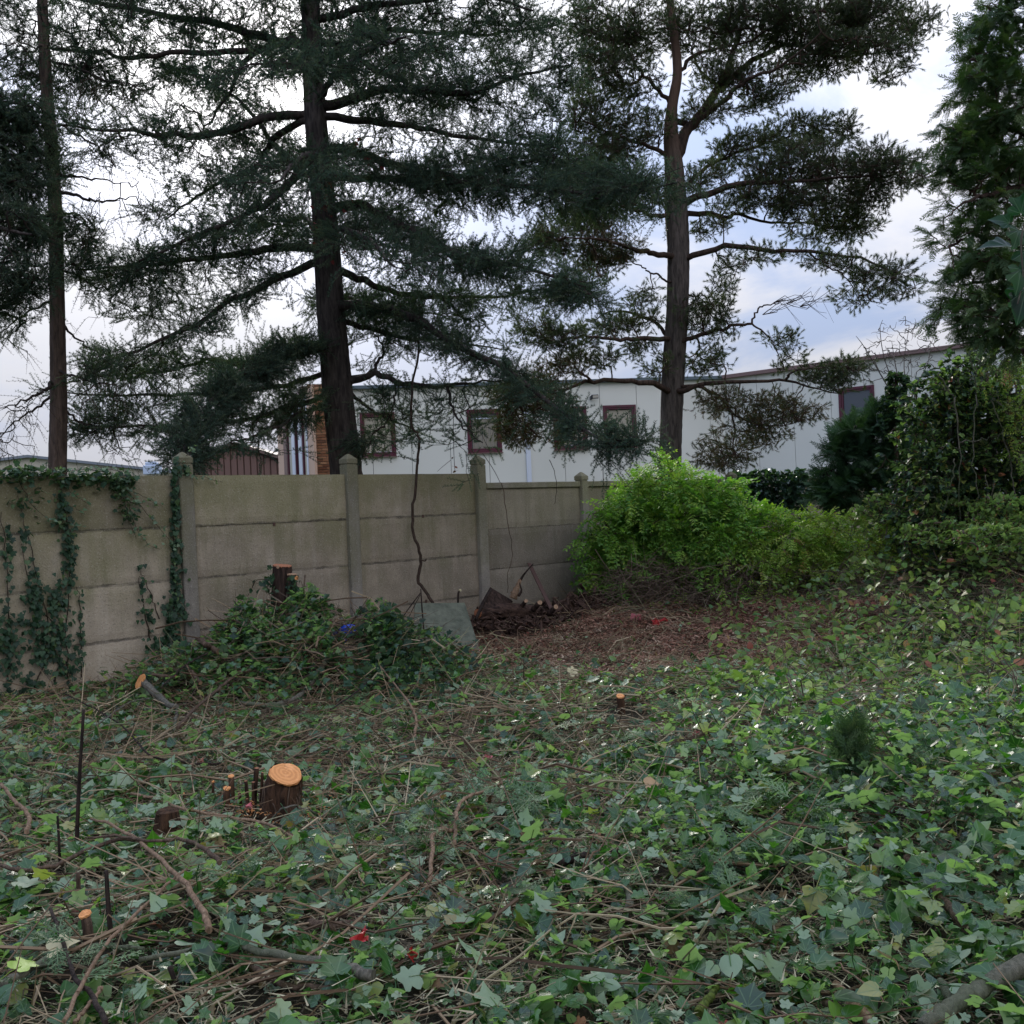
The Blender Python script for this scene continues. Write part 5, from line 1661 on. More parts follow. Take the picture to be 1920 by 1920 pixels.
def build_shrubs():
    B = lambda x, y, rx, ry, n, z=13.4, rz=0.6: (x, y, rx, ry, z, rz, n)
    z = 13.4
    st = [([(1240, 1135), (1225, 1060), (1200, 980), (1180, 920)], z, .016, .005), ([(1260, 1135), (1270, 1050), (1260, 960), (1245, 890)], z, .016, .005), ([(1290, 1135), (1320, 1060), (1340, 1000), (1380, 960)], z, .016, .005),
          ([(1220, 1135), (1180, 1090), (1150, 1040), (1140, 990)], z, .014, .005), ([(1300, 1135), (1350, 1100), (1400, 1070), (1430, 1020)], z, .014, .005)]
    rough_ = [B(x_ + R.gauss(0, 8), y_ + R.gauss(0, 8), R.uniform(16, 34), R.uniform(10, 20), 36, 13.2, .3) for x_, y_ in ((1128, 985), (1135, 950), (1158, 918), (1200, 892), (1235, 876), (1290, 890), (1325, 912), (1365, 925), (1400, 942), (1440, 960), (1455, 985), (1120, 1050), (1190, 1062), (1300, 1052), (1380, 1060))]
    shrub('green_bush', 'bright green mounded bush with feathery leaves, leaning on the low fence', 'bush', P(1260, 1135, z), st,
          [B(1235, 935, 85, 50, 360), B(1185, 985, 62, 60, 330), B(1280, 975, 95, 60, 420), B(1350, 965, 62, 48, 220), B(1225, 1010, 80, 30, 240), B(1320, 1000, 75, 30, 200, 13.2), B(1155, 1010, 38, 36, 110), B(1390, 1005, 60, 42, 180), B(1165, 1045, 32, 18, 36), B(1400, 1030, 45, 18, 70, 13.1)] + rough_,
          bush_leaves, M['bush_stem'], M['bush_stem'], dens=.85, per=3, bias=(0, -0.2, -0.15), clump=.45, freq=4.0, bunch=14, spread=.35)
    top = [([(1240, 940), (1242, 900), (1238, 862)], z, .006, .003), ([(1260, 940), (1290, 910), (1310, 900)], z, .006, .003)]
    shrub('lime_shoots', 'fresh yellow green shoots standing on top of the bright green bush', 'plant', P(1240, 940, z), top,
          [B(1240, 885, 50, 16, 90, 13.3, .35), B(1290, 905, 45, 16, 70, 13.3, .35), B(1200, 905, 40, 14, 50, 13.3, .3), B(1242, 862, 10, 14, 12, 13.4, .1), B(1340, 925, 40, 14, 40, 13.2, .3)], top_leaves, M['bush_stem'], M['bush_stem'], per=2, sc=(.5, .85), bias=(0, 0, 0.15))
    z = 13.0
    st = [([(1480, 1135), (1470, 1080), (1450, 1020)], z, .014, .005), ([(1520, 1135), (1540, 1080), (1560, 1010)], z, .014, .005), ([(1580, 1135), (1610, 1080), (1640, 1020)], z, .014, .005)]
    shrub('yellowing_bush', 'lower bush with yellow green and reddening leaves, right of the bright green bush', 'bush', P(1530, 1135, z), st,
          [B(1440, 1000, 62, 40, 240, z), B(1500, 985, 62, 38, 240, z), B(1560, 985, 60, 35, 210, z), B(1620, 1005, 55, 36, 200, z), B(1490, 1020, 85, 24, 200, 12.8), B(1590, 1022, 75, 22, 180, 12.7), B(1665, 1010, 46, 36, 190, z), B(1705, 1030, 36, 28, 110, 12.6)],
          mix_leaves + top_leaves, M['bush_stem'], M['bush_stem'], dens=.85, per=3, sc=(.6, 1.0), bias=(0, -0.2, -0.05), clump=.45, freq=4.0, bunch=12, spread=.35)
    # tangle of bare stems under both bushes
    tg = root('bramble_tangle', P(1400, 1135, 13.0), 'tangle of bare brown stems under the overhang of the green bushes', 'brushwood')
    n = 900
    x = rng.uniform(1140, 1690, n)
    y = rng.uniform(1065, 1138, n)
    zc = np.clip(rng.normal(12.85, 0.35, n), 12.2, 13.9)
    pts = np.array([tuple(P(a, b, c)) for a, b, c in zip(x, y, zc)])
    pts[:, 2] = np.maximum(pts[:, 2], H(pts[:, 0], pts[:, 1]) + 0.03)
    e = np.column_stack([rng.uniform(-3, 3, n), rng.normal(0, .45, n), rng.uniform(-.9, .9, n) + rng.integers(0, 2, n) * math.pi])
    scatter('stems', pts, e, rng.uniform(.5, 1.1, n), bush_twigs, parent=tg)
    for k in range(16):
        x0 = R.uniform(1140, 1640)
        h = R.uniform(30, 90)
        d = R.choice([-1, 1]) * R.uniform(40, 120)
        a, m_, b = P(x0, 1140, 12.7), P(x0 + d * .5, 1140 - h, 12.7), P(x0 + d, 1140 - h * R.uniform(.2, .8), 12.9)
        stick('stem', [a, m_, b], .007, .004, M['stick_grey'] if k % 2 else M['stick_brown'], tg, sides=5, jit=.01)
    # dark ivy mound over the fence
    z = 17.0
    shrub('ivy_mound', 'dark green ivy mound spilling over the low fence behind the bushes', 'ivy', P(1420, 1100, z), [([(1420, 1060), (1420, 980), (1420, 920)], z, .03, .01), ([(1440, 1000), (1500, 940), (1500, 900)], z, .02, .01)],
          [B(1380, 925, 60, 38, 420, z, .6), B(1440, 925, 62, 45, 460, z, .6), B(1490, 915, 40, 34, 240, z, .6), B(1450, 975, 75, 30, 260, z, .6), B(1350, 960, 50, 40, 150, z, .5)], hedge_leaves, M['vine_bark'], M['tree_twig'], per=5, sc=(.7, 1.1), bias=(0, -.1, -.6), clump=.1)
    # right hand mass
    z = 11.5
    st = [([(1790, 1000), (1780, 850), (1800, 700)], z, .05, .015), ([(1850, 1000), (1860, 850), (1850, 690)], z, .05, .015), ([(1900, 1000), (1900, 850), (1910, 700)], z, .04, .012), ([(1740, 1000), (1735, 920), (1725, 840)], z, .03, .01), ([(1960, 1000), (1960, 850), (1960, 700)], z, .04, .012)]
    D_ = lambda x, y, rx, ry, n, zz=11.5, rz=.6: (x, y, rx, ry, zz, rz, n)
    shrub('ivy_covered_shrub', 'tall dark shrub smothered in ivy at the right edge, under the cypress', 'shrub', P(1830, 1000, z), st,
          [D_(1795, 690, 48, 42, 260), D_(1850, 690, 60, 50, 330), D_(1780, 770, 58, 55, 360), D_(1860, 790, 80, 70, 560), D_(1765, 860, 62, 55, 380), D_(1840, 900, 85, 60, 560), D_(1725, 830, 46, 46, 230), D_(1905, 870, 55, 90, 420), D_(1715, 905, 48, 36, 180), D_(1790, 950, 90, 36, 300, 11.3), D_(1960, 850, 60, 150, 500), D_(1748, 735, 36, 46, 170, 11.8), D_(1720, 770, 36, 36, 130, 12), D_(1830, 830, 90, 150, 500, 12.3, .4), D_(1735, 890, 60, 90, 260, 12.3, .4), D_(1900, 660, 40, 50, 200, 11.8)],
          dark_leaves + wall_leaves[:1] + bramble_leaves[:1], M['stick_grey'], M['bush_stem'], per=5, sc=(.55, 1.1), bias=(0, -.1, -.2), clump=.36, freq=2.6, bunch=10)
    shrub('yellow_shrub', 'light yellow green leafy sprays hanging at the right edge before the dark shrub', 'shrub', P(1900, 960, 10.9), [([(1930, 960), (1925, 850), (1900, 700)], 10.9, .02, .006), ([(1930, 900), (1900, 850), (1890, 780)], 10.9, .012, .005)],
          [D_(1895, 700, 24, 30, 50, 10.8, .2), D_(1905, 770, 26, 40, 60, 10.8, .2), D_(1910, 840, 22, 40, 50, 10.8, .2), D_(1840, 720, 14, 14, 10, 10.8, .1), D_(1860, 690, 16, 10, 9, 10.8, .1)], mix_leaves[:1] + bramble_leaves, M['stick_grey'], M['bush_stem'], per=3, sc=(.4, .7), shell=False)
    # pale dead stems in front of it
    ds = root('dead_stems', P(1800, 960, 11.0), 'pale grey bare stems standing in front of the dark ivy covered shrub', 'branches')
    for pts_ in ([(1830, 740), (1828, 700), (1815, 660), (1828, 640)], [(1828, 700), (1836, 670), (1838, 640)], [(1760, 700), (1775, 725), (1790, 745)], [(1762, 722), (1780, 735)], [(1838, 725), (1850, 700), (1858, 680)], [(1858, 750), (1875, 790), (1880, 810), (1870, 825)],
                 [(1862, 745), (1878, 760), (1868, 740)], [(1800, 830), (1840, 825), (1880, 812)], [(1790, 860), (1785, 900), (1770, 960)], [(1850, 980), (1852, 930), (1848, 890)], [(1862, 985), (1858, 940), (1865, 900)], [(1700, 900), (1720, 920), (1760, 940)], [(1905, 700), (1915, 740), (1900, 790)], [(1890, 600), (1895, 640), (1900, 690)],
                 [(1830, 740), (1826, 860), (1835, 985)], [(1790, 745), (1800, 850), (1800, 985)], [(1880, 810), (1900, 900), (1905, 985)]):
        stick('stem', [P(x, y, 10.85) for x, y in pts_], .008, .004, M['stick_grey'], ds, sides=5, jit=.012)
    # young conifer
    z = 13.6
    F_ = lambda x, y, rx, ry, n, zz=13.6, rz=.45: (x, y, rx, ry, zz, rz, n)
    st = [([(1650, 1010), (1655, 860), (1672, 760), (1675, 700)], z, .035, .01), ([(1655, 870), (1610, 850), (1570, 830)], z, .015, .006), ([(1655, 920), (1600, 900), (1550, 880)], z, .015, .006), ([(1655, 850), (1690, 830), (1720, 815)], z, .012, .005)]
    shrub('young_conifer', 'young blue green conifer in front of the white building, left of the ivy covered shrub', 'tree', P(1650, 1010, z), st,
          [F_(1598, 815, 34, 28, 90), F_(1585, 850, 40, 26, 90), F_(1640, 830, 45, 35, 120), F_(1570, 895, 42, 26, 90), F_(1640, 890, 60, 40, 170), F_(1690, 870, 40, 40, 110), F_(1600, 925, 55, 28, 110), F_(1680, 930, 50, 30, 110), F_(1690, 810, 28, 36, 70), F_(1640, 790, 24, 18, 40), F_(1720, 900, 50, 70, 200, 13.9, .5), F_(1560, 930, 40, 24, 60)], fir_sprays, M['stick_dark'], M['tree_twig'], dens=.6, per=3,
          sc=(.6, 1.1), bias=(-.25, 0, .30), shell=False, clump=.3, fol='crown')
    shrub('ivy_column', 'narrow ivy clad stem top standing before the right window of the white building', 'ivy', P(1680, 900, 13.2), [([(1682, 900), (1680, 800), (1680, 700)], 13.2, .03, .015)],
          [F_(1680, 720, 22, 22, 110, 13.2, .18), F_(1678, 760, 26, 30, 150, 13.2, .2), F_(1665, 800, 24, 26, 100, 13.2, .2)], wall_leaves, M['vine_bark'], M['tree_twig'], per=4, sc=(.8, 1.3), bias=(0, -.2, -.5), clump=.1)
    # bare sapling
    bs = root('bare_sapling', P(1690, 1000, 14.2), 'bare leafless sapling with fine grey twigs against the sky, right of the pine', 'tree')
    stems = [([(1690, 1000), (1688, 850), (1690, 760), (1660, 680), (1650, 620), (1655, 600)], 14.2), ([(1690, 800), (1700, 740), (1695, 680), (1705, 610)], 14.2), ([(1690, 790), (1720, 720), (1740, 680), (1745, 640)], 14.0), ([(1690, 770), (1650, 700), (1620, 650), (1605, 630)], 14.3), ([(1695, 750), (1680, 690), (1672, 640)], 14.4)]
    nd = []
    for px, zz_ in stems:
        ln = limb_line(px, zz_, 14)
        V, F = tubes(ln[None], np.linspace(.012, .003, 14)[None], 5)
        put('stem', add_mesh('stem', V, F, M['bare_twig'], smooth=True), bs)
        nd.append(resample_nodes(ln, .08)[8:])
    q, _ = sample_blobs([(1690, 650, 70, 60, 14.2, .5, 170), (1640, 680, 45, 40, 14.2, .4, 60), (1740, 690, 40, 45, 14.1, .4, 60)], clump=.2)
    L2, r2, D, w_ = grow(np.concatenate(nd), q, sag=-.02, wig=.08, r_tip=.0028, r_max=.006)
    wood_mesh('twigs', L2, r2, M['bare_twig'], bs)
    # dusty low plants below the young conifer
    shrub('dusty_undergrowth', 'grey green low leafy plants at the foot of the young conifer', 'plants', P(1700, 1010, 12.2), [([(1660, 1010), (1665, 970), (1660, 940)], 12.2, .008, .004), ([(1730, 1010), (1735, 970), (1740, 940)], 12.2, .008, .004)],
          [F_(1660, 955, 50, 30, 130, 12.2, .4), F_(1730, 960, 55, 36, 170, 12.0, .4), F_(1800, 970, 60, 34, 190, 11.0, .4), F_(1880, 965, 60, 40, 220, 10.4, .4), F_(1760, 1000, 70, 24, 150, 10.6, .4), F_(1860, 1010, 70, 26, 170, 9.6, .4), F_(1930, 980, 40, 50, 120, 10.0, .4)], bramble_leaves, M['bush_stem'], M['bush_stem'], per=4, sc=(.5, .9), bias=(0, -.2, .4), clump=.3)


build_cedar()
build_pine()
build_thin_tree()
build_left_tree()
build_cypress()
build_shrubs()


# ------------------------------------------------------------------ ground cover
CLEAR = [(*G(531, 1530)[:2], .17), (*G(1164, 1338)[:2], .20), (*G(318, 1575)[:2], .10), (*G(428, 1533)[:2], .09), (*G(175, 1785)[:2], .10), (*G(880, 1205)[:2], .16)]


def field(n, y0, y1, xw=lambda y: 0.52 * y + 2.0):
    y = np.sqrt(rng.uniform(y0 ** 2, y1 ** 2, n)) if y0 > 0 else rng.uniform(y0, y1, n)
    x = rng.uniform(-1, 1, n) * xw(y)
    ok = wall_dist(x, y) > 0.06
    for (a, b, r) in CLEAR:
        ok &= ((x - a) ** 2 + ((y - b + .22) * .5) ** 2) > r * r
    return x[ok], y[ok]


def nz2(x, y, f=1.0, s=0.0):
    return 0.5 + 0.25 * (np.sin(2.1 * f * x + 1.3 * np.sin(1.7 * f * y + s) + s) + np.sin(2.5 * f * y + 1.9 * np.sin(1.3 * f * x + 2 * s)))


def in_mulch(x, y):
    return sst(1.25, 0.8, ((x - 1.45) / 2.5) ** 2 + ((y - 11.0) / 2.0) ** 2 + 0.5 * (nz2(x, y, 2.2, 1) - .5))


def bare_brush(x, y):
    """where cut brushwood hides the ivy (left and middle)"""
    b = 0.55 * sst(1.0, -1.0, x) * sst(2.0, 4.0, y)
    m = 0.45 * sst(3.0, 0.5, np.abs(x - 0.6)) * sst(3.5, 7.5, y)
    return 0.62 * np.clip(b + m, 0, 0.8) * (0.35 + nz2(x, y, 2.6, 3.0))


def lay_ivy():
    P_, E_, S_ = [], [], []
    for n, y0, y1 in ((38000, 0.6, 6.2), (34000, 6.2, 10.0), (26000, 10.0, 18.5)):
        x, y = field(n, y0, y1)
        keep = rng.random(len(x)) > np.clip(bare_brush(x, y), 0, .8)
        keep &= rng.random(len(x)) > 0.86 * in_mulch(x, y)
        keep &= nz2(x, y, 5.0, 0.4) + 0.6 * rng.random(len(x)) > 0.42
        x, y = x[keep], y[keep]
        lush = sst(0.2, 2.2, x) * sst(9.5, 6.0, y)
        h = rng.random(len(x)) ** 1.3 * (0.07 + 0.10 * lush + 0.07 * nz2(x, y, 3.0, 2.0))
        P_.append(np.column_stack([x, y, H(x, y) + 0.012 + h]))
        flip = rng.random(len(x)) < (0.28 - 0.10 * lush)
        tx = rng.normal(0.12, 0.52, len(x)) + np.where(flip, math.pi, 0)
        ty = rng.normal(0, 0.52, len(x))
        E_.append(np.column_stack([tx, ty, rng.uniform(-math.pi, math.pi, len(x))]))
        S_.append(np.clip(rng.lognormal(-0.10, 0.42, len(x)), 0.38, 1.9) * (1.0 + 0.12 * lush) * (0.78 + 0.42 * nz2(x, y, 4.0, 1.3)))
    o = scatter('ivy_ground_cover', np.concatenate(P_), np.concatenate(E_), np.concatenate(S_), ivy_leaves)
    tag(o, 'dense carpet of glossy ivy leaves over the whole clearing floor', 'ivy')
    # straw, needles and small litter
    x, y = field(24000, 0.8, 15.0)
    keep = rng.random(len(x)) > 0.7 * in_mulch(x, y)
    x, y = x[keep], y[keep]
    o = scatter('ground_litter', np.column_stack([x, y, H(x, y) + rng.uniform(.002, .06, len(x))]), np.column_stack([rng.normal(0, .15, len(x)), rng.normal(0, .15, len(x)), rng.uniform(0, 6.3, len(x))]), rng.uniform(.7, 1.5, len(x)), straws)
    tag(o, 'dry straw and dead needles lying between the ivy leaves', 'litter')
    x, y = field(2600, 0.8, 15.0)
    o = scatter('dead_leaves', np.column_stack([x, y, H(x, y) + rng.uniform(.02, .07, len(x))]), np.column_stack([rng.normal(0, .5, len(x)), rng.normal(0, .5, len(x)), rng.uniform(0, 6.3, len(x))]), rng.uniform(.5, 1.1, len(x)), dead_leaves)
    tag(o, 'scattered brown and red fallen leaves on the ground', 'leaves')
    # mulch
    x, y = field(26000, 7.0, 15.5)
    keep = rng.random(len(x)) < in_mulch(x, y)
    x, y = x[keep], y[keep]
    o = scatter('bark_mulch', np.column_stack([x, y, H(x, y) + rng.uniform(0, .02, len(x))]), np.column_stack([rng.normal(0, .2, len(x)), rng.normal(0, .2, len(x)), rng.uniform(0, 6.3, len(x))]), rng.uniform(.7, 1.3, len(x)), chips)
    tag(o, 'patch of reddish brown bark mulch in front of the bushes', 'mulch')
    # small twigs
    x, y = field(16000, 0.7, 14.5)
    br = bare_brush(x, y)
    keep = rng.random(len(x)) < (0.28 + 1.7 * br) * (1 - .6 * in_mulch(x, y))
    x, y = x[keep], y[keep]
    o = scatter('twig_litter', np.column_stack([x, y, H(x, y) + rng.uniform(.02, .10, len(x))]), np.column_stack([rng.uniform(-3, 3, len(x)), rng.normal(0, .10, len(x)), rng.normal(0.1, 0.8, len(x)) + rng.integers(0, 2, len(x)) * math.pi]), rng.uniform(.5, 1.15, len(x)), twigs)
    tag(o, 'countless thin cut twigs lying crisscross over the ivy', 'twigs')
    # cypress clippings
    cs = [(960, 1545, 120, 25, 40), (1490, 1570, 90, 60, 70), (1420, 1650, 90, 30, 34), (1700, 1450, 70, 25, 22), (760, 1620, 120, 25, 24), (560, 1350, 60, 30, 12), (610, 1330, 40, 20, 8), (120, 1870, 60, 50, 24), (1250, 1340, 100, 30, 20), (470, 1700, 40, 40, 10), (1150, 1420, 200, 40, 26), (1250, 1700, 300, 80, 24)]
    pts = []
    for x, y, rx, ry, n in cs:
        for k in range(int(n * .5)):
            pts.append(tuple(G(x + R.gauss(0, rx * .6), y + R.gauss(0, ry * .6)) + Vector((0, 0, R.uniform(.10, .17)))))
    n = len(pts)
    o = scatter('conifer_clippings', pts, np.column_stack([rng.normal(0, .3, n), rng.normal(0, .25, n), rng.uniform(0, 6.3, n)]), rng.uniform(.5, .95, n), clip_sprays)
    tag(o, 'feathery cut conifer sprigs strewn over the ivy', 'clippings')


LID = G(655, 1200)


def brush_mound():
    t = root('brush_heap', (-2.0, 9.2, float(H(-2.0, 9.2)) - .3), 'heap of cut branches and ivy piled against the fence below the ivy clad stump', 'brush heap')
    n = 560
    x = rng.normal(-1.9, .85, n)
    y = rng.normal(9.15, .5, n)
    ok = (wall_dist(x, y) > .12)
    x, y = x[ok], y[ok]
    n = len(x)
    scatter('branches', np.column_stack([x, y, H(x, y) + rng.uniform(.0, .14, n)]), np.column_stack([rng.uniform(-3, 3, n), rng.normal(0, .3, n), rng.normal(0.2, .7, n) + rng.integers(0, 2, n) * math.pi]), rng.uniform(.5, 1.2, n), twigs + bush_twigs, parent=t)
    n = 7000
    x = rng.normal(-2.0, .75, n)
    y = rng.normal(9.25, .42, n)
    ok = (wall_dist(x, y) > .10) & (nz2(x, y, 4.5, 2.0) + .5 * rng.random(n) > .42)
    ok &= ~((np.abs(x - LID[0] * y / LID[1]) < .17) & (y < LID[1] + .05) & (y > LID[1] - .8))
    x, y = x[ok], y[ok]
    n = len(x)
    scatter('ivy_leaves', np.column_stack([x, y, H(x, y) + rng.uniform(.03, .26, n)]), np.column_stack([rng.normal(.3, .5, n), rng.normal(0, .5, n), rng.uniform(0, 6.3, n)]), rng.uniform(.7, 1.35, n), ivy_leaves + wall_leaves[:1], parent=t)
    # dark glossy ivy tumbling over its right end
    n = 700
    x = rng.normal(-1.05, .28, n)
    y = rng.normal(9.15, .3, n)
    ok = wall_dist(x, y) > .1
    x, y = x[ok], y[ok]
    n = len(x)
    o = scatter('ivy_clump', np.column_stack([x, y, H(x, y) + rng.uniform(.02, .30, n)]), np.column_stack([rng.normal(.5, .5, n), rng.normal(0, .5, n), rng.uniform(0, 6.3, n)]), rng.uniform(.9, 1.5, n), wall_leaves)
    tag(o, 'clump of dark glossy ivy at the right end of the brush heap, before the leaning slab', 'ivy')


def brambles():
    """low leafy undergrowth that climbs the rise at the right"""
    x, y = field(24000, 6.0, 17.0)
    k = sst(0.20, 0.34, x / y) * sst(6.3, 8.5, y)
    keep = rng.random(len(x)) < k * (0.35 + nz2(x, y, 2.0, 1.5))
    x, y = x[keep], y[keep]
    n = len(x)
    hh = rng.random(n) ** 0.7 * (0.12 + 0.30 * sst(2.3, 5.0, x) + 0.16 * nz2(x, y, 2.7, 5.0))
    o = scatter('bramble_undergrowth', np.column_stack([x, y, H(x, y) + .03 + hh]), np.column_stack([rng.normal(.25, .55, n), rng.normal(0, .5, n), rng.uniform(0, 6.3, n)]), rng.uniform(.6, 1.25, n), bramble_leaves)
    tag(o, 'low yellow green bramble leaves covering the bank at the right', 'brambles')
    n = 520
    x, y = field(n * 3, 6.5, 14.0)
    keep = (rng.random(len(x)) < sst(0.20, 0.34, x / y))
    x, y = x[keep][:n], y[keep][:n]
    n = len(x)
    o = scatter('bramble_stems', np.column_stack([x, y, H(x, y) + .1 + rng.uniform(0, .28, n)]), np.column_stack([rng.uniform(-3, 3, n), rng.normal(0, .5, n), rng.uniform(0, 6.3, n)]), rng.uniform(.5, 1.0, n), bush_twigs + twigs[:3])
    tag(o, 'thin arching bramble stems among the leaves on the right bank', 'stems')
    # loose stems with leaves that fringe the mulch
    n = 900
    pts = []
    for k in range(n):
        px = R.uniform(1330, 1900)
        py = R.uniform(1150, 1330)
        g = G(px, py)
        pts.append((g.x, g.y, g.z + R.uniform(.04, .2)))
    o = scatter('sapling_leaves', pts, np.column_stack([rng.normal(.3, .6, n), rng.normal(0, .6, n), rng.uniform(0, 6.3, n)]), rng.uniform(.7, 1.3, n), bramble_leaves)
    tag(o, 'rounded light green sapling leaves right of the mulch patch', 'leaves')


lay_ivy()
brush_mound()
brambles()


# ------------------------------------------------------------------ climbing ivy on the fence
def wall_xy(px, py, off):
    ux, uy = (px - 960) / 1925, (960 - py) / 1925
    k = ux * cT + uy * sT
    t = (k * WALL_A[1] - WALL_A[0]) / (WALL_D[0] - k * WALL_D[1])
    yy = WALL_A[1] + t * WALL_D[1]
    zz = E + yy * (-ux * sT + uy * cT)
    x, y = wall_pt(t, off)
    return Vector((x, y, zz))


def climb(label, stems, patches, leaves, n_main, scale=(.7, 1.2), off=(0.03, 0.09), name='climbing_ivy', stuff=None, cat='ivy'):
    s0 = wall_xy(*stems[0][0], 0.03)
    t = root(name, s0, label, cat)
    for st in stems:
        stick('stem', [wall_xy(x, y, .025 + R.uniform(0, .015)) for x, y in st], .006, .0025, M['vine_bark'], t, sides=5, jit=.008, n=16)
    tot = sum(p[4] for p in patches)
    pts, rots, scs = [], [], []
    for (x, y, rx, ry, wgt) in patches:
        for k in range(max(1, int(n_main * wgt / tot))):
            u, v = R.gauss(0, .5), R.gauss(0, .5)
            q = wall_xy(x + u * rx, y + v * ry, R.uniform(*off))
            pts.append(q)
            rots.append((math.pi / 2 + R.gauss(-.35, .35), R.gauss(math.pi / 2, .6), ANG + R.gauss(0, .35)))
            scs.append(R.uniform(*scale))
    # leaf blades hang: local x down, normal out of the wall
    def rot_of(i):
        nrm = Vector((WALL_N[0], WALL_N[1], 0.35)) + Vector((R.gauss(0, .35), R.gauss(0, .35), R.gauss(0, .25)))
        nrm.normalize()
        down = Vector((R.gauss(0, .45) * WALL_D[0], R.gauss(0, .45) * WALL_D[1], -1))
        xx = (down - nrm * down.dot(nrm)).normalized()
        yy = nrm.cross(xx)
        return Matrix((xx, yy, nrm)).transposed().to_euler()
    eul = [rot_of(i) for i in range(len(pts))]
    order = sorted(range(len(pts)), key=lambda i: -scs[i])
    for i in order[:230]:
        put('leaf', leaves[i % len(leaves)], t, loc=pts[i], rot=eul[i], scale=scs[i])
    rest = order[230:]
    if rest:
        scatter('small_leaves', [tuple(pts[i]) for i in rest], [tuple(eul[i]) for i in rest], [scs[i] for i in rest], leaves, parent=t)
    return t


climb('ivy climbing the far left of the fence in two thick strands', [[(10, 1290), (15, 1180), (8, 1050), (0, 960)], [(60, 1290), (90, 1200), (70, 1100), (45, 1000), (30, 930)], [(100, 1280), (110, 1190), (60, 1120), (38, 1020)]],
       [(8, 1210, 26, 70, 46), (62, 1150, 34, 44, 34), (58, 1090, 14, 50, 16), (10, 1040, 9, 80, 16), (75, 1215, 34, 50, 34), (45, 1290, 60, 26, 26), (38, 1000, 8, 50, 8)], wall_leaves, 430, scale=(.5, 1.0))
climb('ivy strand left of the bare fence panel, thick below, reaching up to the fence top', [[(125, 1280), (120, 1180), (128, 1050), (120, 960), (108, 900)], [(150, 1270), (148, 1200), (146, 1130), (140, 1100)]],
      [(112, 950, 14, 55, 24), (126, 1040, 13, 60, 34), (108, 1120, 24, 34, 30), (104, 1190, 28, 44, 34), (147, 1180, 5, 80, 10), (120, 1250, 30, 34, 20)], wall_leaves, 400, scale=(.45, .95))
climb('ivy growing up the corner beside the first full fence post, broad at its foot', [[(320, 1240), (325, 1120), (322, 1000), (322, 880)], [(280, 1200), (265, 1130), (258, 1080)], [(295, 1160), (278, 1110), (262, 1070)]],
      [(314, 1215, 38, 34, 70), (320, 1150, 24, 44, 46), (324, 1080, 14, 50, 26), (323, 1000, 9, 60, 24), (323, 920, 7, 60, 22), (262, 1090, 5, 40, 5), (276, 1140, 6, 55, 8), (258, 1160, 5, 40, 4), (335, 880, 20, 10, 9)], wall_leaves, 560, scale=(.5, 1.05))


def hang_ivy():
    t = root('trailing_ivy', wall_xy(120, 885, 0.03), 'pale leaved ivy lying along the fence top and trailing down over the left panels', 'ivy')
    strands = [[(0, 880), (60, 882), (120, 884), (180, 880), (240, 886)], [(150, 880), (200, 890), (222, 920), (232, 960), (250, 1010)], [(30, 890), (45, 930), (70, 965), (110, 980), (145, 985)], [(190, 885), (250, 925), (300, 950)], [(200, 885), (250, 940), (300, 1000), (318, 1030)],
               [(100, 900), (130, 925), (160, 945)], [(110, 945), (140, 955), (152, 965)], [(232, 940), (262, 945)], [(330, 885), (370, 895), (412, 905)], [(225, 915), (240, 960), (262, 1010), (295, 1030)], [(330, 870), (350, 850), (360, 838)]]
    pts, scs = [], []
    for s in strands:
        off = .06
        stick('stem', [wall_xy(x, y, off) for x, y in s], .0035, .0015, M['vine_bark'], t, sides=4, n=14, jit=.006)
        ln = smooth_line([(x, y, 0) for x, y in s], 40)
        L_ = np.linalg.norm(np.diff(ln, axis=0), axis=1).sum()
        for k in range(int(L_ / 5.0)):
            a = ln[R.randrange(40)]
            pts.append(wall_xy(a[0] + R.gauss(0, 3), a[1] + R.gauss(0, 3), off + R.uniform(-.01, .04)))
            scs.append(R.uniform(.6, 1.1))
    big = []
    for k in range(520):
        x = R.uniform(-40, 250)
        y = 886 + R.gauss(0, 7) + (8 if x > 120 else 0) + 14 * R.random() * (1 if x > 90 else .5)
        big.append((wall_xy(x, y, R.uniform(-.12, .12)), R.uniform(.7, 1.25)))
    for k in range(120):
        f = R.random()
        big.append((wall_xy(200 + 40 * f + R.gauss(0, 9), 890 + 90 * f + R.gauss(0, 6), R.uniform(.03, .12)), R.uniform(.5, .9)))
    for k in range(50):
        big.append((wall_xy(45 + R.gauss(0, 18), 925 + R.gauss(0, 25), R.uniform(.03, .12)), R.uniform(.6, 1.0)))
    for i, q in enumerate(pts):
        put('leaf', pale_leaves[i % 2], t, loc=q, rot=(R.gauss(.9, .4), R.gauss(.3, .5), ANG + R.gauss(0, .8)), scale=scs[i])
    m = len(big)
    scatter('leaf_mass', [tuple(q) for q, _ in big], [(R.gauss(.5, .45), R.gauss(0, .45), R.uniform(0, 6.3)) for _ in big], [s for _, s in big], wall_leaves + pale_leaves[:1], parent=t)


hang_ivy()


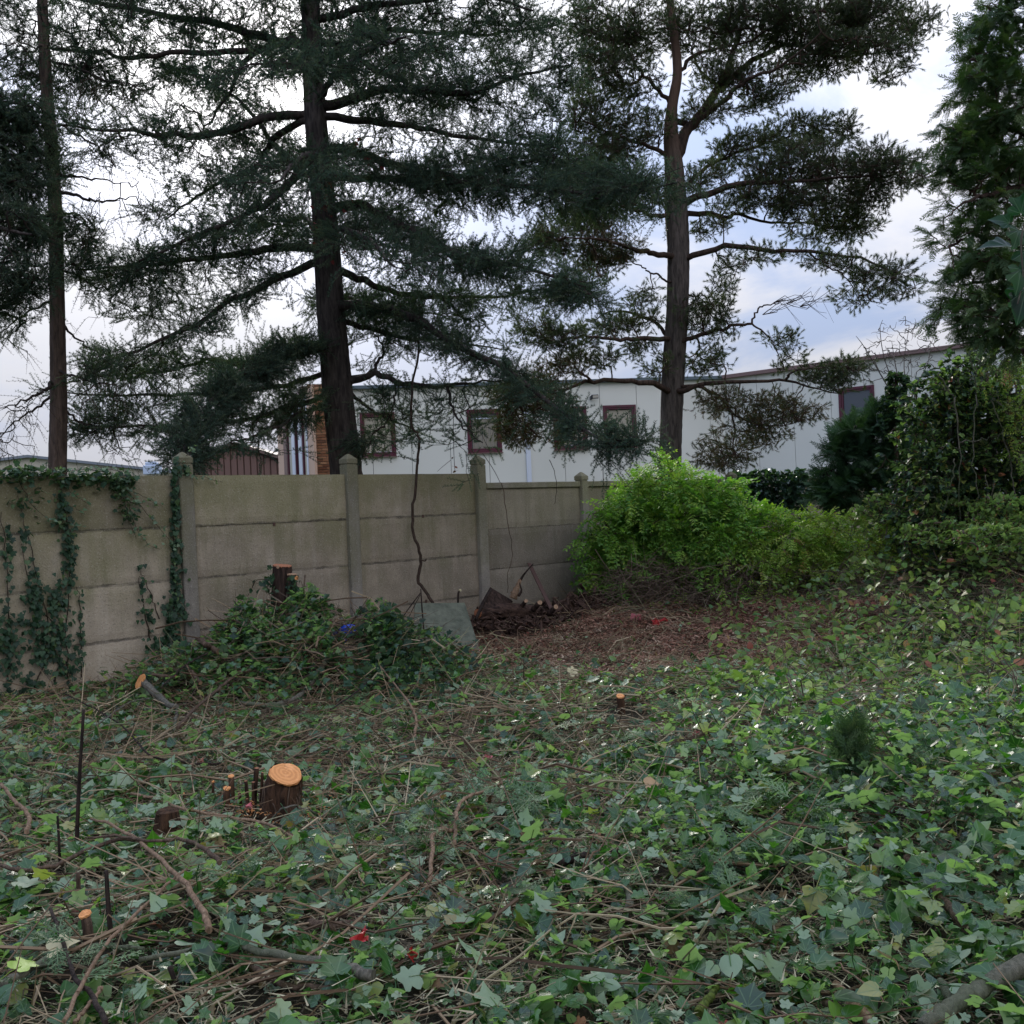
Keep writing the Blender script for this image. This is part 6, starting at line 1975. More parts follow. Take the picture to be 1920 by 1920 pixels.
# ------------------------------------------------------------------ stumps and cut stems
def disc(name, c, nrm, r, mat, parent, wob_=0.1, th=0.012, ell=1.0):
    """slightly irregular cut face with a little thickness"""
    nrm = Vector(nrm).normalized()
    xx = nrm.orthogonal().normalized()
    yy = nrm.cross(xx)
    n = 28
    V, T, Q = [], [], []
    ph = R.uniform(0, 6)
    for lay in (0, 1):
        for k in range(n):
            a = k * 2 * math.pi / n
            rr = r * (1 + wob_ * (math.sin(2 * a + ph) * .5 + math.sin(3 * a + 2 * ph) * .3) + R.gauss(0, .02))
            V.append(Vector((0, 0, 0)) + xx * rr * math.cos(a) * ell + yy * rr * math.sin(a) + nrm * (lay * th) + nrm * R.gauss(0, .0015))
    V.append(nrm * (th + .002))
    for k in range(n):
        j = (k + 1) % n
        Q.append((k, j, n + j, n + k))
        T.append((n + k, n + j, 2 * n))
    me = add_mesh(name, [tuple(v) for v in V], [np.array(Q), np.array(T)], mat)
    o = put(name, me, parent, loc=c)
    return o


def stump_body(line, radii, mat, name, parent, flute=0.18, sides=36, rows=22, seed=3):
    p = smooth_line(line, rows)
    r = np.interp(np.linspace(0, 1, rows), np.linspace(0, 1, len(radii)), radii)
    V, F = tubes(p[None], r[None], sides)
    V = V.reshape(rows, sides, 3)
    th = np.arange(sides) / sides * 2 * math.pi
    u = np.linspace(0, 1, rows)[:, None]
    k = (np.sin(5 * th[None] + seed) * .5 + np.sin(8 * th[None] + 2 * seed) * .35 + np.sin(13 * th[None] + seed * 3) * .25) * (1 - .55 * u)
    k = k + rng.normal(0, .10, (rows, sides))
    V = p[:, None, :] + (V - p[:, None, :]) * (1 + flute * k)[:, :, None]
    return put(name, add_mesh(name, V.reshape(-1, 3), F, mat, smooth=True), parent)


mb_ = MB()
for j_ in range(6):
    mb_.add(*box_vf((R.gauss(0, .02), R.gauss(0, .02), R.uniform(0, .006)), (R.uniform(.008, .022), R.uniform(.003, .006), .002), rz=R.uniform(0, 3)))
saw_bit = mb_.mesh('saw_bit', M['cut_orange'])


def big_stump():
    g = G(527, 1532)
    base = Vector((g.x, g.y, g.z - .05))
    t = root('tree_stump', base, 'freshly cut stump with a bright orange slanting top among the ivy', 'stump')
    sc = g.y / 1925
    top = Vector((g.x + .035, g.y, g.z + 0.225))
    nr_ = Vector((.42, -.34, 1.0)).normalized()
    stump_body([tuple(base), tuple(base + Vector((.0, 0, .13))), tuple(top - nr_ * .045), tuple(top)], [.135, .102, .094, .090], M['stump_bark'], 'bark', t, flute=.16)
    disc('cut_face', top - nr_ * .003, nr_, .088, M['cut_orange'], t, .12, .012, ell=1.06)
    # torn bark strips and side shoots
    nb = 170
    an, rd = rng.uniform(0, 6.3, nb), rng.gamma(2.0, .09, nb) + .12
    sx, sy = base.x + rd * np.cos(an), base.y + rd * np.sin(an)
    so = scatter('sawdust_chips', np.column_stack([sx, sy, H(sx, sy) + rng.uniform(.0, .09, nb)]), rng.uniform(-1, 1, (nb, 3)) * np.array([.5, .5, 3]), rng.uniform(.3, .8, nb), [saw_bit])
    tag(so, 'fresh orange sawdust and splinters around the bright topped stump', 'sawdust')
    for k in range(26):
        a = R.uniform(0, 6.3)
        q = base + Vector((.108 * math.cos(a), .108 * math.sin(a), 0.02))
        stick('bark_strip', [q, q + Vector((0, 0, .1)), q + Vector((R.gauss(0, .012) - .012 * math.cos(a), R.gauss(0, .012) - .012 * math.sin(a), R.uniform(.13, .22)))], .006, .003, M['stick_brown'], t, n=5, sides=4)
    s = root('shoot_cluster', base + Vector((-.19, .03, 0)), 'cluster of broken upright shoots close left of the orange topped stump', 'shoots')
    for (dx, dy, h, r, lean) in ((-.16, .04, .26, .016, .03), (-.185, .05, .19, .012, -.01), (-.145, -.02, .20, .012, .01), (-.20, .0, .14, .011, -.02), (-.125, .06, .23, .010, .02), (-.165, -.05, .12, .010, 0)):
        q = base + Vector((dx, dy, 0))
        stick('shoot', [q, q + Vector((lean * .3, 0, h * .5)), q + Vector((lean, 0, h + .05))], r, r * .8, M['stump_bark'], s, sides=7, lumpy=.08, cap=M['cut_red'])
    # small sawn stems further left
    for (px, py, h, r, lab) in ((424, 1535, .16, .020, 'short sawn stem with an orange cut end, nearest the big stump on its left'), (436, 1528, .21, .017, 'slightly taller sawn stem with splintered top behind the short sawn stem'),
                                (398, 1520, .16, .008, 'thin upright stub with a pale top between the sawn stems and the moss stump'), (362, 1522, .10, .010, 'leaning thin stub with pale cut end left of the sawn stems'),
                                (333, 1515, .13, .008, 'dark red leaning stub, leftmost of the row beside the stump')):
        q = G(px, py)
        q = Vector((q.x, q.y, q.z - .03))
        o = root('sawn_stem', q, lab, 'stub')
        tp = q + Vector((R.uniform(-.02, .03) if px != 362 else -.05, 0, h + .03))
        if px == 333:
            tp.x -= .03
        stick('stem', [q, (q + tp) / 2, tp], r, r * .9, M['stump_bark'], o, n=6, sides=9, lumpy=.04)
        disc('cut_face', tp - Vector((0, 0, .002)), (R.gauss(0, .15), -.3, 1), r * .95, M['cut_orange'], o, .08, .006)
    q = G(316, 1575)
    o = root('mossy_stump', Vector((q.x, q.y, q.z - .03)), 'small rotten stump with green moss at its foot, left of the orange stump', 'stump')
    stump_body([(q.x, q.y, q.z - .03), (q.x, q.y, q.z + .07), (q.x, q.y, q.z + .14)], [.085, .06, .05], M['stump_bark'], 'bark', o, seed=5)
    stump_body([(q.x + .01, q.y - .012, q.z - .03), (q.x + .01, q.y - .012, q.z + .02), (q.x + .01, q.y - .012, q.z + .05)], [.092, .075, .052], M['moss_wood'], 'moss', o, seed=6)
    disc('cut_face', Vector((q.x, q.y, q.z + .135)), (.1, -.2, 1), .048, M['stump_bark'], o, .2, .006)


big_stump()


def post_stem(name, label, cat, b, tpx, Yt, r0, r1, mat, capm=None, capr=None, lumpy=.04, extra=()):
    """upright cut stem: foot pixel b on the ground, top pixel tpx"""
    g = G(*b)
    foot = Vector((g.x, g.y, g.z - .05))
    top = P(tpx[0], tpx[1], Yt if Yt else g.y)
    o = root(name, foot, label, cat)
    mid = (foot + top) / 2 + Vector((R.gauss(0, .01), 0, 0))
    stick('stem', [foot, mid, top], r0, r1, mat, o, sides=9, n=10, lumpy=lumpy)
    if capm:
        d = (top - foot).normalized() + Vector((0, -.35, 0))
        disc('cut_face', top, d, capr or r1, M[capm], o, .1, .008)
    for ex in extra:
        stick('side_shoot', [P(x, y, g.y) for x, y in ex], r1 * .6, r1 * .3, mat, o, n=6, sides=5)
    return o


post_stem('upright_stick', 'tall thin dark stick standing upright at the left, in front of the brush heap', 'stick', (141, 1610), (157, 1330), None, .010, .007, M['stick_dark'], extra=([(148, 1560), (143, 1600), (136, 1650)],))
post_stem('sawn_stem', 'thick stem cut off with a ragged orange top, low in the left corner', 'stub', (178, 1790), (160, 1716), None, .021, .017, M['stick_brown'], 'cut_orange', .020)
post_stem('upright_stick', 'bent dark twig standing beside the cut stem in the left corner', 'stick', (218, 1790), (199, 1632), None, .010, .007, M['stick_dark'])
post_stem('upright_stick', 'thin dark twig rising left of the long upright stick', 'stick', (112, 1640), (108, 1530), None, .008, .005, M['stick_dark'])
post_stem('upright_stick', 'short dark pointed stub near the bottom edge, above the long forked branch', 'stub', (332, 1880), (318, 1812), None, .012, .008, M['stick_dark'])
post_stem('sawn_stem', 'brown stem right above the cut stem in the left corner', 'stub', (160, 1716), (146, 1636), None, .010, .008, M['stick_brown'])
post_stem('sawn_stem', 'small round stump with a bright orange top standing alone in the middle of the clearing', 'stump', (1165, 1338), (1163, 1306), None, .030, .028, M['stump_bark'], 'cut_orange', .030)


def ivy_stump():
    foot = P(530, 1190, 9.9)
    foot.z = float(H(foot.x, foot.y)) - .05
    o = root('old_stump', foot, 'tall dark broken stump with ivy on its sides, standing against the fence', 'stump')
    a, b = P(527, 1170, 9.8), P(529, 1062, 9.8)
    stump_body([tuple(foot), tuple(a), tuple(P(528, 1110, 9.8)), tuple(b)], [.13, .105, .095, .09], M['log_bark'], 'bark', o, flute=.12, seed=2)
    c, d = P(546, 1170, 9.75), P(547, 1078, 9.75)
    stump_body([tuple(Vector((c.x, c.y, foot.z))), tuple(c), tuple(d)], [.06, .05, .045], M['log_bark'], 'bark', o, flute=.15, seed=9, rows=14, sides=20)
    disc('cut_face', b, (0.1, -.1, 1), .085, M['cut_red'], o, .2, .01)
    disc('cut_face', d, (0.1, -.1, 1), .042, M['cut_pale'], o, .2, .01)
    disc('knot', P(521, 1063, 9.695), (0, -1, .15), .016, M['cut_pale'], o, .1, .006)
    disc('knot', P(556, 1084, 9.66), (.5, -1, .15), .018, M['cut_orange'], o, .1, .006)
    for k in range(150):
        side = R.random()
        if side < .35:
            x, y = 505 + R.gauss(0, 5), R.uniform(1060, 1180)
        elif side < .9:
            x, y = 549 + R.gauss(0, 7), R.uniform(1080, 1180)
        else:
            x, y = R.uniform(515, 545), R.uniform(1140, 1180)
        q = P(x, y, 9.68 + R.uniform(-.06, .05))
        put('leaf', wall_leaves[k % 3], o, loc=q, rot=(R.gauss(1.2, .5), R.gauss(0, .6), R.gauss(0, 1.0)), scale=R.uniform(.45, .95))
    for s in ([(505, 1088), (492, 1086), (478, 1090), (470, 1110)], [(478, 1090), (474, 1100), (464, 1118)]):
        stick('stem', [P(x, y, 9.6) for x, y in s], .004, .002, M['vine_bark'], o, sides=4, n=8)
    for (x, y) in ((488, 1098), (494, 1102), (482, 1112), (486, 1094), (474, 1094), (468, 1108), (492, 1094)):
        put('leaf', wall_leaves[1], o, loc=P(x, y, 9.58), rot=(R.gauss(1.2, .4), R.gauss(0, .5), R.gauss(0, .8)), scale=.9)
    post_stem('upright_stick', 'thin brown twig with a broken barb, standing right of the ivy clad stump', 'stick', (563, 1180), (572, 1078), 9.7, .008, .006, M['stick_brown'], extra=([(570, 1108), (566, 1094), (564, 1088)], [(570, 1108), (572, 1116), (574, 1120)]))


ivy_stump()


# ------------------------------------------------------------------ vine, slab, blue plastic, log pile
bark_bits = []
for k_ in range(3):
    mb_ = MB()
    for j_ in range(7):
        e_ = Euler((R.gauss(0, .6), R.gauss(0, .6), R.uniform(0, 6.3))).to_matrix()
        mb_.add(*box_vf((R.gauss(0, .05), R.gauss(0, .04), R.uniform(0, .03)), (R.uniform(.03, .09), R.uniform(.01, .03), .008), R3=e_, bev=.002))
    bark_bits.append(mb_.mesh('bark_bit_%s' % 'abc'[k_], M['log_bark_flat']))


def misc():
    V_ = [(787, 560), (786, 640), (775, 715), (772, 792), (784, 815), (786, 840), (782, 870), (780, 920), (773, 960), (775, 1000), (786, 1030), (789, 1060), (784, 1088), (797, 1108), (814, 1142)]
    zs = [12.6, 12.4, 12.2, 12.0, 11.95, 11.9, 11.85, 11.75, 11.7, 11.65, 11.6, 11.6, 11.55, 11.5, 11.3]
    g = P(814, 1142, 11.3)
    o = root('hanging_vine', g, 'long dark vine hanging from the cedar down in front of the third fence bay', 'vine')
    p = [P(x, y, z) for (x, y), z in zip(V_, zs)]
    p.append(Vector((g.x + .08, g.y - .1, float(H(g.x, g.y)) - .02)))
    stick('stem', p, .0125, .019, M['vine_bark'], o, n=60, sides=8, jit=.006)
    stick('side_shoot', [P(789, 1050, 11.6), P(797, 1052, 11.55), P(799, 1048, 11.5)], .008, .007, M['stick_brown'], o, n=5, sides=6)
    o = root('hanging_vine', P(850, 880, 12.2), 'hair thin hanging vine with dead leaves before the white wall, over the third bay', 'vine')
    stick('stem', [P(851, 740, 12.4), P(850, 800, 12.3), P(851, 850, 12.2), P(853, 884, 12.1)], .004, .003, M['stick_dark'], o, sides=4)
    stick('stem', [P(846, 862, 12.2), P(830, 875, 12.15), P(820, 884, 12.1)], .003, .002, M['stick_dark'], o, sides=4, n=6)
    for x, y in ((850, 858), (852, 875), (855, 883)):
        put('leaf', dead_leaves[0], o, loc=P(x, y, 12.1), rot=(1.2, .4, x % 6), scale=.8)
    o = root('hanging_vine', P(950, 900, 12.0), 'thin pale vine slanting over the lower fence and down its first bay', 'vine')
    stick('stem', [P(905, 850, 12.3), P(925, 880, 12.2), P(938, 905, 12.2)], .004, .003, M['stick_dark'], o, sides=4)
    stick('stem', [P(940, 905, 12.7), P(947, 950, 12.7), P(955, 1000, 12.6), P(961, 1040, 12.6), P(952, 1080, 12.5), P(951, 1112, 12.5)], .005, .003, M['stick_brown'], o, sides=4, jit=.01)
    o = root('hanging_vine', P(1040, 930, 13.2), 'short thin vine dangling over the coping of the lower fence', 'vine')
    stick('stem', [P(1030, 862, 13.3), P(1040, 885, 13.3), P(1044, 915, 13.2), P(1040, 945, 13.2)], .0045, .003, M['stick_dark'], o, sides=4, jit=.008)
    # leaning slab
    sb = root('concrete_slab', P(830, 1200, 10.5), 'mossy grey green concrete slab leaning against the fence behind the ivy', 'slab')
    c4 = [P(778, 1131, 10.95), P(871, 1130, 11.15), P(901, 1222, 10.50), P(774, 1222, 10.30)]
    th = -((c4[1] - c4[0]).cross(c4[3] - c4[0])).normalized() * .04
    if th.y < 0:
        th = -th
    c4[2] = c4[3] + (c4[2] - c4[3])
    V = [tuple(v) for v in c4] + [tuple(v + th) for v in c4]
    put('slab', add_mesh('slab', V, np.array([(3, 2, 1, 0), (4, 5, 6, 7), (0, 1, 5, 4), (1, 2, 6, 5), (2, 3, 7, 6), (3, 0, 4, 7)]), M['slab']), sb)
    # small block in the ivy
    q = G(868, 1212)
    bk = root('concrete_block', q, 'small worn concrete block half buried in ivy, in front of the leaning slab', 'block')
    put('block', MB().box((q.x, q.y, q.z + .05), (.22, .16, .13), rz=.3, bev=.02).mesh('block', M['concrete']), bk)
    # rods leaning on the slab
    for lab, pts, r in (('thin dark rod leaning in front of the mossy slab', [(797, 1205), (792, 1150), (789, 1104)], .008), ('black twig with a white cut tip behind the mossy slab', [(856, 1135), (859, 1118), (863, 1107)], .013),
                        ('dark twig slanting up to the rod, left of the mossy slab', [(741, 1182), (760, 1150), (788, 1112)], .007), ('second dark twig slanting beside the first, left of the mossy slab', [(756, 1180), (772, 1146), (788, 1115)], .005)):
        Y = 10.3 if 'front' in lab else (11.2 if 'white' in lab else 10.6)
        pp = [P(x, y, Y) for x, y in pts]
        if 'white' in lab:
            pp[0].z -= .3
        o = root('leaning_rod' if 'rod l' in lab else 'leaning_twig', pp[0], lab, 'stick')
        stick('stem', pp, r, r * .8, M['stick_dark'], o, sides=6, n=8, lumpy=.05)
        if 'white' in lab:
            disc('cut_face', pp[-1], (.3, -1, .6), .014, M['cream_leaf'], o, .05, .004)
    # blue plastic
    q = G(655, 1200)
    q = P(652, 1186, q.y - .12)
    bp = root('blue_plastic_lid', q - Vector((0, 0, .12)), 'curved piece of bright blue plastic stuck in the brush heap', 'plastic lid')
    V, F = [], []
    n = 16
    for k in range(n + 1):
        a = math.radians(200 - 170 * k / n + 5)
        for j, (rr, zz_) in enumerate(((0.004, 0.0), (.06, .012), (.105, 0.0), (.112, -.02), (.104, -.022))):
            V.append((q.x + .01 + rr * math.cos(a) * 1.1, q.y + zz_ * -1 + .02, q.z - .035 + rr * math.sin(a)))
    for k in range(n):
        for j in range(4):
            F.append((k * 5 + j, k * 5 + 5 + j, k * 5 + 6 + j, k * 5 + 1 + j))
    put('shell', add_mesh('shell', V, np.array(F), M['blue_plastic'], smooth=True), bp)
    put('rim', MB().box((q.x - .14, q.y, q.z - .01), (.11, .05, .05), rz=.2, bev=.015).mesh('rim', M['blue_dark']), bp)
    put('rim', MB().box((q.x - .04, q.y - .02, q.z - .05), (.06, .03, .10), rz=.1, bev=.01).mesh('rim', M['blue_plastic']), bp)
    yb = G(655, 1200).y - .12
    a, b = P(669, 1199, yb), P(696, 1162, yb + .1)
    o = root('pale_stick', a, 'pale peeled stick leaning over the blue plastic', 'stick')
    stick('stem', [a - (b - a) * .3, a, b], .010, .008, M['cream_leaf'], o, sides=7, n=6)
    a = P(497, 1148, 9.5)
    o = root('plastic_sheet', a, 'scrap of torn pale plastic sheet lying left of the ivy clad stump', 'plastic scrap')
    V = []
    for i in range(9):
        for j in range(5):
            V.append(tuple(P(484 + i * 3.2, 1142 + j * 3 + 3 * math.sin(i * .9 + j), 9.5 + .03 * math.sin(i * 1.7 + j * 2.1))))
    F = [(i * 5 + j, i * 5 + 5 + j, i * 5 + 6 + j, i * 5 + 1 + j) for i in range(8) for j in range(4)]
    put('sheet', add_mesh('sheet', V, np.array(F), M['membrane'], smooth=True), o)
    # log pile
    Zp = 12.2
    a = P(890, 1152, 11.7)
    lg = root('fallen_log', a, 'dark rough log lying along the foot of the lower fence', 'log')
    ln = [P(896, 1152, 11.7), P(950, 1146, 11.9), P(1010, 1150, 12.2), P(1060, 1158, 12.5), P(1104, 1162, 12.8)]
    stump_body([tuple(v) for v in ln], [.075, .085, .075, .055, .03], M['log_bark_flat'], 'bark', lg, flute=.20, seed=4, rows=60, sides=30)
    disc('cut_face', ln[0], (-1, -.6, .1), .07, M['cut_red'], lg, .3, .01)
    for (x, y, x2, y2, r) in ((976, 1140, 986, 1127, .028), (1000, 1143, 1012, 1130, .035), (1030, 1150, 1042, 1138, .035), (968, 1150, 962, 1140, .02)):
        s0, s1 = P(x, y, 12.0), P(x2, y2, 11.9)
        stick('branch_stub', [s0, (s0 + s1) / 2, s1], r, r * .8, M['log_bark'], lg, sides=10, n=6, lumpy=.06)
        disc('cut_face', s1, (s1 - s0).normalized() + Vector((0, -.5, 0)), r * .8, M['cut_pale'], lg, .1, .006)
    nb = 260
    u_ = rng.random(nb)
    bx = np.interp(u_, np.linspace(0, 1, 5), [v.x for v in ln]) + rng.normal(0, .12, nb)
    by = np.interp(u_, np.linspace(0, 1, 5), [v.y for v in ln]) + rng.normal(-.08, .10, nb)
    db = root('bark_debris', ln[2] - Vector((0, .15, .05)), 'dark crumbled bark and splinters heaped around the fallen log', 'debris')
    scatter('bark_pieces', np.column_stack([bx, by, H(bx, by) + rng.random(nb) * .12]), np.column_stack([rng.normal(0, .6, nb), rng.normal(0, .5, nb), rng.uniform(0, 6.3, nb)]), rng.uniform(.9, 2.2, nb), bark_bits, parent=db)
    pb = root('bark_slab', P(930, 1130, 11.8), 'dark brown slab of timber propped on the log against the third post', 'timber')
    c4 = [P(922, 1104, 11.95), P(962, 1128, 12.0), P(942, 1152, 11.75), P(902, 1140, 11.65)]
    th = Vector((-.02, .04, .02))
    V = [tuple(v) for v in c4] + [tuple(v + th) for v in c4]
    put('board', add_mesh('board', V, np.array([(3, 2, 1, 0), (4, 5, 6, 7), (0, 1, 5, 4), (1, 2, 6, 5), (2, 3, 7, 6), (3, 0, 4, 7)]), M['log_bark']), pb)
    pb2 = root('bark_plank', P(900, 1160, 11.5), 'narrow dark plank end slanting out of the log pile at its left', 'timber')
    stick('plank', [P(892, 1162, 11.5), P(904, 1135, 11.7), P(921, 1104, 11.85)], .022, .014, M['stick_dark'], pb2, sides=4, n=5)
    sp = root('split_branch', P(962, 1125, 11.9), 'splintered orange brown branch sticking up from the log, its tip crossing the iron bar', 'branch')
    stick('wood', [P(962, 1122, 11.95), P(968, 1105, 11.95), P(976, 1086, 11.95)], .048, .020, M['stick_tan'], sp, sides=8, n=12, lumpy=.18)
    stick('tip', [P(976, 1088, 11.95), P(984, 1075, 11.92), P(1000, 1057, 11.9)], .016, .006, M['stick_dark'], sp, sides=6, n=8)
    stick('splinter', [P(972, 1118, 11.85), P(978, 1108, 11.85), P(974, 1092, 11.85)], .02, .006, M['log_bark'], sp, sides=5, n=6, lumpy=.2)
    ib = root('iron_bar', P(1036, 1145, 12.0), 'flat rusty bar leaning to the left against the lower fence above the log', 'bar')
    a, b = P(1034, 1142, 12.0), P(992, 1056, 12.9)
    d = (b - a)
    L_ = d.length
    q = d.to_track_quat('Z', 'Y').to_matrix()
    put('bar', MB().box((a + b) / 2, (.05, .014, L_), R3=q, bev=.003).mesh('bar', M['rust']), ib)


misc()


# ------------------------------------------------------------------ branches lying on the ground, each one traced
def lying(label, px, r0, r1, mat, lift=0.06, cap=None, name='fallen_branch', shoots=(), n=22, lumpy=.05):
    pts = []
    for i, q in enumerate(px):
        l = lift[i] if isinstance(lift, (list, tuple)) else lift
        pts.append(G(q[0], q[1], l))
    o = root(name, pts[0], label, 'branch')
    stick('stem', pts, r0, r1, M[mat], o, n=n, sides=9, jit=.003, lumpy=lumpy, cap=M[cap] if cap else None)
    for (s, r) in shoots:
        stick('side_branch', [G(x, y, lift if not isinstance(lift, (list, tuple)) else lift[0]) for x, y in s], r, r * .5, M[mat], o, n=10, sides=6, lumpy=lumpy)
    return o


lying('long bowed reddish branch arching down right from the left thicket', [(170, 1535), (215, 1550), (262, 1578), (310, 1620), (350, 1660), (378, 1705), (392, 1745)], .006, .012, 'stick_tan', .16)
lying('long thin branch sweeping from the left edge up into the thicket', [(0, 1622), (50, 1632), (110, 1620), (170, 1590), (235, 1572), (275, 1580)], .008, .010, 'stick_brown', .14)
lying('brown branch arching from the left thicket over towards the stump', [(165, 1570), (220, 1568), (280, 1578), (340, 1575), (380, 1590), (412, 1618)], .005, .010, 'stick_brown', .17)
lying('dark forked branch lying left to right along the bottom left', [(0, 1848), (60, 1815), (120, 1782), (190, 1776), (270, 1780)], .013, .008, 'stick_grey', .10, shoots=(([(60, 1815), (110, 1800), (150, 1760)], .006),))
lying('grey branch lying along the bottom left, thicker to the right, bowed upwards', [(260, 1800), (340, 1785), (420, 1768), (500, 1785), (560, 1800), (640, 1808), (700, 1830)], .008, .018, 'stick_grey', .10)
lying('long straight orange twig crossing the left foreground diagonally', [(120, 1915), (150, 1850), (200, 1770), (260, 1710), (310, 1660), (350, 1630)], .007, .005, 'stick_tan', .15)
lying('second straight twig beside the orange one at the bottom left', [(140, 1918), (170, 1880), (190, 1850)], .006, .006, 'stick_tan', .13)
lying('reddish branch lying under the grey curved one near the bottom', [(418, 1784), (450, 1800), (500, 1830), (540, 1848), (620, 1850)], .013, .009, 'stick_brown', .06, cap='cut_red')
lying('dark bent stem dropping to the bottom edge at the left', [(95, 1705), (120, 1770), (140, 1830), (175, 1870), (198, 1918)], .006, .009, 'stick_dark', .14)
lying('tan branch bending down in the middle of the clearing, smooth with a hooked top', [(760, 1572) if False else (848, 1557), (828, 1556), (813, 1568), (810, 1600), (806, 1640), (796, 1680)], .010, .009, 'stick_tan', [.10, .14, .16, .14, .10, .04])
lying('tan branch with a hooked top right above the smooth hooked one', [(945, 1452), (938, 1468), (900, 1485), (868, 1500), (856, 1530), (852, 1590)], .006, .010, 'stick_tan', [.08, .1, .14, .16, .14, .06])
lying('thin reddish stem hanging down the front of the brush heap', [(714, 1250), (745, 1290), (768, 1320), (780, 1350), (776, 1398)], .006, .011, 'stick_tan', [.25, .2, .18, .12, .05])
lying('short dark broken branch lying right of the middle', [(1040, 1622), (1070, 1612), (1110, 1602), (1170, 1594)], .020, .012, 'stick_dark', .07)
lying('mossy bent branch lying just right of the dark broken one', [(1095, 1600), (1130, 1625), (1160, 1650), (1178, 1675), (1180, 1705)], .010, .017, 'stick_grey', .07)
lying('straight brown branch running to the lower right in the ivy', [(1702, 1608), (1740, 1640), (1770, 1690), (1808, 1732)], .018, .014, 'stick_brown', .11)
lying('thin straight branch lying level in the ivy at the right', [(1640, 1585), (1700, 1598), (1765, 1604)], .009, .009, 'stick_brown', .10)
lying('pale straight twig entering at the right edge', [(1848, 1615), (1885, 1598), (1925, 1574)], .008, .009, 'stick_tan', .14)
lying('thick log rising out of the bottom right corner', [(1730, 1925), (1790, 1885), (1850, 1845), (1925, 1808)], .019, .033, 'stick_grey', .14, name='fallen_log', lumpy=.05)
lying('grey stick joining the thick corner log from above', [(1765, 1840), (1780, 1868), (1795, 1900)], .012, .016, 'stick_grey', .09)
lying('orange brown branch pointing down right at the bottom edge', [(1567, 1845), (1590, 1870), (1615, 1900), (1640, 1925)], .012, .018, 'stick_tan', .09)
lying('dark branch beside the orange brown one at the bottom edge', [(1545, 1878), (1590, 1900), (1630, 1920)], .011, .013, 'stick_brown', .08)
lying('thin straw coloured runner curving across the lower right', [(1560, 1800), (1600, 1830), (1640, 1860), (1670, 1890), (1700, 1918)], .003, .003, 'stick_tan', .12)
lying('reddish curved twig lying left of the small conifer seedling', [(1545, 1430), (1530, 1450), (1505, 1465), (1470, 1475)], .008, .009, 'stick_tan', .09)
lying('long thin twig running from the right down towards the seedling', [(1632, 1322), (1665, 1350), (1690, 1380), (1705, 1410)], .006, .008, 'stick_tan', .12)
lying('grey branch lying short of the mulch, above the seedling', [(1370, 1368), (1395, 1350), (1422, 1330)], .018, .012, 'stick_grey', .06)
lying('thin pale branch pointing at the small round stump', [(885, 1392), (940, 1375), (1000, 1355), (1070, 1340), (1140, 1330)], .009, .006, 'stick_tan', .08)
lying('grey bough in the leaves, crossing left of the conifer clippings', [(1404, 1446), (1430, 1420), (1465, 1402)], .008, .012, 'stick_grey', .09)
lying('long whip of a twig lying level across the middle', [(635, 1408), (720, 1412), (820, 1420), (900, 1425), (925, 1450)], .005, .006, 'stick_brown', .10)
lying('brown branch lying level in the lower middle, half under leaves', [(600, 1728), (660, 1715), (740, 1712)], .016, .012, 'log_bark', .05)
lying('thick brown stub with a rusty cut end, lower left of the middle', [(580, 1728), (620, 1738), (680, 1728)], .016, .018, 'stick_brown', .07, cap='cut_orange')
lying('dark arched twig in front of the orange topped stump', [(500, 1555), (520, 1525), (545, 1512), (580, 1520), (605, 1535)], .004, .006, 'stick_grey', [.02, .12, .16, .12, .04])
lying('reddish long twig running from the stubs under the stump to the right', [(246, 1488), (300, 1500), (340, 1515), (420, 1530), (500, 1545), (560, 1575)], .008, .007, 'stick_tan', .11)
lying('thin dark switch slanting down from the fence foot to the stubs', [(120, 1300), (180, 1330), (240, 1370), (275, 1412), (340, 1430), (420, 1432)], .004, .008, 'stick_dark', [.2, .2, .16, .12, .08, .06])
lying('curved twig with a pale end beyond the stubs at the left', [(352, 1448), (362, 1425), (370, 1402)], .009, .006, 'stick_tan', .08)
lying('brown branch leaning down at the left edge', [(2, 1470), (30, 1505), (55, 1530), (50, 1560)], .009, .011, 'stick_tan', .2)
lying('mossy crooked root sticking up near the bottom, left one of two', [(1310, 1900), (1330, 1870), (1345, 1850)], .015, .010, 'moss_wood', .09, name='mossy_root', lumpy=.02)
lying('mossy crooked root sticking up near the bottom, right one of two', [(1425, 1895), (1415, 1865), (1398, 1850), (1385, 1870)], .016, .010, 'moss_wood', .09, name='mossy_root', lumpy=.02)
# branches in the brush heap
lying('thick curved branch with a pale cut end at the front of the brush heap', [(452, 1318), (490, 1322), (530, 1318), (560, 1305), (590, 1270), (615, 1235), (640, 1220)], .018, .024, 'stick_grey', .12, cap='cut_pale')
sc_ = lying('branch with an oval orange saw cut at the foot of the fence', [(268, 1278), (300, 1308), (318, 1322), (332, 1325)], .034, .016, 'stick_grey', .2)
q_ = G(268, 1278, .2)
disc('cut_face', q_ + Vector((-.006, -.03, .005)), (-.75, -.75, .35), .045, M['cut_orange'], sc_, .1, .01, ell=1.7)
lying('pale forked branch standing on end below the orange saw cut', [(332, 1325), (330, 1345), (327, 1370)], .014, .010, 'stick_grey', .12)
lying('long brown branch slanting up through the brush heap', [(333, 1365), (360, 1335), (400, 1300), (430, 1275), (470, 1255)], .012, .012, 'stick_brown', .22)
lying('straight dark twig slanting up to the foot of the post', [(302, 1290), (330, 1262), (360, 1240), (390, 1225)], .006, .008, 'stick_dark', .3)
lying('stout brown branch lying at the foot of the first full post', [(358, 1193), (378, 1203), (395, 1215), (410, 1222)], .022, .026, 'stick_brown', .25, cap='cut_pale')
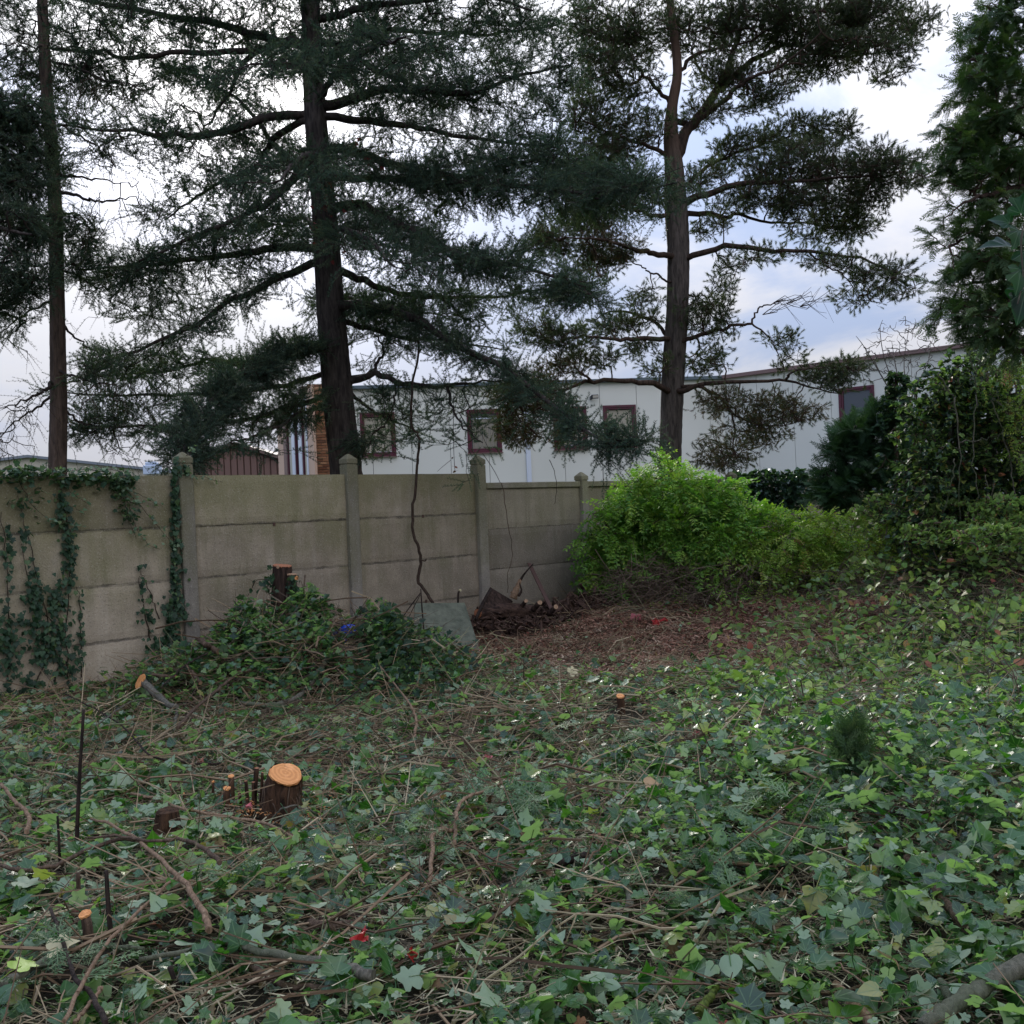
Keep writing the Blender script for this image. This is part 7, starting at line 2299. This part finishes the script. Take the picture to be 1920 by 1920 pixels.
lying('short stub with a pale cut, upper one of the pair beside the orange saw cut', [(348, 1247), (360, 1262), (376, 1281)], .014, .018, 'stick_brown', .22, cap='cut_pale')
lying('short stub with a pinkish cut, right behind the orange saw cut', [(287, 1264), (305, 1268), (330, 1268)], .014, .010, 'stick_brown', .22, cap='cut_red')
lying('thin white twig at the left of the brush heap', [(180, 1360), (230, 1325), (262, 1312), (300, 1312)], .006, .005, 'stick_grey', .2)
lying('long tan twig over the right part of the brush heap', [(600, 1262), (660, 1240), (720, 1222), (780, 1210)], .006, .006, 'stick_tan', .22)
lying('dark twig crossing the right part of the brush heap', [(620, 1330), (665, 1300), (700, 1270), (735, 1240)], .006, .007, 'stick_dark', .2)


def single_leaf(label, px, mesh_, rot, scale, name, lift=.12, cat='leaf'):
    g = G(*px)
    o = put(name, mesh_, None, loc=(g.x, g.y, g.z + lift), rot=rot, scale=scale)
    tag(o, label, cat)


def outline_leaf(name, outline, mat, s):
    return poly_leaf(name, outline, M[mat], .15, .3, s)


single_leaf('large cream coloured dead leaf at the bottom left', (96, 1848), outline_leaf('cream_leaf', IVY5, 'cream_leaf', .095), (.35, -.2, .4), 1, 'pale_leaf')
single_leaf('bright yellow green leaf below the cream leaf at the bottom left', (34, 1885), outline_leaf('lime_leaf', IVY5, 'lime_leaf', .09), (.2, .1, 1.2), 1, 'green_leaf')
single_leaf('round tan dead leaf right of the middle', (1212, 1512), outline_leaf('tan_leaf', HEART, 'tan_leaf', .085), (.9, .1, .3), 1, 'brown_leaf')
single_leaf('upper lime green leaf standing up near the bottom, right of the middle', (990, 1815), outline_leaf('lime_leaf_b', IVY5, 'lime_leaf', .085), (1.0, .2, 2.0), 1, 'green_leaf', .16)
single_leaf('lower lime green leaf standing up near the bottom edge, right of the middle', (998, 1860), outline_leaf('lime_leaf_c', IVY5, 'lime_leaf', .08), (.9, -.2, 4.5), 1, 'green_leaf', .14)
single_leaf('lime green leaf lying in the middle of the clearing', (1035, 1440), outline_leaf('lime_leaf_d', IVY5, 'lime_leaf', .09), (.5, .2, 1.0), 1, 'green_leaf', .12)
single_leaf('lime green leaf lying right of the other one in the middle', (1190, 1452), outline_leaf('lime_leaf_e', IVY5, 'lime_leaf', .08), (.5, -.2, 2.4), 1, 'green_leaf', .12)
single_leaf('yellow leaf at the right edge of the picture', (1912, 1600), outline_leaf('yellow_leaf', HEART, 'cream_leaf', .07), (.5, .1, 1), 1, 'yellow_leaf')
single_leaf('brown curled leaf in the ivy at the right', (1745, 1700), outline_leaf('brown_leaf', HEART, 'tan_leaf', .09), (.4, .3, 2), 1, 'brown_leaf')
single_leaf('yellowish curled leaf in front of the brush heap, left one of the pair', (1035, 1293), outline_leaf('cream_leaf_b', IVY3, 'cream_leaf', .085), (.7, .3, 2), 1, 'pale_leaf')
single_leaf('yellowish curled leaf in front of the brush heap, right one of the pair', (1070, 1288), outline_leaf('cream_leaf_c', IVY5, 'cream_leaf', .10), (.8, -.2, .5), 1, 'pale_leaf')


def scrap(label, px, mat, size, name, lift=.06, cat='litter'):
    g = G(*px)
    mb = MB()
    for k in range(4):
        e = Euler((R.gauss(0, .7), R.gauss(0, .7), R.uniform(0, 6))).to_matrix()
        V, Q, T = box_vf((R.gauss(0, size * .2), R.gauss(0, size * .2), R.uniform(0, size * .3)), (size * R.uniform(.5, 1), size * R.uniform(.3, .6), size * .08), bev=size * .03, R3=e)
        mb.add(V + rng.normal(0, size * .05, V.shape), Q, T)
    o = put(name, mb.mesh(name, M[mat]), None, loc=(g.x, g.y, g.z + lift))
    tag(o, label, cat)


scrap('crumpled bright red scrap near the bottom, left of the middle', (690, 1812), 'red_litter', .075, 'red_scrap', .08)
scrap('small bright red scrap close to the bottom, left of the middle', (773, 1845), 'red_litter', .035, 'red_scrap', .09)
scrap('dull red scrap in the middle of the clearing', (918, 1445), 'pink_litter', .06, 'red_scrap')
scrap('orange red scrap on the mulch', (1234, 1180), 'red_litter', .13, 'red_scrap')
scrap('pinkish scrap on the mulch, left of the orange red one', (1196, 1170), 'pink_litter', .10, 'pink_scrap')
scrap('pinkish scrap at the left edge of the conifer clippings', (1312, 1450), 'pink_litter', .06, 'pink_scrap')
scrap('reddish scrap above the pinkish one by the clippings', (1308, 1395), 'pink_litter', .05, 'red_scrap')
scrap('pink scrap by the foot of the orange topped stump', (468, 1545), 'pink_litter', .04, 'pink_scrap', .09)
scrap('pink scrap at the bottom edge near the middle', (1105, 1910), 'pink_litter', .03, 'pink_scrap', .09)

# ------------------------------------------------------------------ conifer seedling
g = G(1598, 1470)
sd = root('conifer_seedling', g - Vector((0, 0, .02)), 'small dark feathery conifer seedling in the ivy at the right', 'seedling')
stick('stem', [g, g + Vector((.01, 0, .12)), g + Vector((-.01, 0, .27))], .006, .003, M['stick_dark'], sd, sides=5, n=6)
n = 90
zz_ = rng.uniform(.02, .27, n)
aa = rng.uniform(0, 6.3, n)
dirs = np.column_stack([np.cos(aa) * .6, np.sin(aa) * .6, np.full(n, .9)])
scatter('foliage', np.column_stack([g.x + rng.normal(0, .03, n), g.y + rng.normal(0, .03, n), g.z + zz_]), dir_euler(dirs), rng.uniform(.3, .55, n), sprays[:2], parent=sd)


# ------------------------------------------------------------------ ivy spray hanging close by at the right edge
def near_ivy():
    Zn = 1.9
    m, t = new_mat('near_ivy')
    oc = t.n('ShaderNodeTexCoord').outputs['Object']
    s3 = t.n('ShaderNodeSeparateXYZ', {0: oc})
    ang = t.math('ARCTAN2', s3.outputs[1], t.math('ADD', s3.outputs[0], 0.0005))
    vein = None
    for a0 in (0.0, 0.62, -0.62, 1.35, -1.35):
        v = t.math('ABSOLUTE', t.math('SUBTRACT', ang, a0))
        rr = t.n('ShaderNodeVectorMath', {0: oc}, operation='LENGTH').outputs['Value']
        v = t.math('MULTIPLY', v, rr)
        vein = v if vein is None else t.math('MINIMUM', vein, v)
    vm = t.maprange(vein, 0.0018, 0.0006)
    rnd = t.n('ShaderNodeObjectInfo').outputs['Random']
    base = t.ramp(rnd, [(0.0, (0.006, 0.022, 0.015)), (0.6, (0.010, 0.034, 0.020)), (1.0, (0.020, 0.075, 0.012))])
    c = t.mix(t.math('MULTIPLY', vm, 0.5), base, (0.13, 0.20, 0.12))
    p = t.n('ShaderNodeBsdfPrincipled', {'Base Color': c, 'Roughness': 0.4, 'Specular IOR Level': 0.25})
    t.t.links.new(t.n('ShaderNodeBump', {'Height': vm, 'Distance': 0.002, 'Strength': 0.5, }).outputs[0], p.inputs['Normal'])
    tr = t.n('ShaderNodeBsdfTranslucent', {'Color': (0.03, 0.16, 0.01, 1)})
    mx = t.n('ShaderNodeMixShader', {0: 0.3, 1: p.outputs[0], 2: tr.outputs[0]})
    t.n('ShaderNodeOutputMaterial', {'Surface': mx.outputs[0]})

    def big_leaf(name, outline, L, fold, curl):
        o = np.array(smooth_line([(x, y, 0) for x, y in outline + [outline[0]]], 72)[:-1, :2]) * L
        rings = [0.0, .35, .7, 1.0]
        c0 = np.array([0.02 * L, 0])
        V, Q, T = [(c0[0], 0, 0)], [], []
        nO = len(o)
        for r_ in rings[1:]:
            for q in o:
                xy = c0 + (q - c0) * r_
                z = fold * abs(xy[1]) - curl * (xy[0] / L - .3) ** 2 * L + .012 * L * math.sin(9 * math.atan2(xy[1], xy[0] + .001)) * r_
                V.append((xy[0], xy[1], z))
        for k in range(nO):
            j = (k + 1) % nO
            T.append((0, 1 + k, 1 + j))
            for r_ in range(2):
                b0 = 1 + r_ * nO
                Q.append((b0 + k, b0 + nO + k, b0 + nO + j, b0 + j))
        return add_mesh(name, V, [np.array(Q), np.array(T)], m, smooth=True)
    A_ = big_leaf('leaf_broad', IVY3, .085, .25, .3)
    B_ = big_leaf('leaf_lobed', IVY5, .075, .15, .25)
    t_ = root('ivy_spray', P(1935, 480, Zn), 'close spray of large dark ivy leaves hanging in at the right edge', 'ivy')
    stick('stem', [P(1960, 300, Zn), P(1932, 380, Zn), P(1915, 450, Zn), P(1918, 520, Zn), P(1908, 570, Zn)], .0022, .0015, M['stick_grey'], t_, sides=6, n=20)
    stick('stem', [P(1960, 300, Zn), P(1975, 100, Zn + .05), P(1990, -100, Zn + .1)], .0025, .0022, M['stick_grey'], t_, sides=6, n=10)
    for (x, y, me, dx, dz, nrm, sc) in ((1893, 462, A_, (-1, 0, -.05), 0, (.1, -.55, .9), .72), (1892, 418, A_, (-.7, .2, .4), 0, (-.2, -.9, .5), .45), (1910, 432, B_, (-.4, 0, -.8), 0, (.2, -1, .3), .6), (1914, 400, B_, (.3, 0, 1), 0, (-.4, -.9, .2), .65),
                                        (1914, 505, B_, (-.3, 0, -1), 0, (.1, -1, .2), .7), (1922, 545, A_, (-.3, 0, -1), 0, (-.2, -1, .3), .8), (1908, 555, B_, (-.2, .1, -1), 0, (.3, -1, .1), .6), (1925, 470, B_, (.4, 0, -.9), 0, (-.3, -1, .3), .85), (1925, 350, A_, (-.1, 0, -1), 0, (.8, -.5, .2), .6)):
        n_ = Vector(nrm).normalized()
        xx = Vector(dx)
        xx = (xx - n_ * xx.dot(n_)).normalized()
        yy = n_.cross(xx)
        e = Matrix((xx, yy, n_)).transposed().to_euler()
        put('leaf', me, t_, loc=P(x, y, Zn + R.uniform(-.02, .02)), rot=e, scale=sc)


near_ivy()


# ------------------------------------------------------------------ groups of alike things
GROUPS = {'fallen_branch': 'cut branches lying over the clearing', 'sawn_stem': 'short sawn off stems standing in the ivy', 'upright_stick': 'thin sticks standing upright in the ground',
          'hanging_vine': 'vines hanging down over the fence', 'climbing_ivy': 'ivy strands climbing the concrete fence', 'concrete_fence': 'concrete panel fence closing off the clearing', 'red_scrap': 'red scraps of litter on the ground',
          'pink_scrap': 'pink scraps of litter on the ground', 'green_leaf': 'single lime green leaves on the ground', 'brown_leaf': 'single brown dead leaves on the ground', 'pale_leaf': 'single cream coloured dead leaves on the ground',
          'mossy_root': 'mossy crooked roots near the bottom edge', 'leaning_twig': 'dark twigs leaning by the mossy slab', 'fallen_log': 'logs lying on the ground'}
for o_ in list(coll.objects):
    if o_.parent is None and 'label' in o_:
        g_ = GROUPS.get(o_.name.split('.')[0])
        if g_:
            o_['group'] = g_
